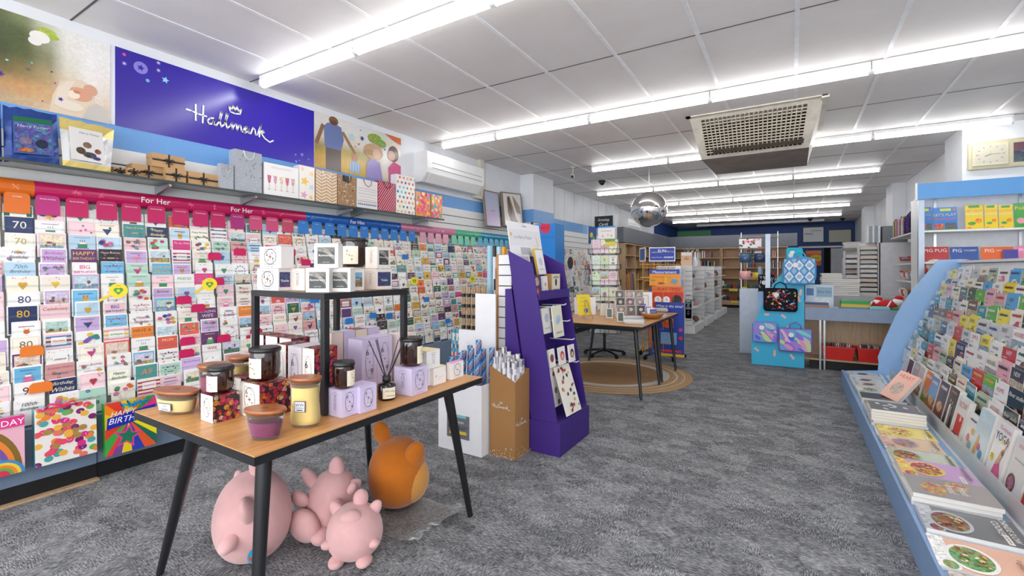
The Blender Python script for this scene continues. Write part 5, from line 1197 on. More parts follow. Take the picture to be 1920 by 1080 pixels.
# purple stand
PURP = mat('purple_card', '3a1e78', .55, var=.03)
t = thing('purple_stand', 'tall purple cardboard floor display stand with leaning sides beside the table', 'display stand', (-1.6, 3.19, 0)); ox, oy = 1.6, -3.19
MB().box(-1.632+ox, -1.388+ox, 2.925+oy, 3.465+oy, 0, .232).build('base', PURP, t, bevel=.002)
def sidep(y): 
    return [(-1.816+ox, y+oy, 1.456), (-1.61+ox, y+oy, 1.36), (-1.410+ox, y+oy, .235), (-1.62+ox, y+oy, .235)]
MB().prism(sidep(2.925), (0, .008, 0)).build('side_panel', PURP, t); MB().prism(sidep(3.457), (0, .008, 0)).build('side_panel', PURP, t)
mb = MB(); mb.prism([(-1.816+ox, 2.935+oy, 1.456), (-1.62+ox, 2.935+oy, .235), (-1.628+ox, 2.935+oy, .235), (-1.824+ox, 2.935+oy, 1.456)], (0, .52, 0)); mb.build('back_panel', PURP, t)
MB().prism([(-1.845+ox, 2.93+oy, 1.17), (-1.79+ox, 2.93+oy, 1.17), (-1.645+ox, 2.93+oy, .24), (-1.645+ox, 2.93+oy, 0), (-1.845+ox, 2.93+oy, 0)], (0, .5, 0)).build('rear_support', PURP, t)
MB().box(-1.745+ox, -1.56+ox, 2.935+oy, 3.455+oy, 1.095, 1.105).box(-1.562+ox, -1.555+ox, 2.935+oy, 3.455+oy, 1.095, 1.16).build('shelf', PURP, t)
for k, (y, z) in enumerate([(3.34, 1.03), (3.37, .90), (3.12, 1.03), (3.40, .75), (3.42, .57)]):
    x0_ = -1.816+(1.456-z)*.16; L = .2
    MB().tube([(x0_+ox, y+oy, z), (x0_+L+ox, y+oy, z+.004), (x0_+L+.015+ox, y+oy, z+.014)], .005, 6).build('display_hook', mat('white_plastic', 'f2f2f2', .3), t)
def inx(x): return lambda u, v: gx(u, v, x)
# header card
def hdr(a):
    a.rect(0,0,1,1,'eeedf0'); a.rect(.02,.3,.98,.78,'e6e5ea'); a.text('Harry Potter', .48, .55, .16, '8a8478', .42, .2); a.scrawl(.5, .9, .12, .03, '9a94a0', rb_); a.scrawl(.2,.55,.12,.1,'c8c4cc',rb_); a.ell(.07,.62,.03,'e8c86a'); a.rect(.3,.0,.6,.26,H('b8b6c0',.3)); a.line([(.83,.6),(.87,.3)], .02, 'f0c88a')
slab('header_card', 'white header card with Harry Potter lettering on top of the purple stand', 'sign', (-1.80, 2.945, 1.42), (-1.80, 3.46, 1.42), .27, .004, hdr, tilt=R(9))
def pr_(base, *els):
    def f(a):
        a.rect(0,0,1,1,base)
        for e in els:
            if e[0] == 't': a.text(*e[1:])
            elif e[0] == 'e': a.ell(*e[1:])
            elif e[0] == 'r': a.rect(*e[1:])
            elif e[0] == 's': a.scrawl(*e[1:], rb_)
    return f
zsh = 1.106
slab('gift_book', 'white gift book with thick yellow edge on the purple stand shelf', 'book', (-1.70, 3.20, zsh+.17), (-1.70, 3.33, zsh+.17), .21, .02, pr_('eceaee', ('r',0,.95,1,1,'d8b83a'), ('e',.5,.5,.25,H('c8ccd4',.3)), ('s',.5,.2,.6,.05,'8a8a92')), 'c8a83a', tilt=R(12))
slab('display_card', 'grey printed card at the back of the purple stand shelf', 'card', (-1.715, 2.98, zsh), (-1.715, 3.16, zsh), .33, .004, pr_('dcdce2', ('r',.1,.55,.9,.95,H('b4b4be',.3)), ('e',.6,.3,.22,H('6a4a3a',.8)), ('e',.6,.22,.14,'e8b898')), tilt=R(9))
slab('gift_box', 'purple gift box with round emblems on the purple stand shelf', 'gift box', (-1.62, 2.97, zsh), (-1.62, 3.10, zsh), .17, .05, pr_('4a2f5e', ('e',.5,.7,.25,H('c8a89a',.6)), ('e',.5,.25,.22,'c83a3a'), ('t','R',.5,.25,.15,'f4e8d0')), '3a2450', tilt=R(5))
slab('gift_box', 'slim white gift box between purple and kraft boxes', 'gift box', (-1.61, 3.11, zsh), (-1.61, 3.19, zsh), .16, .04, pr_('e4e2e8', ('e',.5,.6,.2,H('d8a84a',.4)), ('e',.5,.25,.18,'4a6aa0')), tilt=R(5))
slab('gift_box', 'kraft gift box with black bird print on the purple stand shelf', 'gift box', (-1.60, 3.22, zsh), (-1.60, 3.37, zsh), .175, .06, pr_('d9c8b0', ('r',.08,.06,.92,.94,'e4dccc'), ('e',.5,.62,.12,'3a3030',.2), ('s',.5,.85,.6,.12,'3a3030'), ('s',.5,.3,.6,.08,'6a7a9a')), 'a87a48')
for i, (y0, y1, z, h, x, lab, fn) in enumerate([
  (3.01, 3.15, .84, .19, -1.56, 'cream printed card set on the upper left hook', pr_('e6e4dc', ('e',.5,.6,.25,H('b8c0cc',.4)), ('s',.5,.2,.6,.05,'6a6a6a'))),
  (3.12, 3.28, .80, .24, -1.52, 'cream tote with pale blue owl print on the middle hook', pr_('e4e0cc', ('e',.5,.55,.3,H('b4c4d8',.5),.2,14,.5), ('s',.5,.15,.6,.06,'5a5a5a'))),
  (2.99, 3.09, .60, .13, -1.50, 'small round badge card, left of three', pr_('ece8e4', ('e',.5,.5,.3,'8a4a4a'))),
  (3.12, 3.23, .60, .13, -1.48, 'small badge card with red figure, middle of three', pr_('ece8e4', ('e',.5,.5,.32,'c8404a'), ('e',.5,.45,.2,'e8c09a'))),
  (3.26, 3.36, .60, .13, -1.46, 'small badge card with dark figure, right of three', pr_('ece8e4', ('e',.5,.5,.34,'4a2a24'), ('e',.5,.45,.2,'e8b898'))),
  (3.03, 3.22, .30, .30, -1.49, 'folded printed gift bag with red ribbon low on the stand', pr_('e8e4de', ('e',.3,.8,.1,'b03a3a'), ('e',.6,.7,.12,H('7a5a4a',.6)), ('e',.35,.4,.13,H('8a6a4a',.6)), ('e',.7,.3,.12,H('a8a09a',.4)), ('e',.5,.1,.1,'6a4a3a')))]):
    slab('hanging_pack', lab, 'gift pack', (x, y0, z), (x, y1, z), h, .012, fn, tilt=R(7))
def sheet(a):
    a.rect(0,0,1,1,'ebe5d8')
    for i in range(26): u, v = rb_.uniform(.08,.92), rb_.uniform(.05,.95); a.ell(u, v, rb_.uniform(.03,.075), H(rb_.choice(['6a3f30','b03a3a','4a4038','c8a86a','2a2a2e','d8b090']), .2), rb_.uniform(.03,.06), 8, rb_.uniform(0,3))
o = slab('sticker_sheet', 'cream sheet of small dark figures curling over the base of the purple stand', 'printed sheet', (-1.40, 3.06, .245), (-1.385, 3.30, .245), .36, .002, sheet, tilt=R(18))
# ================= SECOND TABLE, RUG, SPINNERS =================
def rug_mat():
    m, nt, b = nodes('jute_rug'); L = nt.links.new
    t_ = N(nt, 'ShaderNodeTexCoord'); ln = N(nt, 'ShaderNodeVectorMath', operation='LENGTH'); L(t_.outputs['Object'], ln.inputs[0])
    n = noise(nt, tcoord(nt), 60, 4, .7); ad = N(nt, 'ShaderNodeMath', operation='MULTIPLY_ADD'); ad.inputs[1].default_value = .03; L(n.outputs[0], ad.inputs[0]); L(ln.outputs['Value'], ad.inputs[2])
    r = ramp(nt, [(0, 'bc9062'), (.60, 'c4986a'), (.645, 'e6dfd2'), (.71, 'e6dfd2'), (.735, 'c8a274'), (.80, 'c8a274'), (.812, 'e8e0d0'), (.83, 'c8a274'), (.90, 'e0d2b8'), (.915, 'c89f70'), (1, 'd0ac80')], ad.outputs[0]); r.color_ramp.interpolation = 'CONSTANT'
    sc = N(nt, 'ShaderNodeMath', operation='MULTIPLY'); sc.inputs[1].default_value = 260; L(ln.outputs['Value'], sc.inputs[0])
    si = N(nt, 'ShaderNodeMath', operation='SINE'); L(sc.outputs[0], si.inputs[0])
    mr = N(nt, 'ShaderNodeMapRange'); mr.inputs[1].default_value = -1; mr.inputs[3].default_value = .72; mr.inputs[4].default_value = 1.05; L(si.outputs[0], mr.inputs[0])
    mu = N(nt, 'ShaderNodeMix', data_type='RGBA', blend_type='MULTIPLY'); mu.inputs[0].default_value = 1; L(r.outputs[0], mu.inputs[6]); L(mr.outputs[0], mu.inputs[7]); L(mu.outputs[2], b.inputs['Base Color'])
    b.inputs['Roughness'].default_value = .95; bp = N(nt, 'ShaderNodeBump'); bp.inputs['Strength'].default_value = .5; bp.inputs['Distance'].default_value = .01; L(si.outputs[0], bp.inputs['Height']); L(bp.outputs[0], b.inputs['Normal']); return m
o = MB().lathe([(.96, .0), (.985, .004), (.985, .01), (.97, .014)], 72).build('round_rug', rug_mat(), None, (-1.98, 5.62, -.004)); tag(o, 'round woven jute rug with cream rings under the far tables', 'rug')
for k, y0 in enumerate((4.63, 5.48)):
    splay_table('display_table', ['oak topped table on the round rug, nearer of the joined pair', 'oak topped table on the round rug, farther of the joined pair'][k], -2.50, -1.29, y0, y0+.84, ZT,
        [(-1.38, y0+.07), (-1.38, y0+.77), (-2.40, y0+.07), (-2.40, y0+.77)], [(-1.285, y0-.05), (-1.28, y0+.66), (-2.47, y0-.02), (-2.47, y0+.68)], .022, .014, .013)
def on2(u, v): return gz(u, v, ZT)
T2 = 'small goods on the far tables'
def easel(p, rz_, label, w, h, fn):
    t = thing('book_easel', 'small wooden easel holding the yellow book on the far table', 'easel', tuple(p), rz_)
    for s_ in (-1, 1): MB().tube([(s_*w*.3, -.035, 0), (s_*w*.08, .04, h*1.02)], .006, 6).build('easel_leg', BEECH, t)
    MB().tube([(0, .10, 0), (0, .04, h)], .006, 6).build('rear_leg', BEECH, t); MB().box(-w*.4, w*.4, -.04, -.02, .03, .045).build('ledge', BEECH, t)
p = on2(1102, 598); p.z = ZT+.001
easel(p, R(55), 'wooden book', .16, .22, None)
yel = pr_('f0d82a', ('s',.5,.85,.5,.05,'5aa06a'), ('s',.5,.65,.6,.05,'8a8a3a'), ('s',.45,.45,.5,.05,'e8a02a'), ('e',.6,.22,.16,'2f6fc0'))
slab('picture_book', 'bright yellow book leaning on a wooden easel at the table left', 'book', (p.x-.075, p.y-.09, ZT+.047), (p.x+.03, p.y+.05, ZT+.047), .24, .014, yel, 'e8e0c8', tilt=R(12))
p = on2(1088, 592)
slab('picture_book', 'pale grey and blue book behind the yellow one', 'book', (p.x-.12, p.y+.1, ZT+.002), (p.x+.12, p.y+.22, ZT+.002), .22, .02, pr_('e2e0e0', ('e',.3,.98,.25,'4a90d0',.1)), tilt=R(6))
for i, (u, v, w_, h, c, lab) in enumerate([(1142,597,.07,.12,'5a6a62','small dark photo frame, left of the pair on the table'), (1163,604,.07,.11,'4a5a48','small dark photo frame, right of the pair on the table'), (1150,590,.1,.14,'cfc8bc','small easel with white tags behind the dark photo frames'), (1132,592,.09,.15,'d8cfc0','tiny card easel near the yellow book')]):
    p = on2(u, v); slab('framed_photo', lab, 'photo frame', (p.x-w_/2, p.y, ZT+.001), (p.x+w_/2, p.y+.03, ZT+.001), h, .012, pr_('d9d4cc', ('r',.14,.1,.86,.9,H(c,.5))), 'b8a080', tilt=R(10))
t = on2(1180, 597)
tt = thing('postcard_rack', 'tiered rack of black and white postcards on the far table', 'postcard rack', (t.x, t.y+.08, ZT+.001), R(28))
for i in range(3):
    for j in range(3):
        mb = MB('d8d4ce'); mb.box(-.17+.115*j, -.065+.115*j, .06*i, .06*i+.004, .02+.085*i, .15+.085*i); A_ = Art(mb, (-.17+.115*j, .06*i, .02+.085*i), (1,0,0), (0,0,1), .105, .13); A_.rect(.04,.04,.96,.96,H(rb_.choice(['6f6a68','9a8f8a','4a4a4c','b8a8a0','8a6a7a']),.9)); A_.ell(.5,.6,.2,H('d0c0b4',.4)); mb.build('postcard', PR, tt)
mb = MB()
for i in range(3): mb.box(-.18, .18, .06*i-.01, .06*i+.012, 0, .02+.085*i-.001)
mb.build('rack_steps', WHITE, tt)
p = on2(1203, 585); slab('framed_photo', 'large white mounted photo frame on the far table', 'photo frame', (p.x-.15, p.y, ZT+.001), (p.x+.12, p.y+.1, ZT+.001), .27, .02, pr_('f0f0f2', ('r',.16,.14,.84,.86,'b8bcc0'), ('r',.2,.18,.8,.82,'e8e8ea')), 'e8e8ea', tilt=R(14))
p = on2(1209, 598)
t = thing('wooden_bowl', 'shallow woven wooden bowl of small leaflets on the far table', 'bowl', (p.x+.06, p.y+.10, ZT+.001))
MB().lathe([(.06,.0),(.09,.01),(.125,.045),(.135,.065),(.128,.066),(.1,.03),(.05,.012)], 32, cap=False).build('bowl', wood('bowl_wood', 'a8703a', 'c89050', 2, 2), t); MB().lathe([(.0, .011), (.05, .012)], 24).build('bowl_base', wood('bowl_wood', 'a8703a', 'c89050'), t)
for i in range(5): slab('leaflet', 'small upright leaflet tucked in the wooden bowl', 'leaflet', (p.x-.08+.03*i, p.y+.09, ZT+.03), (p.x-.01+.03*i, p.y+.13, ZT+.03), .14-.015*i, .003, pr_(['5a4aa0','d8d0e0','8a8ab0','e8e4e0','4a5a8a'][i], ('s',.5,.6,.6,.1,'e8e4f0')), tilt=R(20), group='leaflets in the wooden bowl')
def pile(x, y, z, n, w_, d_, th, rz_, labs, cols, name='flat_book', cat='book', group=None, fn=None, jit=.012):
    for i in range(n):
        c = cols[i % len(cols)]; mb = MB(c if name in ('box_file','flat_box','notebook') else 'e9e5de'); mb.box(-w_/2, w_/2, -d_/2, d_/2, 0, th-.001); mb.box(-w_/2-.001, w_/2+.001, -d_/2-.001, d_/2+.001, th-.002, th-.0008, c); mb.box(-w_/2-.001, w_/2+.001, -d_/2-.001, d_/2+.001, 0, .001, c)
        if i == n-1 and fn: fn(Art(mb, (-w_/2, -d_/2, th-.0008), (1,0,0), (0,1,0), w_, d_))
        o = mb.build(name, PR, None, (x+rb_.uniform(-jit, jit), y+rb_.uniform(-jit, jit), z+th*i), (0,0,rz_+rb_.uniform(-.08,.08))); tag(o, (labs.replace('#', ordn[i]) if isinstance(labs, str) else labs[i % len(labs)]), cat, group)
p = on2(1188, 607); pile(p.x, p.y+.02, ZT+.001, 4, .2, .15, .012, .2, ['blue edged booklet, lowest of the small stack at the table corner','green booklet second in the stack at the table corner','white booklet third in the stack at the table corner','pale blue booklet on top of the stack at the table corner'], ['5a7ab0','8aa86a','d8d8dc','a8c0d8'], 'booklet', 'booklet')
p = on2(1240, 594); pile(p.x-.05, p.y, ZT+.001, 3, .22, .16, .01, .1, ['cream booklet, lowest by the table edge','pale booklet in the middle by the table edge','white booklet on top by the table edge'], ['c8b0a0','e0dcd8','b0a8c0'], 'booklet', 'booklet')
p = on2(1222, 585); pile(p.x, p.y+.2, ZT+.001, 5, .3, .2, .008, .4, 'thin pale booklet in the low spread pile at the back of the far table', ['e0dcd8','c8d0d8','e8c8c0','d8d8e0'], 'booklet', 'booklet', 'thin booklets spread on the far table')
# spinner of children's cards
def spinbase(t, r=.30, h=.18, n=5):
    for i in range(n):
        a = 2*math.pi*i/n+.3; c_, s_ = math.cos(a), math.sin(a)
        MB().tube([(0,0,.10), (c_*r*.5,s_*r*.5,.085), (c_*r,s_*r,.06)], [.022,.02,.016], 8).build('base_arm', BLACK, t)
        MB().lathe([(.03,-.012),(.032,0),(.03,.012)], 14).build('castor', BLACK, t, loc=(c_*r,s_*r,.032), rot=(R(90),0,a))
    MB().tube([(0,0,.08),(0,0,h+.25)], .02, 10).build('column', BLACK, t)
SP1 = (-2.43, 6.68)
t = thing('card_spinner', 'black wire spinner rack of picture cards on a wheeled base', 'card spinner', (SP1[0], SP1[1], 0), R(20)); spinbase(t)
W_ = .25
mb = MB()
for sx, sy_ in ((-1,-1),(1,-1),(1,1),(-1,1)): mb.tube([(sx*W_*.7, sy_*W_*.7, .35), (sx*W_*.7, sy_*W_*.7, 1.6)], .004, 5)
for k in range(6):
    z = .36+.235*k
    for dx in (.0, .025): 
        r_ = W_*.72+dx*1.6; mb.tube([(-r_,-r_,z+dx*3), (r_,-r_,z+dx*3), (r_,r_,z+dx*3), (-r_,r_,z+dx*3), (-r_,-r_,z+dx*3)], .0028, 5)
    for f in range(4):
        for j in range(3):
            M_ = Matrix.Rotation(f*math.pi/2, 4, 'Z'); q = lambda x, y, z_: tuple(M_ @ Vector((x, y, z_)))
            xx = -.17+.17*j; mb.tube([q(xx, -W_*.74, z), q(xx, -W_*.95, z+.01), q(xx, -W_*.96, z+.09)], .0025, 5)
mb.build('wire_frame', BLACK, t)
SPC = ['f0e8e0','d8e8f0','f0d8e0','e8e8c8','dff0e0','f4f0ec','e8d0dc','cfe0c0']
for k in range(6):
    for f in range(4):
        if f in (1, 2) and False: continue
        for j in range(3):
            M_ = Matrix.Translation((SP1[0], SP1[1], 0)) @ Matrix.Rotation(R(20)+f*math.pi/2, 4, 'Z'); p0 = M_ @ Vector((-.178+.122*j, -W_*.84, .375+.235*k)); p1 = M_ @ Vector((-.064+.122*j, -W_*.84, .375+.235*k))
            if f == 2: continue
            c = rb_.choice(SPC); i1, i2 = rb_.choice(INK), rb_.choice(INK)
            slab('picture_card', f'{cname(c)} picture card, {ordn[k]} ring up, {ordn[j]} pocket, spinner side facing the {["tables","aisle","back","card wall"][f]}', 'picture card', p0, p1, .2, .008, lambda a, c=c: card_art(a, c, False, rb_.choice(MOT), rb_), tilt=R(5), group='picture cards in the black spinner rack')
# big top book on the spinner
slab('picture_book', 'tall card of garden flowers topping the black wire spinner', 'picture card', gy(1121,461,6.5), gy(1153,461,6.5), .29, .01, pr_('f2ece6', ('r',0,.92,1,1,'3f8fd0'), ('s',.5,.75,.6,.05,'8a6ac0'), ('r',0,0,1,.2,'f0cf4a'), ('r',0,.2,1,.36,H('7fae5a',.9)), ('e',.3,.5,.04,'e0506a'), ('e',.6,.55,.04,'e8a03a'), ('e',.8,.5,.04,'c85a8a')), group=None)
slab('picture_book', 'blue card with yellow bear left of the spinner top', 'picture card', gy(1103,457,6.5), gy(1118,457,6.7), .26, .01, pr_('2f5f9a', ('e',.4,.5,.2,H('e8c03a',.4)), ('e',.7,.3,.15,'6fae5a')))
# poster spinner
YW = mat('yellow_wire', 'e8a82a', .35)
SP2 = (-1.66, 6.98)
t = thing('poster_spinner', 'yellow wire spinner of educational posters on a wheeled black base', 'poster spinner', (SP2[0], SP2[1], 0), R(8)); spinbase(t, .33)
mb = MB(); w_ = .26
for k in range(5):
    z = [.12, .62, .95, 1.14, 1.33][k]
    for o_ in (0, .05): r_ = w_-.04+o_; mb.tube([(-r_,-r_,z+o_), (r_,-r_,z+o_), (r_,r_,z+o_), (-r_,r_,z+o_), (-r_,-r_,z+o_)], .004, 5)
for sx in (-1, -.33, .33, 1):
    for sy_ in (-1, 1): mb.tube([(sx*w_*.9, sy_*w_*.9, .12), (sx*w_*.9, sy_*w_*.9, 1.42)], .004, 5)
    mb.tube([(sx*w_*.9, -w_-.03, .12), (sx*w_*.9, -w_-.03, .66)], .004, 5)
mb.build('wire_frame', YW, t)
for hz_ in (.30, .62, 1.0, 1.2): MB().tube([(-.2,-.475,hz_-.12),(-.2,-.475,hz_),(.2,-.475,hz_),(.2,-.475,hz_-.12)], .004, 5).tube([(-.07,-.475,hz_),(-.07,-.475,hz_-.14),(.07,-.475,hz_-.14),(.07,-.475,hz_)], .0035, 5).build('front_hoop', YW, t)
def P2(u, v, y=6.66): return gy(u, v, y)
def poster(u0, u1, vt, vb, y, lab, fn, tilt=0, name='poster', cat='poster'):
    p0, p1 = gy(u0, vb, y), gy(u1, vb, y); z0 = (p0.z+p1.z)/2; p0.z = p1.z = z0; return slab(name, lab, cat, p0, p1, gy((u0+u1)/2, vt, y).z-z0, .008, fn, 'd8d8e0', tilt)
def sign_fn(a):
    a.rect(0,0,1,1,'f2f2f4'); a.rect(.03,.06,.97,.94,'2340a8'); a.text('Learn the', .28, .66, .16, 'f0e03a', .34); a.text('FUN', .5, .74, .2, 'f4f4f4', .3); a.text('and', .64, .72, .14, 'f0e03a', .1); a.text('EASY way', .82, .66, .16, 'f0e03a', .26); a.scrawl(.3,.28,.4,.06,'e8e8f4',rb_,.012); a.scrawl(.75,.28,.35,.12,'ffffff',rb_,.02)
poster(1217, 1266, 463.5, 490, 6.7, 'blue and white sign reading Learn the FUN and EASY way on the poster spinner', sign_fn, name='header_sign', cat='sign')
slab('header_sign', 'side sign with blue photo panel on the poster spinner', 'sign', gy(1199,491,7.0), gy(1210,490,6.75), .21, .006, pr_('e8e8ea', ('r',.12,.1,.9,.9,H('3a5a9a',.5))))
def meas(a):
    a.rect(0,0,1,1,'f09a24'); a.rect(0,.72,1,1,'2340a8'); a.text('Measurement', .5, .84, .18, 'f6f6f6', .8, .15); a.ell(.4,.15,.12,'b04a2a',.04); a.rect(.52,.1,.58,.5,'d8c03a'); a.poly([(.7,.2),(.9,.15),(.95,.35),(.78,.45)], '4aa0dc'); a.scrawl(.3,.55,.4,.04,'7a4a1a',rb_,.01); a.rect(.05,.3,.2,.36,'5a9a3a')
poster(1217.5, 1274, 505, 536, 6.62, 'orange and blue Measurement poster near the top of the spinner', meas, R(3))
def play(a):
    a.rect(0,0,1,1,'d83a24'); a.rect(0,.75,1,1,'e86a2a'); a.text('PLAY TIMES', .55, .87, .14, '8a1f1a', .85, .1); a.rect(.62,.05,.98,.7,'d8281f'); a.ell(.8,.4,.16,'1a1a1a')
    for cu in (.2,.47): a.ell(cu,.38,.12,'f2f2ee'); a.line([(cu,.38),(cu,.48)], .015, '333'); a.line([(cu,.38),(cu+.06,.36)], .015, '333')
poster(1222, 1281, 537, 578, 6.58, 'red clock poster with two white dials under the Measurement poster', play, R(2))
def ttime(a):
    a.rect(0,0,1,1,'23409e'); a.text('What is the time?', .5, .93, .05, 'f4f4f4', .92, .15); a.ell(.42,.66,.2,'e8542a',.26,20); a.ell(.42,.7,.13,'f0a03a',n=16)
    a.rect(.2,.22,.75,.44,H('7fb0d8',.3)); a.ell(.88,.5,.07,'c83a7a'); a.ell(.88,.35,.07,'d8302f'); a.ell(.12,.3,.06,'8a4ab0'); a.rect(0,0,1,.05,'f0b82a'); a.rect(.1,.08,.9,.12,'d83a2a')
poster(1228, 1283, 567, 668, 6.55, 'tall blue What is the time poster at the bottom of the spinner', ttime, R(1))
poster(1216, 1226, 540, 665, 6.63, 'blue and orange poster edge behind the red clock poster', pr_('2a4a9a', ('r',.1,.1,.6,.9,'e87a2a')))
poster(1266, 1276, 498, 560, 6.75, 'pink and white picture strip at the right of the poster spinner', pr_('f0e8ec', ('r',.2,.7,.8,.9,H('8aa8d8',.5)), ('r',.2,.4,.8,.6,H('d8a0a8',.5)), ('r',.2,.1,.8,.3,H('a8c88a',.5))))
# rolled charts tucked on the left side
t = thing('chart_rack', 'yellow wire pocket of curled charts on the left of the poster spinner', 'chart rack', (-2.06, 7.0, .0))
for i in range(7): MB(['d88a3a','e0b04a','8a6a9a','b07040','5a6a8a','d8a060','7a8a5a'][i]).obb((.03*i-.1, -.03*i, .80+.02*(i % 3)), (.005, .1, .85), rot=(0, -.05, .6)).build('chart', PR, t)
MB().tube([(-.15,-.2,.35),(.12,-.25,.35),(.15,.1,.35)], .004, 5).tube([(-.15,-.2,.35),(-.15,-.2,1.28)], .004, 5).tube([(.12,-.25,.35),(.12,-.25,1.25)], .004, 5).tube([(0,0,0),(0,0,.9)], .01, 6).build('wire_pocket', YW, t)
# ================= CENTRE GONDOLAS AND BOOKCASES =================
def bx(name, label, cat, x0, x1, y0, y1, z0, z1, m, parent=None, group=None, bevel=0):
    c = Vector(((x0+x1)/2, (y0+y1)/2, z0))
    o = MB().box(x0-c.x, x1-c.x, y0-c.y, y1-c.y, 0, z1-z0).build(name, m, parent, tuple(c if not parent else c-parent.location), bevel=bevel)
    if not parent: tag(o, label, cat, group)
    return o
def item_heap(rg, x0, x1, y0, y1, z, n, name, cat, labs, group, hmin=.05, hmax=.16, cols=('e8e4e4','d8d4dc','c8a8b0','b8c8d8','7a5a4a','f0f0f0')):
    for i in range(n):
        y = y0+(y1-y0)*(i+.5)/n; w_ = (y1-y0)/n*.42; h = rg.uniform(hmin, hmax); c = rg.choice(cols); mb = MB(c); s_ = rg.random(); sh_ = 'round' if s_ < .4 else 'boxed' if s_ < .7 else 'egg shaped'
        if s_ < .4: mb.lathe([(w_*.7,0),(w_,h*.2),(w_*.95,h*.6),(w_*.45,h*.85),(w_*.5,h)], 12)
        elif s_ < .7: mb.box(-.05, .05, -w_, w_, 0, h*.8); mb.box(-.04, .04, -w_*.8, w_*.8, h*.8, h, [min(1,q*.8) for q in H(c)[:3]])
        else: mb.ball((0,0,h*.5), (w_*.9, w_*.9, h*.5), n=12, m=8)
        o = mb.build(name, PR, None, (rg.uniform(x0+.06, x1-.06), y, z+.001)); tag(o, f'{cname(c)} {sh_} '+labs.replace('#', ordn[i]), cat, group)
GN = ['nearest, right of the poster spinner', 'second in line', 'third in line', 'farthest, before the oak bookcases']
for k, (y0, y1) in enumerate([(9.85, 11.0), (11.35, 12.5), (12.9, 14.0), (14.3, 15.2)]):
    xr = -1.68; xl = -2.5; t = thing('gondola', f'white double sided slatwall gondola, {GN[k]}', 'shelving unit', ((xl+xr)/2, (y0+y1)/2, 0)); o_ = t.location
    bx('base_plinth', '', '', xl, xr, y0, y1, 0, .16, WHITE, t)
    bx('centre_panel', '', '', xl+.36, xr-.36, y0+.03, y1, .16, 1.36, WHITE, t)
    mb = MB()
    for q in range(12): mb.box(xl+.05-o_.x, xr-.05-o_.x, y0-o_.y, y0+.02-o_.y, .17+.1*q, .17+.1*q+.092)
    mb.build('end_slats', WHITE, t)
    bx('top_board', '', '', xl+.05, xr-.05, y0+.03, y1, 1.362, 1.376, WHITE, t)
    bx('end_core', '', '', xl+.05, xr-.05, y0+.02, y0+.03, .16, 1.36, mat('slat_shadow', '8c8f94', .8), t)
    rg = random.Random(k)
    for zz in (.5, .82, 1.1):
        for s_ in (0, 1):
            xa, xb = ((xl+.03, xl+.36) if s_ == 0 else (xr-.36, xr-.03)); bx('shelf', '', '', xa, xb, y0+.04, y1-.02, zz, zz+.02, WHITE, t)
    for zn, zz in zip(('bottom','second','third','top'), (.16, .52, .84, 1.12)):
        item_heap(rg, xr-.33, xr-.06, y0+.08, y1-.05, zz, 5, 'small_giftware', 'giftware', f'giftware, # along the {zn} right shelf of the {GN[k].split(",")[0]} gondola', f'giftware on the {GN[k].split(",")[0]} gondola')
    if k == 0:
        for zn, zz in zip(('bottom','second','third','top'), (.16, .52, .84, 1.12)): item_heap(rg, xl+.06, xl+.33, y0+.08, y1-.05, zz, 4, 'small_giftware', 'giftware', f'giftware, # along the {zn} left shelf of the nearest gondola', 'giftware on the left of the nearest gondola')
# things on and around the nearest gondola
o = slab('gift_box', 'peach gift box with drawn face on top of the nearest white gondola', 'gift box', Vector((-1.98, 10.0, 1.378)), Vector((-1.76, 10.0, 1.378)), .28, .12, pr_('e4bd9c', ('r',.05,.75,.95,.97,'f0ece8'), ('e',.5,.55,.2,'d8a888'), ('s',.5,.5,.5,.08,'7a4a3a')), 'b9a6c8')
for i in range(7):
    p = Vector((-1.80-.11*(i % 3), 10.25+.11*i, 0)); sc_ = 1; mb = MB(['e8e8ec','d8d8de','c4c4cc','f2f2f4'][i % 4]); mb.lathe([(.05,0),(.065,.08),(.02,.2),(.015,.3)], 10, c=(0,0,0)).tube([(0,0,.28),(.03,0,.34),(-.02,.02,.38)], .006, 5); o = mb.build('white_ornament', PR, None, (p.x, p.y, 1.377)); tag(o, f'tall pale ornament, {ordn[i]} from the front on top of the nearest white gondola', 'ornament', 'white ornaments on the gondola top')
for i, (u, v) in enumerate([(1298, 600), (1303, 590), (1310, 585), (1322, 598), (1328, 588), (1334, 600), (1316, 575)]):
    p = gy(u, v, 9.78); x_ = min(max(p.x, -2.35), -1.80); c_ = ['8a7aa8','7fae9a','c8c8cc'][i % 3]
    slab('hanging_packet', f'white plastic packet, {ordn[i]} of those hanging low on the end of the nearest gondola', 'packet', (x_-.055, 9.815, p.z), (x_+.055, 9.815, p.z), .24, .03, pr_('e8e8ea', ('e',.5,.5,.2,c_), ('r',.1,.85,.9,.95,c_)), 'e4e4e6')
slab('photo_strip', 'pale framed photo strip standing left of the nearest gondola', 'photo strip', Vector((gy(1276, 620, 9.6).x, 9.6, .002)), Vector((gy(1284, 618, 9.6).x, 9.6, .002)), 1.34, .02, pr_('e6e6ea', *[('r',.15,.06+.16*i,.85,.18+.16*i,H(['c8d0d8','d8c8c8','b8c0c8','d0d8d0','c8c0d0','d8d8d8'][i],.4)) for i in range(6)]))
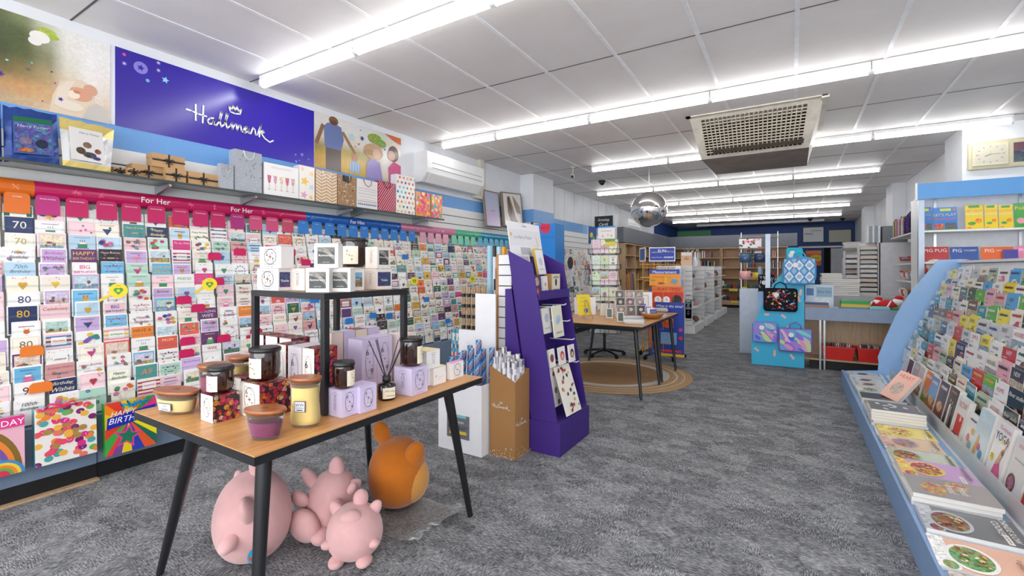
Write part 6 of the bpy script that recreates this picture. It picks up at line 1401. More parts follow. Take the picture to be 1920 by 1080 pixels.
# oak bookcases: left run and back run
def bookcase(x0, x1, y0, y1, face, label, h=2.0, cols=1, fill=.5, seed=0, low=False):
    """face '+x' or '-y'"""
    t = thing('bookcase', label, 'bookcase', ((x0+x1)/2, (y0+y1)/2, 0)); o_ = t.location
    w_, d_ = ((y1-y0), (x1-x0)) if face == '+x' else ((x1-x0), (y1-y0)); 
    def L(a, b, c, d, e, f):  # local: along, depth(from back), z
        if face == '+x': return (x0-o_.x+c, x0-o_.x+d, y0-o_.y+a, y0-o_.y+b, e, f)
        return (x0-o_.x+a, x0-o_.x+b, y1-o_.y-d, y1-o_.y-c, e, f)
    zs = [.22, .62, .98, 1.32, 1.66]
    MB().box(*L(0, .025, 0, d_, 0, h)).build('side_panel', BEECH, t); MB().box(*L(w_-.025, w_, 0, d_, 0, h)).build('side_panel', BEECH, t)
    MB().box(*L(.025, w_-.025, 0, .012, .1, h)).build('back_panel', wood('beech_back', 'a37c56', 'b99068', 2), t)
    MB().box(*L(.025, w_-.025, .012, d_, h-.025, h)).build('top_board', BEECH, t)
    for z in zs: MB().box(*L(.026, w_-.026, .013, d_-.005, z, z+.025)).build('shelf', BEECH, t)
    MB().box(*L(.026, w_-.026, .02, d_-.05, 0, .1)).build('kick_board', DARK, t); MB().box(*L(.026, w_-.026, d_-.02, d_, .1, .22)).build('front_rail', BEECH, t)
    return t, zs
def books_on(t_, x0, x1, y0, y1, face, z, seed, lab, grp, n=9, cols=('3a3a42','e8e4dc','b03a3a','4a6a8a','d8a03a','2a2a2a','c8c0b8','7a4a6a','6a8a6a')):
    rg = random.Random(seed); p = 0
    W_ = (y1-y0) if face == '+x' else (x1-x0)
    for i in range(n):
        th = rg.uniform(.018, .04); h = rg.uniform(.18, .25); 
        if p+th > W_-.06: break
        mb = MB('ece8e0'); c = rg.choice(cols); d = .15
        if face == '+x': mb.box(-d, 0, p, p+th-.002, 0, h, c); o = mb.build('shelf_book', PR, None, (x1-.06, y0+.035, z+.026))
        else: mb.box(p, p+th-.002, 0, d, 0, h, c); o = mb.build('shelf_book', PR, None, (x0+.035, y0+.06, z+.026))
        tag(o, f'{cname(c)} book, {ordn[i]} along {lab}', 'book', grp); p += th+(.0 if rg.random() < .85 else .03)
LY = [(11.98, 12.9), (12.91, 13.9), (13.91, 14.9), (14.91, 15.9)]
SHN = ['bottom shelf','second shelf','third shelf','fourth shelf','top shelf']
LN = ['nearest', 'second', 'third', 'fourth']
for k, (a, b) in enumerate(LY):
    t, zs = bookcase(-4.1, -3.78, a, b, '+x', f'tall oak bookcase against the left wall, {LN[k]} of the run', 2.0)
    for j, z in enumerate(zs):
        if k < 3: books_on(t, -4.1, -3.78, a, b, '+x', z, k*10+j, f'the {SHN[j]} of the {LN[k]} left wall bookcase', f'books in the {LN[k]} left wall bookcase', n=7 if (j+k) % 2 else 11)
YB = 17.0
ux = [1262, 1308, 1352, 1398, 1437, 1478]
xs = [gy(u, 500, YB).x for u in ux]
BN = ['leftmost by the corner', 'second from the left', 'in the middle, mostly empty', 'with yellow tags', 'rightmost, behind the blue stand']
for k in range(5):
    t, zs = bookcase(xs[k]+.01, xs[k+1]-.01, YB, YB+.34, '-y', f'oak bookcase on the back run, {BN[k]}', 2.02)
    for j, z in enumerate(zs):
        if k == 2 and j > 1: continue
        g_ = f'goods in the back bookcase {BN[k].split(",")[0]}'
        if j < 2 and k >= 2:
            rg = random.Random(k*7+j)
            for i in range(9):
                bc_ = rg.choice(['2a4a8a','3a8a4a','d8b03a','6a3a2a','2a2a30','b03a3a']); mb = MB(bc_); mb.lathe([(.035,0),(.038,.02),(.038,.1),(.015,.13),(.015,.15)], 10); o = mb.build('craft_bottle', PR, None, (xs[k]+.1+.105*i, YB+.1, z+.026)); tag(o, f'{cname(bc_)} bottle, {ordn[i]} along the {SHN[j]} of the bookcase {BN[k].split(",")[0]}', 'bottle', g_+' bottles')
                if xs[k]+.1+.105*(i+1) > xs[k+1]-.08: break
        elif k in (0, 1, 3, 4): books_on(t, xs[k], xs[k+1], YB, YB+.34, '-y', z, 50+k*10+j, f'the {SHN[j]} of the back bookcase {BN[k].split(",")[0]}', g_, n=14 if k < 2 else 8)
for (u0, u1, vt, vb, c, lab) in [(1400,1409,473,485,'e0a03a','small orange triangular pack in the back bookcase'),(1415,1428,471,484,'d8d4d4','white face-out book in the back bookcase'),(1391,1401,538,548,'f0e04a','round yellow tag on the back bookcase edge'),(1367,1383,542,546,'e8d83a','yellow shelf tag low on the back bookcase'),(1371,1382,564,568,'e8d83a','yellow shelf tag at the bottom of the back bookcase')]:
    p0, p1 = gy(u0, vb, YB-.02), gy(u1, vb, YB-.02); slab('shelf_tag' if 'tag' in lab else 'display_book', lab, 'tag' if 'tag' in lab else 'book', p0, p1, gy(u0, vt, YB-.02).z-p0.z, .012, pr_(c, ('e',.5,.5,.2,H(c,.6))))
trim(MB().box(-4.0, -3.80, 9.6+2.3, 17.3, 2.02, 2.42), GREYB)
trim(MB().box(-4.0, gy(1495,440,YB).x, YB+.02, YB+.1, 2.03, 2.44), GREYB)
# greeting cards sign and round sign
o = slab('hanging_sign', 'black sign with white script reading Greeting Cards', 'sign', gy(1115, 427, 10.2), gy(1149, 427, 10.2), gy(1130, 405, 10.2).z-gy(1130, 427, 10.2).z, .01, pr_('1c1d22', ('t','Greeting',.5,.65,.26,'f0f0f0',.7,.3), ('t','Cards',.5,.3,.26,'f0f0f0',.5,.3)), '1c1d22')
for dx in (-.12, .12): MB().tube([(dx, .005, .1), (dx, .005, CZ-o.location.z)], .002, 5).build('hanging_wire', METAL, o)
o = MB('15161a').prism([(.12*math.cos(i*math.pi/12), 0, .12*math.sin(i*math.pi/12)) for i in range(24)][::-1], (0,.01,0)).build('round_sign', PR, None, tuple(gx(1070, 493, -3.70)), (0,0,R(90))); tag(o, 'small round black sign among the far cards', 'sign')
# blue crate display near the pillar, behind the purple stand
t = thing('cardboard_display', 'bright blue cardboard display with red starburst behind the purple stand', 'display stand', (-2.99, 5.85, 0)); 
p0, p1 = gy(988, 470, 5.8), gy(1041, 470, 5.8); zt = gy(1000, 421, 5.8).z
mb = MB('1f7fd0'); mb.box(p0.x+2.99, p1.x+2.99, -.05, .25, .0, zt, '1f7fd0')
A_ = Art(mb, (p0.x+2.99, -.05, zt-.35), (1,0,0), (0,0,1), p1.x-p0.x, .35); A_.star(.66, .85, .2, 'd8304a', 12, .85); A_.text('HEX', .66, .85, .14, '3a1f6a'); A_.rect(0,.44,1,.46,'165fa8'); mb.build('carton', PR, t)
slab('display_card', 'yellow printed card behind the blue display carton', 'display card', Vector((gy(962,440,5.9).x, 5.9, .002)), Vector((gy(987,440,5.9).x-.004, 5.9, .002)), gy(975,419,5.9).z, .01, pr_('f0d42a', ('e',.6,.4,.2,'3a9a4a'), ('e',.3,.5,.15,'f09a2a')))
for i, c in enumerate(['e0a03a','3a6ac0','6a4a3a','e8c83a']):
    p = gy(1046+3.5*i, 452, 7.4); o = MB(c).ball((0,0,0), (.05,.04,.06), n=12, m=8).ball((.02,0,.07), .035, n=10, m=8).build('small_toy', PR, None, (-3.80, 7.15+.09*i, gx(1046, 452, -3.8).z)); tag(o, 'tiny bright toy hanging at the slatwall beyond the pillar', 'toy', 'tiny toys by the pillar')
# ================= BACK RIGHT: BLUE STAND, COUNTER, CABINETS =================
TURQ = mat('turquoise_board', '35b4dc', .5, var=.03)
t = thing('bag_display', 'turquoise curved display board with pink sprinkles, hung with bags', 'display stand', (-.2, 7.2, 0)); y = 7.17
pts = [(1409,690),(1409,642),(1412,615),(1419,594),(1431,567),(1440,549),(1449,533),(1463,517),(1476,497),(1490,484),(1508,480),(1508,691)]
P_ = [gy(u, v, y) for u, v in pts]; P_ = [Vector((p.x+.2, y-7.2, max(p.z, 0.002))) for p in P_]; P_[0].x = P_[1].x; P_[-1].x = P_[-2].x
mb = MB('35b4dc'); mb.prism(P_, (0, .02, 0), '35b4dc')
X0 = P_[1].x; A_ = Art(mb, (X0, y-7.2, 0), (1,0,0), (0,0,1), P_[-1].x-X0, 1.48, .0006)
for u, v, a in [(.1,.14,-.5),(.45,.12,1.5),(.78,.1,-.8),(.08,.28,-1),(.35,.29,.6),(.85,.24,-.3),(.3,.47,0),(.62,.46,-.5),(.68,.56,.4),(.88,.78,1.4),(.9,.62,-1.2),(.93,.68,1.3),(.3,.66,0),(.72,.35,-1),(.95,.9,.7)]:
    A_.k = 1; q = .62; A_.line([(u-.035*math.cos(a), v-.035*math.sin(a)*q), (u+.035*math.cos(a), v+.035*math.sin(a)*q)], .045, 'f2b8a8')
mb.build('front_board', printed('turq_print', .5), t)
MB().box(P_[1].x+.08, P_[-1].x-.01, .0, .2, .002, 1.0).build('rear_box', BLUE, t); 
MB().box(-.12, -.06, .05, .11, 1.0, gy(1463, 438, 7.25).z).build('pole', mat('grey_post', 'a9b4c2', .35, .3), t)
MB().box(P_[1].x+.06, P_[1].x+.1, .32, .66, .002, gy(1420, 500, 7.6).z).build('side_panel', mat('blue_grey', '8fa6bd', .5), t)
def hbag(u0, u1, vt, vb, y, label, c, fn, dep=.05, handle=None, rz=0, rd=.2):
    p0, p1 = gy(u0, vb, y), gy(u1, vb, y); w_ = p1.x-p0.x; h = gy(u0, vt, y).z-p0.z
    t = thing('hanging_bag', label, 'bag', ((p0.x+p1.x)/2, y, p0.z), rz); n = 6; r = min(w_, h)*rd
    prof = []
    for cx_, cz_, a0 in ((w_/2-r, r, -90), (w_/2-r, h-r, 0), (-w_/2+r, h-r, 90), (-w_/2+r, r, 180)):
        for i in range(n+1): a = R(a0+90*i/n); prof.append((cx_+r*math.cos(a), cz_+r*math.sin(a)))
    mb = MB(c); rings = [[Vector((x*k, yy, h/2+(z-h/2)*k)) for x, z in prof] for k, yy in ((.93, -dep/2), (1, -dep*.3), (1, dep*.3), (.93, dep/2))]
    mb.loft([r_ for r_ in rings], c); A_ = Art(mb, (-w_*.46, -dep/2-.001, h*.05), (1,0,0), (0,0,1), w_*.92, h*.9, .0005); fn(A_); mb.build('bag_body', PM, t)
    pts_ = [(x*1.003, -dep*.3, h/2+(z-h/2)*1.003) for x, z in prof]; MB(handle or c).tube(pts_+[pts_[0]], .003, 5).build('piping', PM, t)
    if handle: MB(handle).tube([(-w_*.2, -dep*.3, h*.97), (-w_*.15, -dep*.35, h+.05), (0, -dep*.3, h+.085), (w_*.15, -dep*.35, h+.05), (w_*.2, -dep*.3, h*.97)], .008, 6).build('handle', PM, t)
    MB('f0ecec').lathe([(.03, -.002), (.032, 0), (.03, .002)], 18).build('round_tag', PR, t, loc=(-w_*.12, -dep*.5-.012, h*.72), rot=(R(90), 0, 0))
    return t
def tiles(a):
    a.rect(0,0,1,1,'5a9ad0')
    for i in range(3):
        for j in range(2):
            u, v = .17+.33*i, .27+.46*j; a.k = 3; a.poly([(u-.15,v),(u,v-.22),(u+.15,v),(u,v+.22)], 'e6eef6'); a.ell(u,v,.075,'3f7fc0'); a.star(u,v,.07,'e6eef6',8,.5); a.ell(u,v,.022,'3f6fb0')
    a.k = 2
    for i in range(4):
        for j in range(3): u, v = .0+.33*i, .04+.46*j; a.k = 2; a.poly([(u-.1,v),(u,v-.15),(u+.1,v),(u,v+.15)], '9cc4e4')
def graf(a):
    a.rect(0,0,1,1,'1c1a24')
    for i in range(70): a.k = 2+.05*i; u, v = rb_.random(), rb_.random(); c = rb_.choice(['e8502a','2a7fc8','f0b03a','d83a5a','3ab0a0','f0e8e0','6a3a9a','e8702a','2a4a9a']); a.poly([(u,v),(u+rb_.uniform(.04,.14),v+rb_.uniform(-.05,.08)),(u+rb_.uniform(.0,.1),v+rb_.uniform(.04,.12))], c)
def holo(a):
    a.rect(0,0,1,1,'7fa8e0'); 
    for i in range(26): a.k = 2+.1*i; a.ell(rb_.uniform(.1,.9), rb_.uniform(.1,.9), rb_.uniform(.05,.12), rb_.choice(['6ab8e8','b08ae0','e8a0d0','8ae0d8','c8e0a0','5a7ae0','f0c0d8','9a7ae8']), rb_.uniform(.12,.3), 14, rb_.uniform(.4,1.3))
def bw(a):
    a.rect(0,0,1,1,'23242e')
    for i in range(30): a.k = 2; u, v = rb_.random(), rb_.random(); a.line([(u,v),(u+rb_.uniform(-.15,.15),v+.12)], .05, 'd8dae0')
hbag(1468, 1530, 483, 533, 7.105, 'pale blue bag with white tile pattern at the top of the turquoise board', '6aa6d8', tiles, .12, '5ab4e0', rd=.3)
hbag(1432, 1495, 540, 582, 7.142, 'black laptop bag covered in graffiti colours on the turquoise board', '15141a', graf, .05, '1a1a20', rd=.12)
hbag(1411, 1458, 602, 640, 7.137, 'small holographic blue and pink bag, lower left on the turquoise board', '8a8ae0', holo, .06, None, rd=.2)
hbag(1460, 1523, 614, 657, 7.137, 'wide holographic bag with handle, lower right on the turquoise board', '9a7ac8', holo, .06, '8a6ab0', rd=.1)
hbag(1422, 1452, 515, 567, 7.46, 'dark tote with white strokes hanging at the left of the turquoise board', '23242e', bw, .07, '15161c', rd=.1)
hbag(1425, 1446, 563, 600, 7.46, 'dark navy pouch hanging below the white stroked tote', '23242e', bw, .05, None, rd=.1)
hbag(1474, 1505, 465, 500, 7.25, 'teal bag half hidden above the tile patterned bag', '3ab0c8', lambda a: (a.rect(0,0,1,1,'3ab8cc'), a.ell(.3,.6,.2,'f0f0e8'), a.ell(.7,.4,.2,'c83a5a')), .08, None)
# wire bins and tins on the shelves behind the pole
t = thing('display_tower', 'grey metal tower of boxes and cups behind the bags', 'display stand', (-.55, 8.05, 0)); MB().box(-.16,.28,-.02,.3,.002,1.0).build('tower_base', mat('grey_post', 'a9b4c2'), t)
for z in (1.15, 1.4, 1.62, 1.80): MB().box(-.16,.36,-.1,.25,z,z+.01).build('shelf', ACR, t)
for sx in (-.16, .35): MB().box(sx, sx+.01, .2, .21, 1.0, 1.9).build('upright', METAL, t)
for i, (x, z, r, h, c, lab) in enumerate([(-.62,1.162,.075,.12,'e8a8a8','pink cup in the metal tower'),(-.62,1.412,.085,.15,'3a5a7a','blue patterned mug in the metal tower'),(-.45,1.162,.07,.1,'d8c03a','yellow trimmed cup in the metal tower'),(-.42,1.412,.08,.14,'2a3a5a','dark blue mug in the metal tower')]):
    t = thing('mug', lab, 'mug', (x, 7.9, z)); MB(c).lathe([(r*.8,0),(r,.02),(r,h),(r*.92,h),(r*.85,.02),(.001,.015)], 20, cap=False).build('cup_body', PG, t); MB(c).tube([(r,0,h*.8),(r+.04,0,h*.7),(r+.04,0,h*.35),(r,0,h*.25)], .008, 6).build('mug_handle', PG, t)
slab('gift_box', 'white gift box with pink floral print in the metal tower', 'gift box', (-.70,7.84,1.632), (-.40,7.84,1.632), .14, .12, lambda a: (a.rect(0,0,1,1,'f0e8ea'), [a.ell(rb_.random(), rb_.random(), .06, rb_.choice(['d83a5a','8a3a4a','e89ab0','3a6a4a']), n=7) for _ in range(18)]))
# service counter
t = thing('service_counter', 'low blue-grey fronted service counter with metal legs behind the turquoise board', 'counter', (.75, 7.55, 0)); ox, oy = -.75, -7.55
ytop = gy(1509, 576, 7.2).z; zb_ = gy(1509, 599, 7.2).z
MB().box(.14+ox, 1.62+ox, 7.2+oy, 7.225+oy, zb_, ytop).build('front_fascia', mat('counter_grey', '8d9fb8', .5), t)
MB().box(.14+ox, 1.62+ox, 7.226+oy, 7.9+oy, ytop-.06, ytop-.03).build('counter_top', mat('counter_grey', '8d9fb8'), t)
MB().box(.14+ox, 1.62+ox, 7.6+oy, 7.62+oy, .12, zb_+.02).build('back_board', BEECH, t)
for x in (.30, .345): MB().box(x+ox, x+.02+ox, 7.23+oy, 7.25+oy, 0, zb_+.05).build('leg', METAL, t)
MB().box(.14+ox, 1.62+ox, 7.25+oy, 7.6+oy, .12, .14).build('lower_shelf', BEECH, t)
MB().box(.2+ox, 1.62+ox, 7.3+oy, 7.58+oy, .0, .119).build('plinth', DARK, t)
def tub(u0, u1, vt, vb, y, label):
    p0, p1 = gy(u0, vb, y), gy(u1, vb, y); w_ = p1.x-p0.x; h = gy(u0, vt, y).z-.142; t = thing('red_tub', label, 'tub', ((p0.x+p1.x)/2, y+.13, .142)); RED = mat('red_plastic', 'cf2a22', .35)
    a = w_/2; mb = MB(); q = lambda s_, z: [(-a*s_,-.13*s_,z),(a*s_,-.13*s_,z),(a*s_,.13*s_,z),(-a*s_,.13*s_,z)]
    mb.loft([q(.88,0), q(1,h), q(.97,h), q(.85,.01)], cap=False, sm=False).poly(q(.87,.008)); mb.build('tub_body', RED, t)
    mb = MB(); A1 = q(1.04,h-.02); B1 = q(1.04,h); C1 = q(.98,h); mb.loft([A1,B1,C1], cap=False, sm=False); mb.build('rim', RED, t)
    rg = random.Random(int(u0))
    for i in range(12):
        x = -a*.78+i*a*.13; pc = rg.choice(['8a8a92','e8e0e0','3a3a42','c8a0a0','5a4a5a','d8d0d8']); mb = MB(pc); mb.obb((0,0,.095), (.008,.13,.17), rot=(0, .12, 0)); o = mb.build('paper_item', PR, None, (t.location.x+x, y+.12, .162)); tag(o, f'{cname(pc)} booklet, {ordn[i]} from the left in the {label.split(",")[0]}', 'booklet', f'booklets in the {label.split(",")[0]}')
tub(1541, 1603, 648, 676, 7.26, 'left red tub, under the counter'); tub(1608, 1655, 652, 682, 7.26, 'right red tub, under the counter')
# goods on the counter
zc = ytop-.029
slab('gift_set', 'large pale blue boxed gift set reading Baby Boy on the counter', 'gift box', (gy(1510,590,7.45).x, 7.45, zc), (gy(1563,590,7.45).x, 7.45, zc), gy(1530,534,7.45).z-zc, .12, pr_('c8d8e4', ('r',.4,.5,.95,.9,'8fb0c4'), ('t','Baby Boy',.68,.7,.12,'3a5a7a',.5,.25), ('r',.04,.55,.3,.85,'4a78b0'), ('r',.3,.1,.9,.45,H('dfe4e8',.3))), 'b8c8d4')
pile(gy(1520,585,7.3).x+.04, 7.32, zc, 4, .32, .16, .022, 0, ['red edged box lowest in the pile at the counter end','orange puzzle box in the pile at the counter end','grey box in the pile at the counter end','dark blue box topping the pile at the counter end'], ['a83a2a','c87a3a','8a8a92','3a4a7a'], 'flat_box', 'box')
pile(.68, 7.42, zc, 3, .30, .2, .042, 0, ['blue-green box file lowest in the counter pile','mustard yellow box file in the counter pile','bright green box file on top of the counter pile'], ['4a9ab8','d8b84a','2f9a4a'], 'box_file', 'box')
pile(.93, 7.36, zc, 2, .2, .16, .03, .05, ['teal notebook lying on the counter','pale teal notebook lying on the counter'], ['3a9aa0','8ac8c8'], 'notebook', 'notebook')
# paper stacks behind the counter
t = thing('back_table', 'white bench carrying tall paper stacks behind the counter', 'bench', (1.0, 8.9, 0)); MB().box(-.7,.42,-.25,.25,0,.90).build('bench_body', mat('bench_grey', 'b4b6ba', .5), t)
for i, (u, vt, lab) in enumerate([(1558, 510, 'left tall stack'), (1592, 519, 'right tall stack'), (1576, 526, 'middle low stack')]):
    x = gy(u, 540, 8.85).x; top = gy(u, vt, 8.85).z; n = int((top-.9)/.03)
    pile(x, 8.85, .901, n, .26 if i < 2 else .2, .22, .029, 0, f'pale paper ream, # from the bottom of the {lab} behind the counter', ['6a6058','8a7f76','5a524c'], 'paper_ream', 'paper', f'reams in the {lab}', jit=.01)
# red and white soft toys
def softtoy(x, y, label, s_=1):
    t = thing('soft_toy', label, 'soft toy', (x, y, zc)); RD = printed('plush_print', .9)
    MB('c8202a').ball((0,0,.06*s_), (.09*s_,.06*s_,.06*s_), n=16, m=10).build('body', RD, t); MB('f2f0ee').ball((.09*s_,0,.10*s_), (.05*s_,.045*s_,.04*s_), n=14, m=10).build('white_head', RD, t)
    MB('f2f0ee').tube([(-.03,-.058*s_,.02),(.0,-.062*s_,.06*s_),(.03,-.05*s_,.11*s_)], .01, 6).build('trim_band', RD, t); MB('c8202a').ball((.1*s_,0,.14*s_), (.04*s_,.035*s_,.03*s_), n=12, m=8).build('cap', RD, t)
softtoy(.86, 7.62, 'red and white soft toy lying behind the green box file'); softtoy(1.04, 7.56, 'red and white soft toy with black belt on the counter', 1.15)
o = MB('3a8a4a').ball((0,0,.03), (.09,.05,.03), n=12, m=8).build('leaf_garland', PM, None, (1.14, 7.4, zc)); tag(o, 'small green leafy garland at the right of the counter', 'garland')
slab('price_card', 'peach flyer with red handwriting standing at the counter end', 'flyer', (1.14, 7.75, zc), (1.44, 7.75, zc), .17, .01, pr_('e8a888', ('s',.5,.7,.7,.15,'b03a2a'), ('s',.5,.3,.7,.1,'e8e0d8')))
# orange sign, doorway, cupboards at the back
slab('shop_sign', 'orange sign with yellow oval and black lettering near the back doorway', 'sign', gy(1511,498,19.84), Vector((gy(1540,498,19.84).x, 19.84, gy(1511,498,19.84).z)), gy(1520,470,19.84).z-gy(1511,498,19.84).z, .05, lambda a: (a.rect(0,0,1,1,'e8641f'), a.rect(0,.8,1,1,'f08a2a'), a.ell(.68,.5,.26,'f0c81f',.42,20,1.57), a.text('werpie', .68, .5, .3, '15120e', .4)), '7a3a1a')
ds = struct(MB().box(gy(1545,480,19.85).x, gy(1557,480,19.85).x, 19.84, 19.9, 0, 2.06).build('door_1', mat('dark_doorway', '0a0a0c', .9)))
GCX=0
t = thing('grey_cupboard', 'pale grey two door cupboard at the back wall beside the dark doorway', 'cupboard', (gy(1583,480,19.5).x, 19.6, 0)); a, b = gy(1558,480,19.5).x-t.location.x, min(gy(1611,480,19.5).x, 1.85)-t.location.x
CG2 = mat('cupboard_grey', 'b8bcc2', .5); MB().box(a, b, -.1, .2, .0, 2.02).build('cabinet', CG2, t)
MB().box(a+.01, (a+b)/2-.2, -.12, -.1, .05, 2.0).build('door_leaf', CG2, t); MB().box((a+b)/2-.19, b-.01, -.12, -.1, .05, 2.0).build('door_leaf', CG2, t); MB().box(a+.1, b-.1, -.16, -.12, .98, 1.0).build('ledge', METAL, t)
trim(MB().box(gy(1497,464,19.8).x, gy(1610,464,19.8).x, 19.8, 19.88, 2.06, 2.12), WHITE)
for u0, u1, vt, vb, c, lab in [(1505,1545,425,455,'dfe2e4','silver reflective framed panel high on the dark blue wall'), (1553,1597,430,455,'b9b8a8','framed olive grey panel high on the dark blue wall')]:
    slab('wall_frame', lab, 'framed panel', gy(u0,vb,19.8), gy(u1,vb,19.8), gy(u0,vt,19.8).z-gy(u0,vb,19.8).z, .04, pr_('2a2c30', ('r',.03,.06,.97,.94,c), *([('r',.1,.5,.5,.6,'a8b0b0'),('r',.4,.7,.9,.78,'b0b8b8')] if 'silver' in lab else [])), '222')
# white paper racks, cabinet and stationery shelves along the right wall
def tray_tower(x0, x1, y0, y1, z1, label, n=16, fc='-y'):
    t = thing('tray_tower', label, 'tray tower', ((x0+x1)/2, (y0+y1)/2, 0)); w_, d_ = (x1-x0)/2, (y1-y0)/2
    for s_ in (-1, 1): MB().box(min(s_*w_, s_*w_-s_*.01), max(s_*w_, s_*w_-s_*.01), -d_, d_, .0, z1).build('side_panel', WHITE, t)
    MB().box(-w_+.011, w_-.011, d_-.01, d_, 0, z1).build('back_panel', WHITE, t)
    rg = random.Random(n)
    for i in range(n):
        z = .1+(z1-.14)*i/n; MB().box(-w_+.011, w_-.011, -d_, d_-.011, z, z+.008).build('tray', WHITE, t)
        c = rg.choice(['dcd8d4','e8e4e0','c8c4c0','d8c8b8','b8c8c0','b09a90']); o = MB(c).box(-w_*.85, w_*.85, -d_+.01, d_*.8, 0, (z1-.14)/n*.55).build('paper_stack', PR, None, (t.location.x, t.location.y, z+.009)); tag(o, f'{cname(c)} paper stack, {ordn[min(i,19)]} tray up in the {label.split(",")[0]}', 'paper', f'papers in the {label.split(",")[0]}')
tray_tower(1.02, 1.30, 10.3, 10.6, gy(1625,455,10.3).z, 'white multi tray paper tower, left of the plain cabinet end', 20)
tray_tower(.90, 1.16, 11.4, 11.75, gy(1605,470,11.4).z, 'white paper tower, farther and beside the bench', 15)
bx('filing_cabinet', 'plain white cabinet end behind the counter, right of the paper tower', 'cabinet', 1.325, 1.84, 10.3, 11.3, 0, gy(1655,455,10.3).z, mat('cabinet_white', 'd9dade', .5), bevel=.004)
ztop = gy(1655,455,10.3).z+.001
bx('grey_archive_box', 'grey box file block on top of the white cabinet', 'box', 1.36, 1.70, 10.35, 10.9, ztop, gy(1655,424,10.35).z, mat('archive_grey', '7a7f86', .6))
for i in range(5): bx('binder', '', 'binder', 1.14-.0+.04*i, 1.175+.04*i, 10.4, 10.65, gy(1625,455,10.3).z+.002, gy(1625,455,10.3).z+.30, mat(['bind_w','bind_g'][i % 2], ['dfe2e4','9aa4ae'][i % 2], .5), group=None)['label'] = ['white','grey','pale','slate','ivory'][i]+' binder standing on the white paper tower'
tc = MB('5a9a9a')
rg = random.Random(9)
for i in range(6):
    o = MB(rg.choice(['c8c4c0','8a8a86','dcd8d4'])).box(-.13, .13, -.12, .12, 0, .028).build('newspaper', PR, None, (1.03, 11.55, gy(1605,470,11.4).z+.001+.03*i), (0,0,rg.uniform(-.3,.3))); tag(o, 'folded newspaper piled on the farther paper tower', 'newspaper', 'newspapers on the paper tower')
o = MB('e02a20').lathe([(.05,0),(.055,.02),(.055,.14),(.03,.18),(.02,.22)], 16).build('red_bottle', PG, None, (gy(1594,480,11.95).x, 11.95, gy(1594,484,11.95).z)); 
bpz = o.location.z; tag(o, 'bright red bottle on the white rack near the back', 'bottle')
bx('slotted_rack', 'white slotted rack under the red bottle near the back', 'rack', o.location.x-.12, o.location.x+.14, 11.85, 12.1, 0, bpz-.001, WHITE)
# shelving run y 8.15..10.2, shelves facing -x
t = thing('stationery_shelving', 'white wall shelving with brown back along the right wall', 'shelving unit', (1.86, 9.15, 0))
for z in (.85, 1.13, 1.40, 1.84): MB().box(-.41 if z > 1.8 else -.36, -.02, -1.0, 1.05, z-.02, z).build('shelf', WHITE, t)
MB().box(-.02, -.002, -1.0, 1.05, .1, 1.8).build('back_board', wood('brown_board', '7a4a24', '96602f', 2), t)
for y in (-.98, .0, 1.02): MB().box(-.04, -.02, y, y+.02, 0, 2.2).build('upright', METAL, t)
MB().box(-.4, -.02, -1.0, 1.05, 0, .3).build('base_cabinet', WHITE, t)
cols = ['e8e8ea','8ab83a','b02a2a','7a1f2a','e8c83a','2a4a9a','c82a4a','d83a3a','e8e0d0','5a3a8a','c83060','2a2a6a']
rg = random.Random(4)
y = 10.15; i = 0
while y > 9.27:
    th = rg.uniform(.045, .075); c = cols[i % 12]; o = MB(c).box(-.26, 0, -th+.003, 0, 0, rg.uniform(.27,.31)).build('ring_binder', PG, None, (1.46+.27, y, 1.841), (0,0,0)); tag(o, f'{cname(c)} ring binder, {ordn[min(i,19)]} from the far end of the top stationery shelf', 'binder', 'ring binders on the top right wall shelf'); y -= th; i += 1
for i, (y, c1, c2) in enumerate([(9.14,'2a2a5a','4a4a9a'),(8.97,'5a2a7a','b04ab0'),(8.80,'1f1f3a','3ab0c0')]):
    t = thing('backpack', ['navy backpack, farthest of three on the top shelf','purple speckled backpack, middle of three on the top shelf','dark backpack with turquoise marks, nearest on the top shelf'][i], 'backpack', (1.585, y, 1.842))
    mb = MB(c1); rings = []
    for k in range(9):
        z = .36*k/8; s_ = (1 if k < 5 else math.cos((k-4)/4*1.2))*(.9+.1*min(1,k)); rings.append([Vector((.13*s_*math.cos(q), .075*s_*math.sin(q), z)) for q in [2*math.pi*j/16 for j in range(16)]])
    cc = None; mb.loft(rings, c1)
    A_ = Art(mb, (-.125, .06, .03), (0,-1,0), (0,0,1), .12, .26, .004)
    for q in range(30): A_.k = 1; A_.ell(rg.random(), rg.random(), .05, rg.choice([c2, 'd84a9a', '4ac0c8', 'f0f0f0', c2]), .03, 6, rg.uniform(0,3))
    mb.build('pack_body', PM, t); MB(c1).tube([(-.02,.0,.33),(-.02,.0,.38),(.03,0,.38),(.03,0,.33)], .008, 6).build('carry_loop', PM, t)
for z, lab in ((1.401, 'slanting file on the middle right wall shelf'), (1.131, 'small craft packet on the third right wall shelf'), (.851, 'paper pack on the lower right wall shelf')):
    for k in range(11):
        y = 8.25+.17*k; c = rg.choice(['9aa0a8','c8ccd0','e8e4e0','d83a3a','3a7a4a','e8a03a','4a5a9a','f0f0f0']) if z < 1.4 else rg.choice(['8a9098','b8bcc2','5a6068','c83a3a','e8e8e8'])
        mb = MB(c); mb.obb((0,0,.05), (.26,.13,.012 if z > 1.3 else .05), rot=(rg.uniform(.1,.5), rg.uniform(-.1,.1), 0)); 
        if z < 1.3: mb.obb((-.02,.0,.10), (.2,.1,.02), rg.choice(['e8e4e0','d8902a','c83a3a']), rot=(.1, .1, rg.uniform(-.3,.3)))
        o = mb.build('shelf_packet', PR, None, (1.66, y, z+.03)); tag(o, f'{cname(c)} {lab}, {ordn[k]} from the near end', 'stationery', 'goods'+' on '+lab.split(' on ')[1])
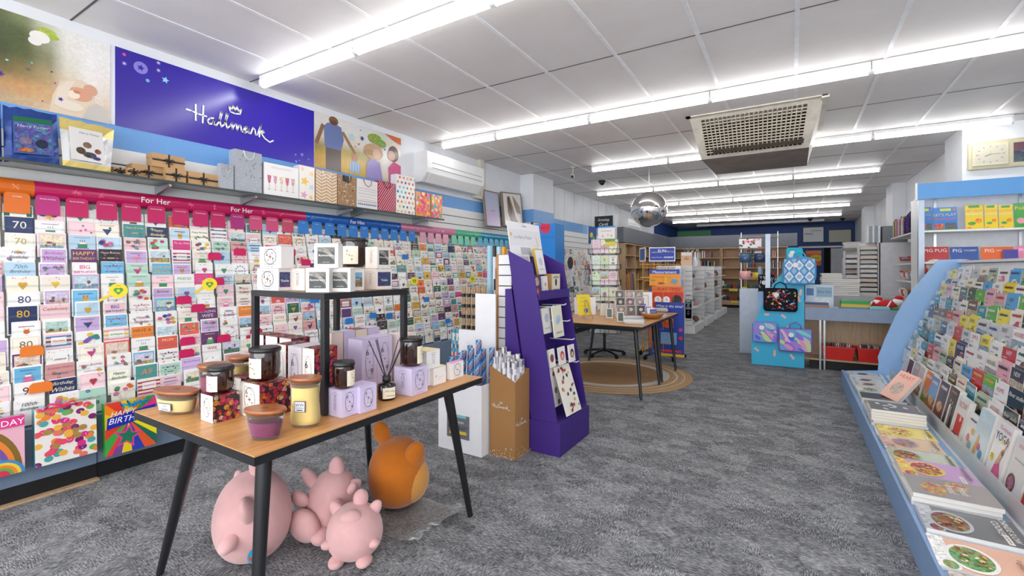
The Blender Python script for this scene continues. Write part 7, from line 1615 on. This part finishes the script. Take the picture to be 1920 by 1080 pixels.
bx('teal_panel', 'dark teal panel fixed to the far right pillar', 'panel', 1.50, 1.655, 11.6, 12.6, 1.75, 2.05, mat('teal_panel', '2a6f84', .5))
# ================= MAGAZINE RACK =================
MB_BLUE = mat('rack_blue', '93b9e4', .4, var=.02)
YE = 6.40
t = thing('magazine_rack', 'long light blue tiered magazine rack with curved end panel along the right side', 'magazine rack', (.95, 3.6, 0)); ox, oy = -.95, -3.6
arc = [(1650,700),(1648,680),(1646,670),(1659,637),(1678.5,594),(1693,569),(1714,541),(1738,512.6),(1755.6,491),(1762,487),(1803,486)]
A3 = [gy(u, v, YE) for u, v in arc]
pp = [Vector((.475+ox, YE+oy, 0)), Vector((.475+ox, YE+oy, .16)), Vector((.80+ox, YE+oy, .20))]+[Vector((p.x+ox, YE+oy, p.z)) for p in A3[1:]]+[Vector((1.50+ox, YE+oy, 1.41)), Vector((1.50+ox, YE+oy, 0))]
MB().prism(pp, (0, .025, 0)).build('end_panel', MB_BLUE, t)
SLT = [(0.86, .17), (.90, .19)]
NTI = 10
TX = lambda k: .955+.0425*k      # tier k from the bottom: front x, base z
TZ = lambda k: .19+.103*k
pf = [(.86, 0), (.86, .165)]
for k in range(NTI): pf += [(TX(k)+.045, TZ(k)), (TX(k)+.09, TZ(k))]
pf += [(1.47, 1.36), (1.49, 1.40), (1.49, 0)]
mb = MB(); mb.prism([(x+ox, .7+oy, z) for x, z in [(.86,0),(.86,.16),(.99,.165),(1.44,1.16),(1.47,1.37),(1.49,1.385),(1.49,0)]], (0, YE-.702, 0)); mb.build('stepped_body', mat('rack_body_white', 'e4e6ea', .5), t)
MB().box(1.44+ox, 1.49+ox, .7+oy, YE-.002+oy, 1.38, 1.40).build('top_edge', WHITE, t)
MB().box(.475+ox, .49+ox, .7+oy, YE-.001+oy, .0, .175).build('front_fascia', mat('fascia_blue', '7f9dc4', .45), t)
MB().box(.49+ox, .858+ox, .7+oy, YE-.001+oy, .14, .16).build('flat_shelf', MB_BLUE, t)
mb = MB(); mb.box(.872+ox, .874+ox, .72+oy, 6.2+oy, .165, .275)
mb.build('acrylic_front', glass('acrylic_strip', 'f4f7f7', .05, .06, 1.2), t)
for k in range(1, NTI):
    mb = MB(); mb.box(TX(k)-.008+ox, TX(k)-.007+ox, .72+oy, 6.35+oy, TZ(k), TZ(k)+.02); mb.build('acrylic_lip', ACR, t)
MT = [('HOUSES','c8502a'),('homes','8a1a3a'),('HOME','2a4a5a'),('SIMPLE','d8a01a'),('VOGUE','111111')]
TITLES = ['HOUSES','homes','HOME','LIVING','STYLE','EASY','NEW','DOGS','MIND','DAILY','GARDEN','TRAVEL','DESIGN','BOATS','FISHING','WINE','LIFE']
TITLES = ['HOUSES','homes','HOME','SIMPLE','NEW','dogs','MIND','EASY','NEW','HOME']
MC = [('white','f0efed'),('pale grey','cfd2d2'),('cream','efe6d4'),('bright green','5fae3f'),('sky blue','58a8dc'),('red','c8302f'),('charcoal','2c2e33'),('yellow','f2dc2a'),('teal','1f8f9e'),('pink','e6a8b4'),('dark green','3a5a48'),('brown','7a5238'),('navy','26345f'),('sage green','a9bda0')]
MW = [22,18,12,6,6,5,12,3,4,5,4,7,6,8]
def cover(a, c, rg, title=None, kind=None, tc=None):
    a.rect(0,0,1,1,c); lum = sum(H(c)[:3])/3; tc = tc or (rg.choice(['c8202f','1f1f24','2a4a8a','7a1a3a','2a6a4a']) if lum > .3 else rg.choice(['f4f4f0','f0d84a','f4f4f0']))
    kind = kind or rg.choice(['portrait','portrait','scene','scene','food','abstract','plain'])
    if kind == 'portrait':
        sk = rg.choice(['d8a888','e4bc9c','b88060','e8c4a8']); hr = rg.choice(['4a2f22','2a1f1a','c8a060','8a5a38']); u = rg.uniform(.4,.65)
        a.ell(u,.5,.2,H(hr,.3),.24,14); a.poly([(u-.3,0),(u-.24,.25),(u-.08,.32),(u+.08,.32),(u+.26,.22),(u+.34,0)], H(rg.choice(['e8e4e0','b03a4a','3a4a6a','d87a9a','2a2a2e','e8c8b0']),.2)); a.ell(u,.52,.125,sk,.165,14,1.57); a.ell(u-.045,.545,.016,'2a2020',n=5); a.ell(u+.05,.545,.016,'2a2020',n=5); a.ell(u,.45,.03,'b05a5a',.012,6)
    elif kind == 'scene':
        a.rect(.0,.0,1,.72,H(rg.choice(['8fa8b8','b8a890','9a9a98','a8b8a0','c8b8a8']),.5)); a.rect(0,.0,1,.3,H(rg.choice(['6f7f5a','8a6a4a','5a5a5c','7a8a98']),.9)); a.poly([(.2,.25),(.8,.25),(.8,.5),(.5,.62),(.2,.5)], H(rg.choice(['d8d0c8','4a4a4c','a8683a','e8e4dc']),.5))
    elif kind == 'food':
        a.ell(.5,.38,.34,'f0eeea',.30,18); a.ell(.5,.38,.27,H(rg.choice(['b8602a','6a8a3a','8a4a2a','c89a3a']),1),.23,16)
        for i in range(9): a.ell(.5+rg.uniform(-.18,.18), .38+rg.uniform(-.12,.12), rg.uniform(.03,.06), rg.choice(['c83a2a','6aa03a','f0d8a0','e89a3a','7a3a1a']), n=6)
    elif kind == 'abstract':
        for i in range(5): a.ell(rg.uniform(.15,.85), rg.uniform(.1,.65), rg.uniform(.08,.22), H(rg.choice(INK),.4), rg.uniform(.05,.18), 10, rg.uniform(0,3))
    if title: a.text(title, .5, .87, .11, tc, .86)
    else:
        a.scrawl(.5,.88,.7,.08,tc,rg,.03)
    for i in range(3): a.scrawl(rg.choice([.25,.75]), .72-.12*i, .32, .03, tc, rg, .012)
def mag(p0, w_, h, th, c, tl, label, rg, title=None, kind=None, tc=None, fn=None, name='magazine', group=None, copies=0):
    """a magazine facing the aisle; p0: bottom corner at its far end"""
    mb = MB('f0eee9'); mb.box(-w_/2, w_/2, 0, th, 0, h, 'ece9e4'); mb.box(w_/2-.0005, w_/2+.0006, 0, th, 0, h, 'dedad4')
    A_ = Art(mb, (-w_/2, 0, 0), (1,0,0), (0,0,1), w_, h, .0004)
    fn(A_) if fn else cover(A_, c, rg, title, kind, tc)
    o = mb.build(name, PG, None, (p0[0], p0[1]-w_/2, p0[2]), (-tl, 0, R(-90)+rg.uniform(-.03,.03))); tag(o, label, 'magazine' if name == 'magazine' else 'book', group); return o
TN = ['bottom tier','second tier up','third tier up','fourth tier up','fifth tier up','sixth tier up','seventh tier up','eighth tier up','ninth tier up','top tier']
FORCE = {(9,2):('HOUSES','white'),(8,3):('homes','white'),(8,4):('HOME','cream'),(7,2):('HOUSES','pink'),(6,2):('HOUSES','pale grey'),(3,3):('dogs','teal'),(2,3):('dogs','teal'),(5,7):('SIMPLE','yellow'),(4,9):('SIMPLE','yellow'),(9,3):('homes','white'),(3,9):('NEW','white'),(4,2):('EASY','pale grey')}
def yoga(a):
    a.rect(0,0,1,1,'f2f1f0'); a.text('10-minute', .55, .9, .08, 'd81f6a', .8); a.text('YOGA', .5, .75, .15, '15151a', .9); a.ell(.2,.38,.12,'f0d81f'); a.text('50', .2,.4,.07,'1f1f1f'); a.ell(.62,.7,.1,'f0d81f',.04)
    a.poly([(.35,.0),(.5,.3),(.75,.38),(.95,.2),(.8,.0)], 'd8408a'); a.poly([(.5,.3),(.75,.38),(.86,.62),(.7,.6)], 'd8a080'); a.line([(.84,.6),(.97,.78)], .05, 'd8a080'); a.ell(.8,.55,.07,'6a4028')
def astro(a):
    a.rect(0,0,1,1,'1f8fa6'); a.text('ASTROLOGY', .5, .88, .1, 'f4f4f4', .9); a.text('LOVE, PATHS & YOU', .5, .74, .035, 'f4f4f4', .8); a.star(.55,.35,.22,'6fc0d0',8,.5); a.star(.3,.2,.12,'d8e8ec',6,.4); a.ell(.7,.2,.08,'e8c84a')
def river(a): a.rect(0,0,1,1,'1c1c20'); a.text('River studio', .5, .84, .14, 'f2f2f0', .9, .3); a.ell(.5,.4,.3,H('6a4a38',.9),.22,16); a.ell(.62,.5,.12,H('c8a080',.4))
def couple(a): a.rect(0,0,1,1,'3a342f'); a.scrawl(.5,.9,.6,.08,'c8a87a',rb_,.02); a.poly([(.3,.1),(.35,.6),(.5,.65),(.55,.1)], 'ece8e2'); a.ell(.42,.7,.06,'d8b090'); a.poly([(.55,.1),(.58,.62),(.72,.6),(.75,.1)], '6a6660'); a.ell(.64,.68,.06,'c89a7a')
def redred(a): a.rect(0,0,1,1,'ece8e2'); a.text('NOW', .5, .84, .14, 'c8281f', .8, .2); a.rect(.2,.2,.85,.62,'d8301f'); a.ell(.6,.55,.1,'e8c0a0'); a.rect(.1,.05,.6,.2,'2a4a8a')
def floral2(a): a.rect(0,0,1,1,'f2f0ec'); a.ell(.7,.6,.2,'d8a83a',.12); a.ell(.4,.4,.15,'e88a9a'); a.ell(.65,.25,.18,'8ab0a0'); a.scrawl(.5,.85,.6,.06,'4a4a6a',rb_,.02)
def pens(a): a.rect(0,0,1,1,'cfe2e8'); a.text('DAINE', .55, .85, .1, 'f2f4f4', .8); a.text('LILLI', .6, .7, .1, 'f4f0f0', .6); a.poly([(.15,.1),(.3,.55),(.42,.5),(.35,.1)], 'e09a4a'); a.ell(.5,.35,.1,'d8507a'); a.ell(.7,.25,.12,'5a9ac8'); a.ell(.6,.12,.14,'3a6a9a',.06)
def spoon(a): a.rect(0,0,1,1,'dcdcdc'); a.text('energy', .5, .85, .09, 'e87a7a', .8); a.scrawl(.5,.65,.6,.04,'8a8a8a',rb_); a.ell(.35,.25,.25,'5a3a48'); a.ell(.35,.25,.18,H('a86a7a',1))
def dark_scene(c1, c2): return lambda a: (a.rect(0,0,1,1,c1), a.rect(.0,.0,1,.45,H(c2,.9)), a.scrawl(.5,.86,.7,.1,'f0ece4',rb_,.03), a.ell(.5,.4,.2,H('c89a6a',.8),.3,14,1.57))
SPEC = {(1,10): ('teal magazine reading ASTROLOGY in white letters', astro), (1,13): ('black River studio magazine, second tier up', river), (2,13): ('black River studio magazine, third tier up', river)}
for k in range(1, NTI):
    y = YE-.03; i = 0
    while True:
        rg = random.Random(k*31+i*7+3); x = TX(k); z = TZ(k)
        w_ = rg.uniform(.185, .215); h = rg.uniform(.225, .255) if k < 8 else rg.uniform(.19,.22)
        if i == 0: w_, h = .12, .16
        if y-w_ < max(.9, x/.3-.55): break
        cn, c = rg.choices(MC, MW)[0]; title = rg.choice(TITLES) if rg.random() < .45 else None; f = FORCE.get((k, i))
        if f: title, cn = f; c = dict(MC)[cn]
        tl = R(7)
        if i == 0:
            fn = lambda a: (a.rect(0,0,1,1,'e6e8ea'), a.rect(.12,.25,.9,.85,'f4f5f6'), [a.scrawl(.5,.75-.13*q,.6,.04,'8a8e94',rg,.02) for q in range(4)])
            o = mag((x+.005, y, z+.05), w_, h*.85, .004, c, tl, f'small white label card against the blue end panel, {TN[k]} of the rack', rg, fn=fn, name='label_card'); o['category'] = 'label card'
        else:
            sp = SPEC.get((k, i))
            if sp: mag((x, y, z), .2, .255, .006, c, tl, sp[0], rg, fn=sp[1]); y -= .215; i += 1; continue
            kd = rg.choice(['portrait','portrait','scene','scene','food','abstract','plain'])
            ds_ = {'portrait':'with a portrait','scene':'with a landscape scene','food':'with a plate of food','abstract':'with coloured shapes','plain':'with plain lettering'}[kd]
            mag((x, y, z), w_, h, rg.uniform(.003, .006), c, tl, f'{cn} magazine {ds_}, {TN[k]}, {ordn[i-1]} from end panel', rg, title, kd)
            # a few copies of the same issue behind, pushed up
            if rg.random() < .75:
                mag((x+.0115, y-.004+rg.uniform(-.005,.005), z+rg.uniform(.004,.018)), w_, h, .005, c, tl, f'{cn} copy behind the {ordn[i-1]} magazine from the end panel, {TN[k]}', rg, title, kd)
        y -= w_+rg.uniform(.004, .02); i += 1
# bottom tier: larger books and magazines
low = [(.006,.19,.30,.03,'dce0e0','white puzzle book standing nearest the blue end panel',dark_scene('c8ccd0','5a6068')),
 (.0,.17,.29,.02,'','dark blue science book beside the white puzzle book',lambda a:(a.rect(0,0,1,1,'23344a'),a.ell(.5,.45,.28,'d8dce0'),a.ell(.5,.45,.2,'3a4a5c'))),
 (.0,.19,.30,.035,'','grey magazine bundle in the bottom tier',dark_scene('b8bcc0','7a7a7c')),
 (.0,.19,.30,.03,'','red and white weekly bundle in the bottom tier',dark_scene('e0dcd8','b04a3a')),
 (.0,.2,.30,.03,'','orange and green food magazine in the bottom tier',dark_scene('e87a2a','7a9a2a')),
 (.0,.2,.30,.02,'','orange and blue sunset magazine in the bottom tier',dark_scene('4a9ad8','a8501f')),
 (.0,.2,.31,.03,'','dark blue and red portrait book in the bottom tier',dark_scene('2a3550','7a2a3a')),
 (.0,.21,.32,.035,'','dark brown cover with a bride and groom in the bottom tier',couple),
 (.0,.2,.30,.03,'','white cover with red block portrait in the bottom tier',redred),
 (.0,.17,.25,.015,'','small white floral cover in the bottom tier',floral2),
 (.0,.22,.33,.035,'','pale blue pencil art cover in the bottom tier',pens),
 (.0,.2,.33,.03,'','white 10-minute YOGA book with pink figure',yoga),
 (.0,.2,.31,.02,'','pale grey energy cover with dark bowl in the bottom tier',spoon),
 (.0,.2,.31,.03,'','red covered book at the right edge of the bottom tier',lambda a:(a.rect(0,0,1,1,'c81f24'),a.scrawl(.5,.8,.6,.08,'f0e8e0',rb_,.03))),
 (.0,.2,.31,.02,'','brown food cover past the red book in the bottom tier',dark_scene('8a5a3a','b88a5a'))]
y = 5.93
for i, (dz, w_, h, th, _, lab, fn) in enumerate(low):
    mag((.90+rb_.uniform(-.008,.008), y, .182), w_, h, th, '', R(12), lab, rb_, fn=fn); y -= w_+.023
# flat magazines on the front shelf
FX = .662
def food(c1, c2, c3, u=.35, v=.5, title=None):
    def f(a):
        a.rect(0,0,1,1,c1); a.rect(.0,.0,1,.16,H(c2,.6)); a.ell(.88,.12,.16,H(c2,.2),.12,16); a.ell(.88,.12,.12,H(c3,1),.09,14); a.rect(.62,.78,.97,.84,'f0ece6'); a.scrawl(.8,.81,.26,.03,'6a4a3a',rb_,.01); a.ell(v,u,.40,H(c2,.0),.30,24); a.ell(v,u,.34,H(c3,1),.25,22)
        for i in range(26): a.ell(v+rb_.uniform(-.26,.26), u+rb_.uniform(-.13,.13), rb_.uniform(.02,.05), rb_.choice(['7aa83a','c8502a','f0e0b0','e8a03a','5a7a2a','8a3a1f']), rb_.uniform(.015,.03), 7, rb_.uniform(0,3))
        if title:
            for q, s_ in enumerate(title.split('|')): a.text(s_, .5, .88-.1*q, .07, 'f2f0ea' if sum(H(c1)[:3]) < 1 else '4a2a1f', .86)
        else: a.scrawl(.5,.9,.7,.06,'6a5a4a',rb_,.02)
    return f
def people(c1): return lambda a: (a.rect(0,0,1,1,c1), a.scrawl(.5,.9,.7,.06,'8a8e94',rb_,.02), a.ell(.4,.45,.14,H('8a7a6a',.9),.25,12,.2), a.ell(.65,.4,.12,H('4a5a7a',.9),.22,12,.2), a.rect(.1,.05,.9,.15,'b8c8d8'))
flat = [(6.13,.21,.29,[.008]*5,people('c8dcec'),'pale blue magazine on the farthest flat pile'),
 (5.88,.21,.29,[.007]*4,people('d8e4ea'),'white and blue magazine on the second flat pile'),
 (5.63,.21,.29,[.007]*5,people('e4dcd8'),'red and white magazine on the third flat pile'),
 (5.36,.22,.29,[.01]*4,food('cfe0d8','e8e8e0','a8c0b0'),'pale green magazine on the fourth flat pile'),
 (5.08,.22,.30,[.012]*4,lambda a:(a.rect(0,0,1,1,'3a3c48'),a.scrawl(.5,.9,.7,.06,'c8c8cc',rb_,.02)),'dark slate magazine on the fifth flat pile'),
 (4.74,.24,.31,[.011]*5,food('4a4a44','a89a80','8a6a4a'),'dark edged magazine with stones cover on the sixth flat pile'),
 (4.44,.26,.31,[.02]*6,lambda a:(a.rect(0,0,1,1,'6a6c6e'),[a.ell(rb_.uniform(.2,.8),rb_.uniform(.1,.8),.1,'e8e6e2',.05,8,rb_.uniform(0,3)) for _ in range(7)],a.scrawl(.5,.92,.8,.05,'f0f0f0',rb_,.02)),'thick grey magazine in the tall white edged pile'),
 (4.15,.24,.30,[.012]*2,food('f0dc6a','e0c03a','d8a83a',.4),'yellow noodle cover magazine on the eighth flat pile'),
 (3.90,.24,.30,[.012]*2,food('e8c8a0','d8b0a0','b88a9a',.4),'peach and tan magazine on the ninth flat pile'),
 (3.64,.25,.30,[.013]*2,food('cdd2bc','b8c0a0','a86a3a',.25),'pale green bowl cover magazine on the tenth flat pile'),
 (3.36,.26,.31,[.014]*4,food('c8a0d0','f0c86a','c86a3a',.38),'purple and yellow magazine with tomato bowl cover'),
 (3.085,.25,.32,[.022]*3,lambda a:(a.rect(0,0,1,1,'9a9492'),a.ell(.6,.3,.3,H('c88a5a',.8),.2,16),a.ell(.3,.6,.2,H('c89a6a',.8),.2,14),a.text('Fresh|bread'.split('|')[0],.5,.66,.1,'f4f2ee',.7,.3),a.text('bread',.5,.52,.1,'f4f2ee',.7,.3)),'grey bread baking book topping a thick pile'),
 (2.80,.25,.33,[.028],food('6a6c70','b8bcc2','8a5a3a',.3,.55,'CHINESE SLOW|COOKER'),'dark grey book titled Chinese slow cooker with two bowls'),
 (2.51,.26,.33,[.016],food('e8b49a','f4f2ee','7a9a4a',.35,.55,'The|Vegetarian'),'peach book titled The Vegetarian with a salad plate'),
 (2.22,.26,.33,[.018],food('e0b890','c8b8a8','b87a3a',.35,.5),'tan pastry cover book nearest the bottom edge'),
 (1.92,.26,.33,[.018],food('d8b08a','e8e0d8','a8683a',.4,.5),'brown bakery book just past the bottom edge')]
for (y, w_, h, ths, fn, lab) in flat:
    z = .161
    for q, th in enumerate(ths):
        top = q == len(ths)-1; mb = MB('e8e5df'); mb.box(-w_/2, w_/2, -h/2, h/2, .0008, th-.0014); mb.box(-w_/2-.001, w_/2+.001, -h/2-.001, h/2+.001, 0, .0008, 'b8b4ae'); mb.box(-w_/2-.001, w_/2+.001, -h/2-.001, h/2+.001, th-.0014, th-.0006, 'c8c4be')
        A_ = Art(mb, (-w_/2-.001, -h/2-.001, th-.0006), (1,0,0), (0,1,0), w_+.002, h+.002, .0003); fn(A_) if top else A_.rect(0,0,1,1,'d8d4ce')
        o = mb.build('flat_magazine', PG, None, (FX+rb_.uniform(-.008,.008), y+rb_.uniform(-.008,.008), z), (0,0,R(-90)+rb_.uniform(-.03,.03))); z += th
        tag(o, lab if top else f'copy lying under the {lab}', 'magazine', None if top else f'copies under the {lab}')
# a book leaning across the flat piles
o = MB('e8e4de'); o.box(-.1,.1,0,.03,0,.27); A_ = Art(o, (-.1,0,0), (1,0,0), (0,0,1), .2, .27); A_.rect(0,0,1,1,'e8b09a'); A_.text('HEART', .5,.85,.12,'c83a4a',.8); A_.ell(.5,.4,.3,H('b8a090',.8)); o = o.build('leaning_book', PG, None, (.70, 5.05, .215), (R(-38), R(6), R(-62))); tag(o, 'pink covered book leaning across the dark flat pile', 'book')
# ================= BLUE HEADED WALL UNIT AND PICTURE BOOKS =================
YU = 6.62
t = thing('wall_unit', 'white shelving unit with light blue header behind the magazine rack', 'shelving unit', (2.0, YU+.2, 0)); ox, oy = -2.0, -(YU+.2)
xh = gy(1720, 345, YU).x
MB().box(xh+ox, 3.2+ox, YU+oy, YU+.03+oy, gy(1720,374,YU).z, gy(1720,345,YU).z).build('blue_header', mat('header_blue', '5aa0e0', .4, var=.02), t)
MB().box(xh-.012+ox, xh+ox, YU-.01+oy, YU+.04+oy, gy(1720,376,YU).z, gy(1720,344,YU).z+.002).build('header_end', WHITE, t)
MB().box(xh+.01+ox, xh+.06+ox, YU+oy, YU+.06+oy, 0, gy(1720,376,YU).z).build('front_post', mat('grey_post', 'a9b4c2'), t)
MB().box(xh+.06+ox, 3.2+ox, YU+.38+oy, YU+.4+oy, 0, 2.15).build('back_panel', mat('unit_back', 'e2e4e8', .5), t)
MB().box(xh+.01+ox, xh+.03+ox, YU+.06+oy, YU+.38+oy, 0, 2.1).build('side_panel', WHITE, t)
for u in (1753, 1913):
    x = gy(u, 400, YU+.37).x; MB().box(x-.012+ox, x+.012+ox, YU+.365+oy, YU+.379+oy, .3, 2.15).build('slotted_strip', METAL, t)
zs1 = gy(1735, 432, YU).z; zs2 = gy(1735, 491, YU).z
for z in (zs1, zs2, .9, .5): MB().box(xh+.035+ox, 3.2+ox, YU+.01+oy, YU+.365+oy, z-.02, z).build('shelf', WHITE, t)
def faceout(u0, u1, vt, z, label, fn, y=YU+.16, tl=8, th=.006):
    p0, p1 = gy(u0, 450, y), gy(u1, 450, y); p0.z = p1.z = z+.001; h = gy((u0+u1)/2, vt, y).z-z; return slab('picture_book', label, 'book', p0, p1, h, th, fn, 'e8e6e2', tilt=R(tl), mats=PG)
def mine(a): a.rect(0,0,1,1,'2a7fd0'); a.text("LET'S PLAY", .5, .68, .13, 'f4d81f', .94); a.text('MINECRAFT', .5, .5, .13, 'e8602a', .92); a.rect(.3,.84,.75,.95,'d8e02a'); a.rect(.05,.05,.45,.3,H('c8504a',.8)); a.rect(.5,.05,.95,.32,H('5a5a62',.9)); a.rect(.1,.0,.9,.08,'3a9a4a'); a.star(.88,.9,.08,'e87a2a',8,.6)
def poke(a): a.rect(0,0,1,1,'f2cf1f'); a.text("LET'S PLAY", .52, .76, .11, 'd8302a', .9); a.text('POKEMON', .52, .62, .13, 'f4f4f0', .94); a.rect(.2,.88,.8,.97,'3a9a3a'); a.ell(.35,.25,.22,H('5aa03a',.8),.14); a.ell(.72,.35,.18,H('e86a2a',.7)); a.ell(.2,.08,.14,'f08a4a',.06)
for u0, u1, fn, lab in [(1727,1748,mine,'blue game guide book, left of the pair on the upper unit shelf'),(1750,1796,mine,'blue game guide book, right of the pair on the upper unit shelf'),(1811,1845,poke,'yellow game guide book, left of three on the upper unit shelf'),(1847,1872,poke,'yellow game guide book, middle of three on the upper unit shelf'),(1874,1901,poke,'yellow game guide book, right of three on the upper unit shelf')]: faceout(u0, u1, 388 if u0 < 1800 else 383, zs1, lab, fn)
faceout(1903, 1945, 379, zs1, 'green game book at the right edge of the upper unit shelf', lambda a: (a.rect(0,0,1,1,'3aa03a'), a.text('Pok', .3, .8, .18, 'f2d81f', .5), a.ell(.3,.3,.2,'e8a0a8'), a.ell(.7,.4,.2,H('8ac04a',.8))))
def pig(c, t1, t2, c2='d8c8b0'):
    def f(a):
        a.rect(0,0,1,1,c); a.text(t1, .27, .87, .12, 'f4f0ea', .4)
        if t2: a.text(t2, .72, .87, .12, 'f4f0ea', .46)
        a.ell(.5,.35,.36,H(c2,.4),.28,20); a.ell(.5,.2,.3,H([q*.7 for q in H(c2)[:3]],.3),.12,14)
    return f
for u0, u1, c, a1, a2, c2, lab in [(1729,1781,'b81f24','PIG','PUG','d8c8b4','red picture book reading PIG PUG on the lower unit shelf'),(1783,1837,'1f4fa0','PIG','TOURIST','b8a080','blue picture book reading PIG TOURIST on the lower unit shelf'),(1842,1903,'e8641f','PIG','MONSTER','a89a8a','orange picture book reading PIG on the lower unit shelf')]: faceout(u0, u1, 462, zs2-.14, lab, pig(c, a1, a2, c2), y=YU+.06, tl=10)
faceout(1883, 1912, 467, zs2-.14, 'purple picture book overlapping the orange one', lambda a: (a.rect(0,0,1,1,'4a3f9a'), a.ell(.5,.6,.12,'d8d0f0')), y=YU+.03, tl=10)
faceout(1907, 1960, 459, zs2-.14, 'pink picture book at the right edge of the lower unit shelf', lambda a: (a.rect(0,0,1,1,'e88ab0'), a.text('PIG', .3, .85, .1, 'f8f0f4', .5)), y=YU+.06, tl=10)
# rest for the picture book row (a lower ledge)
MB().box(xh+.08+ox, 3.2+ox, YU-.0+oy, YU+.2+oy, zs2-.16, zs2-.14).build('book_ledge', WHITE, t)
# green striped magazine standing above the rack at the right edge
mag((1.445, 4.55, 1.403), .22, .22, .02, '', R(10), 'green and lilac striped magazine standing on top of the rack', rb_, fn=lambda a: (a.rect(0,0,1,1,'c8d86a'), a.rect(0,.4,1,.7,H('a890c8',.4)), a.rect(0,.75,1,.9,H('e8e8e0',.3)), a.scrawl(.5,.2,.8,.1,'5a8a2a',rb_,.03)))
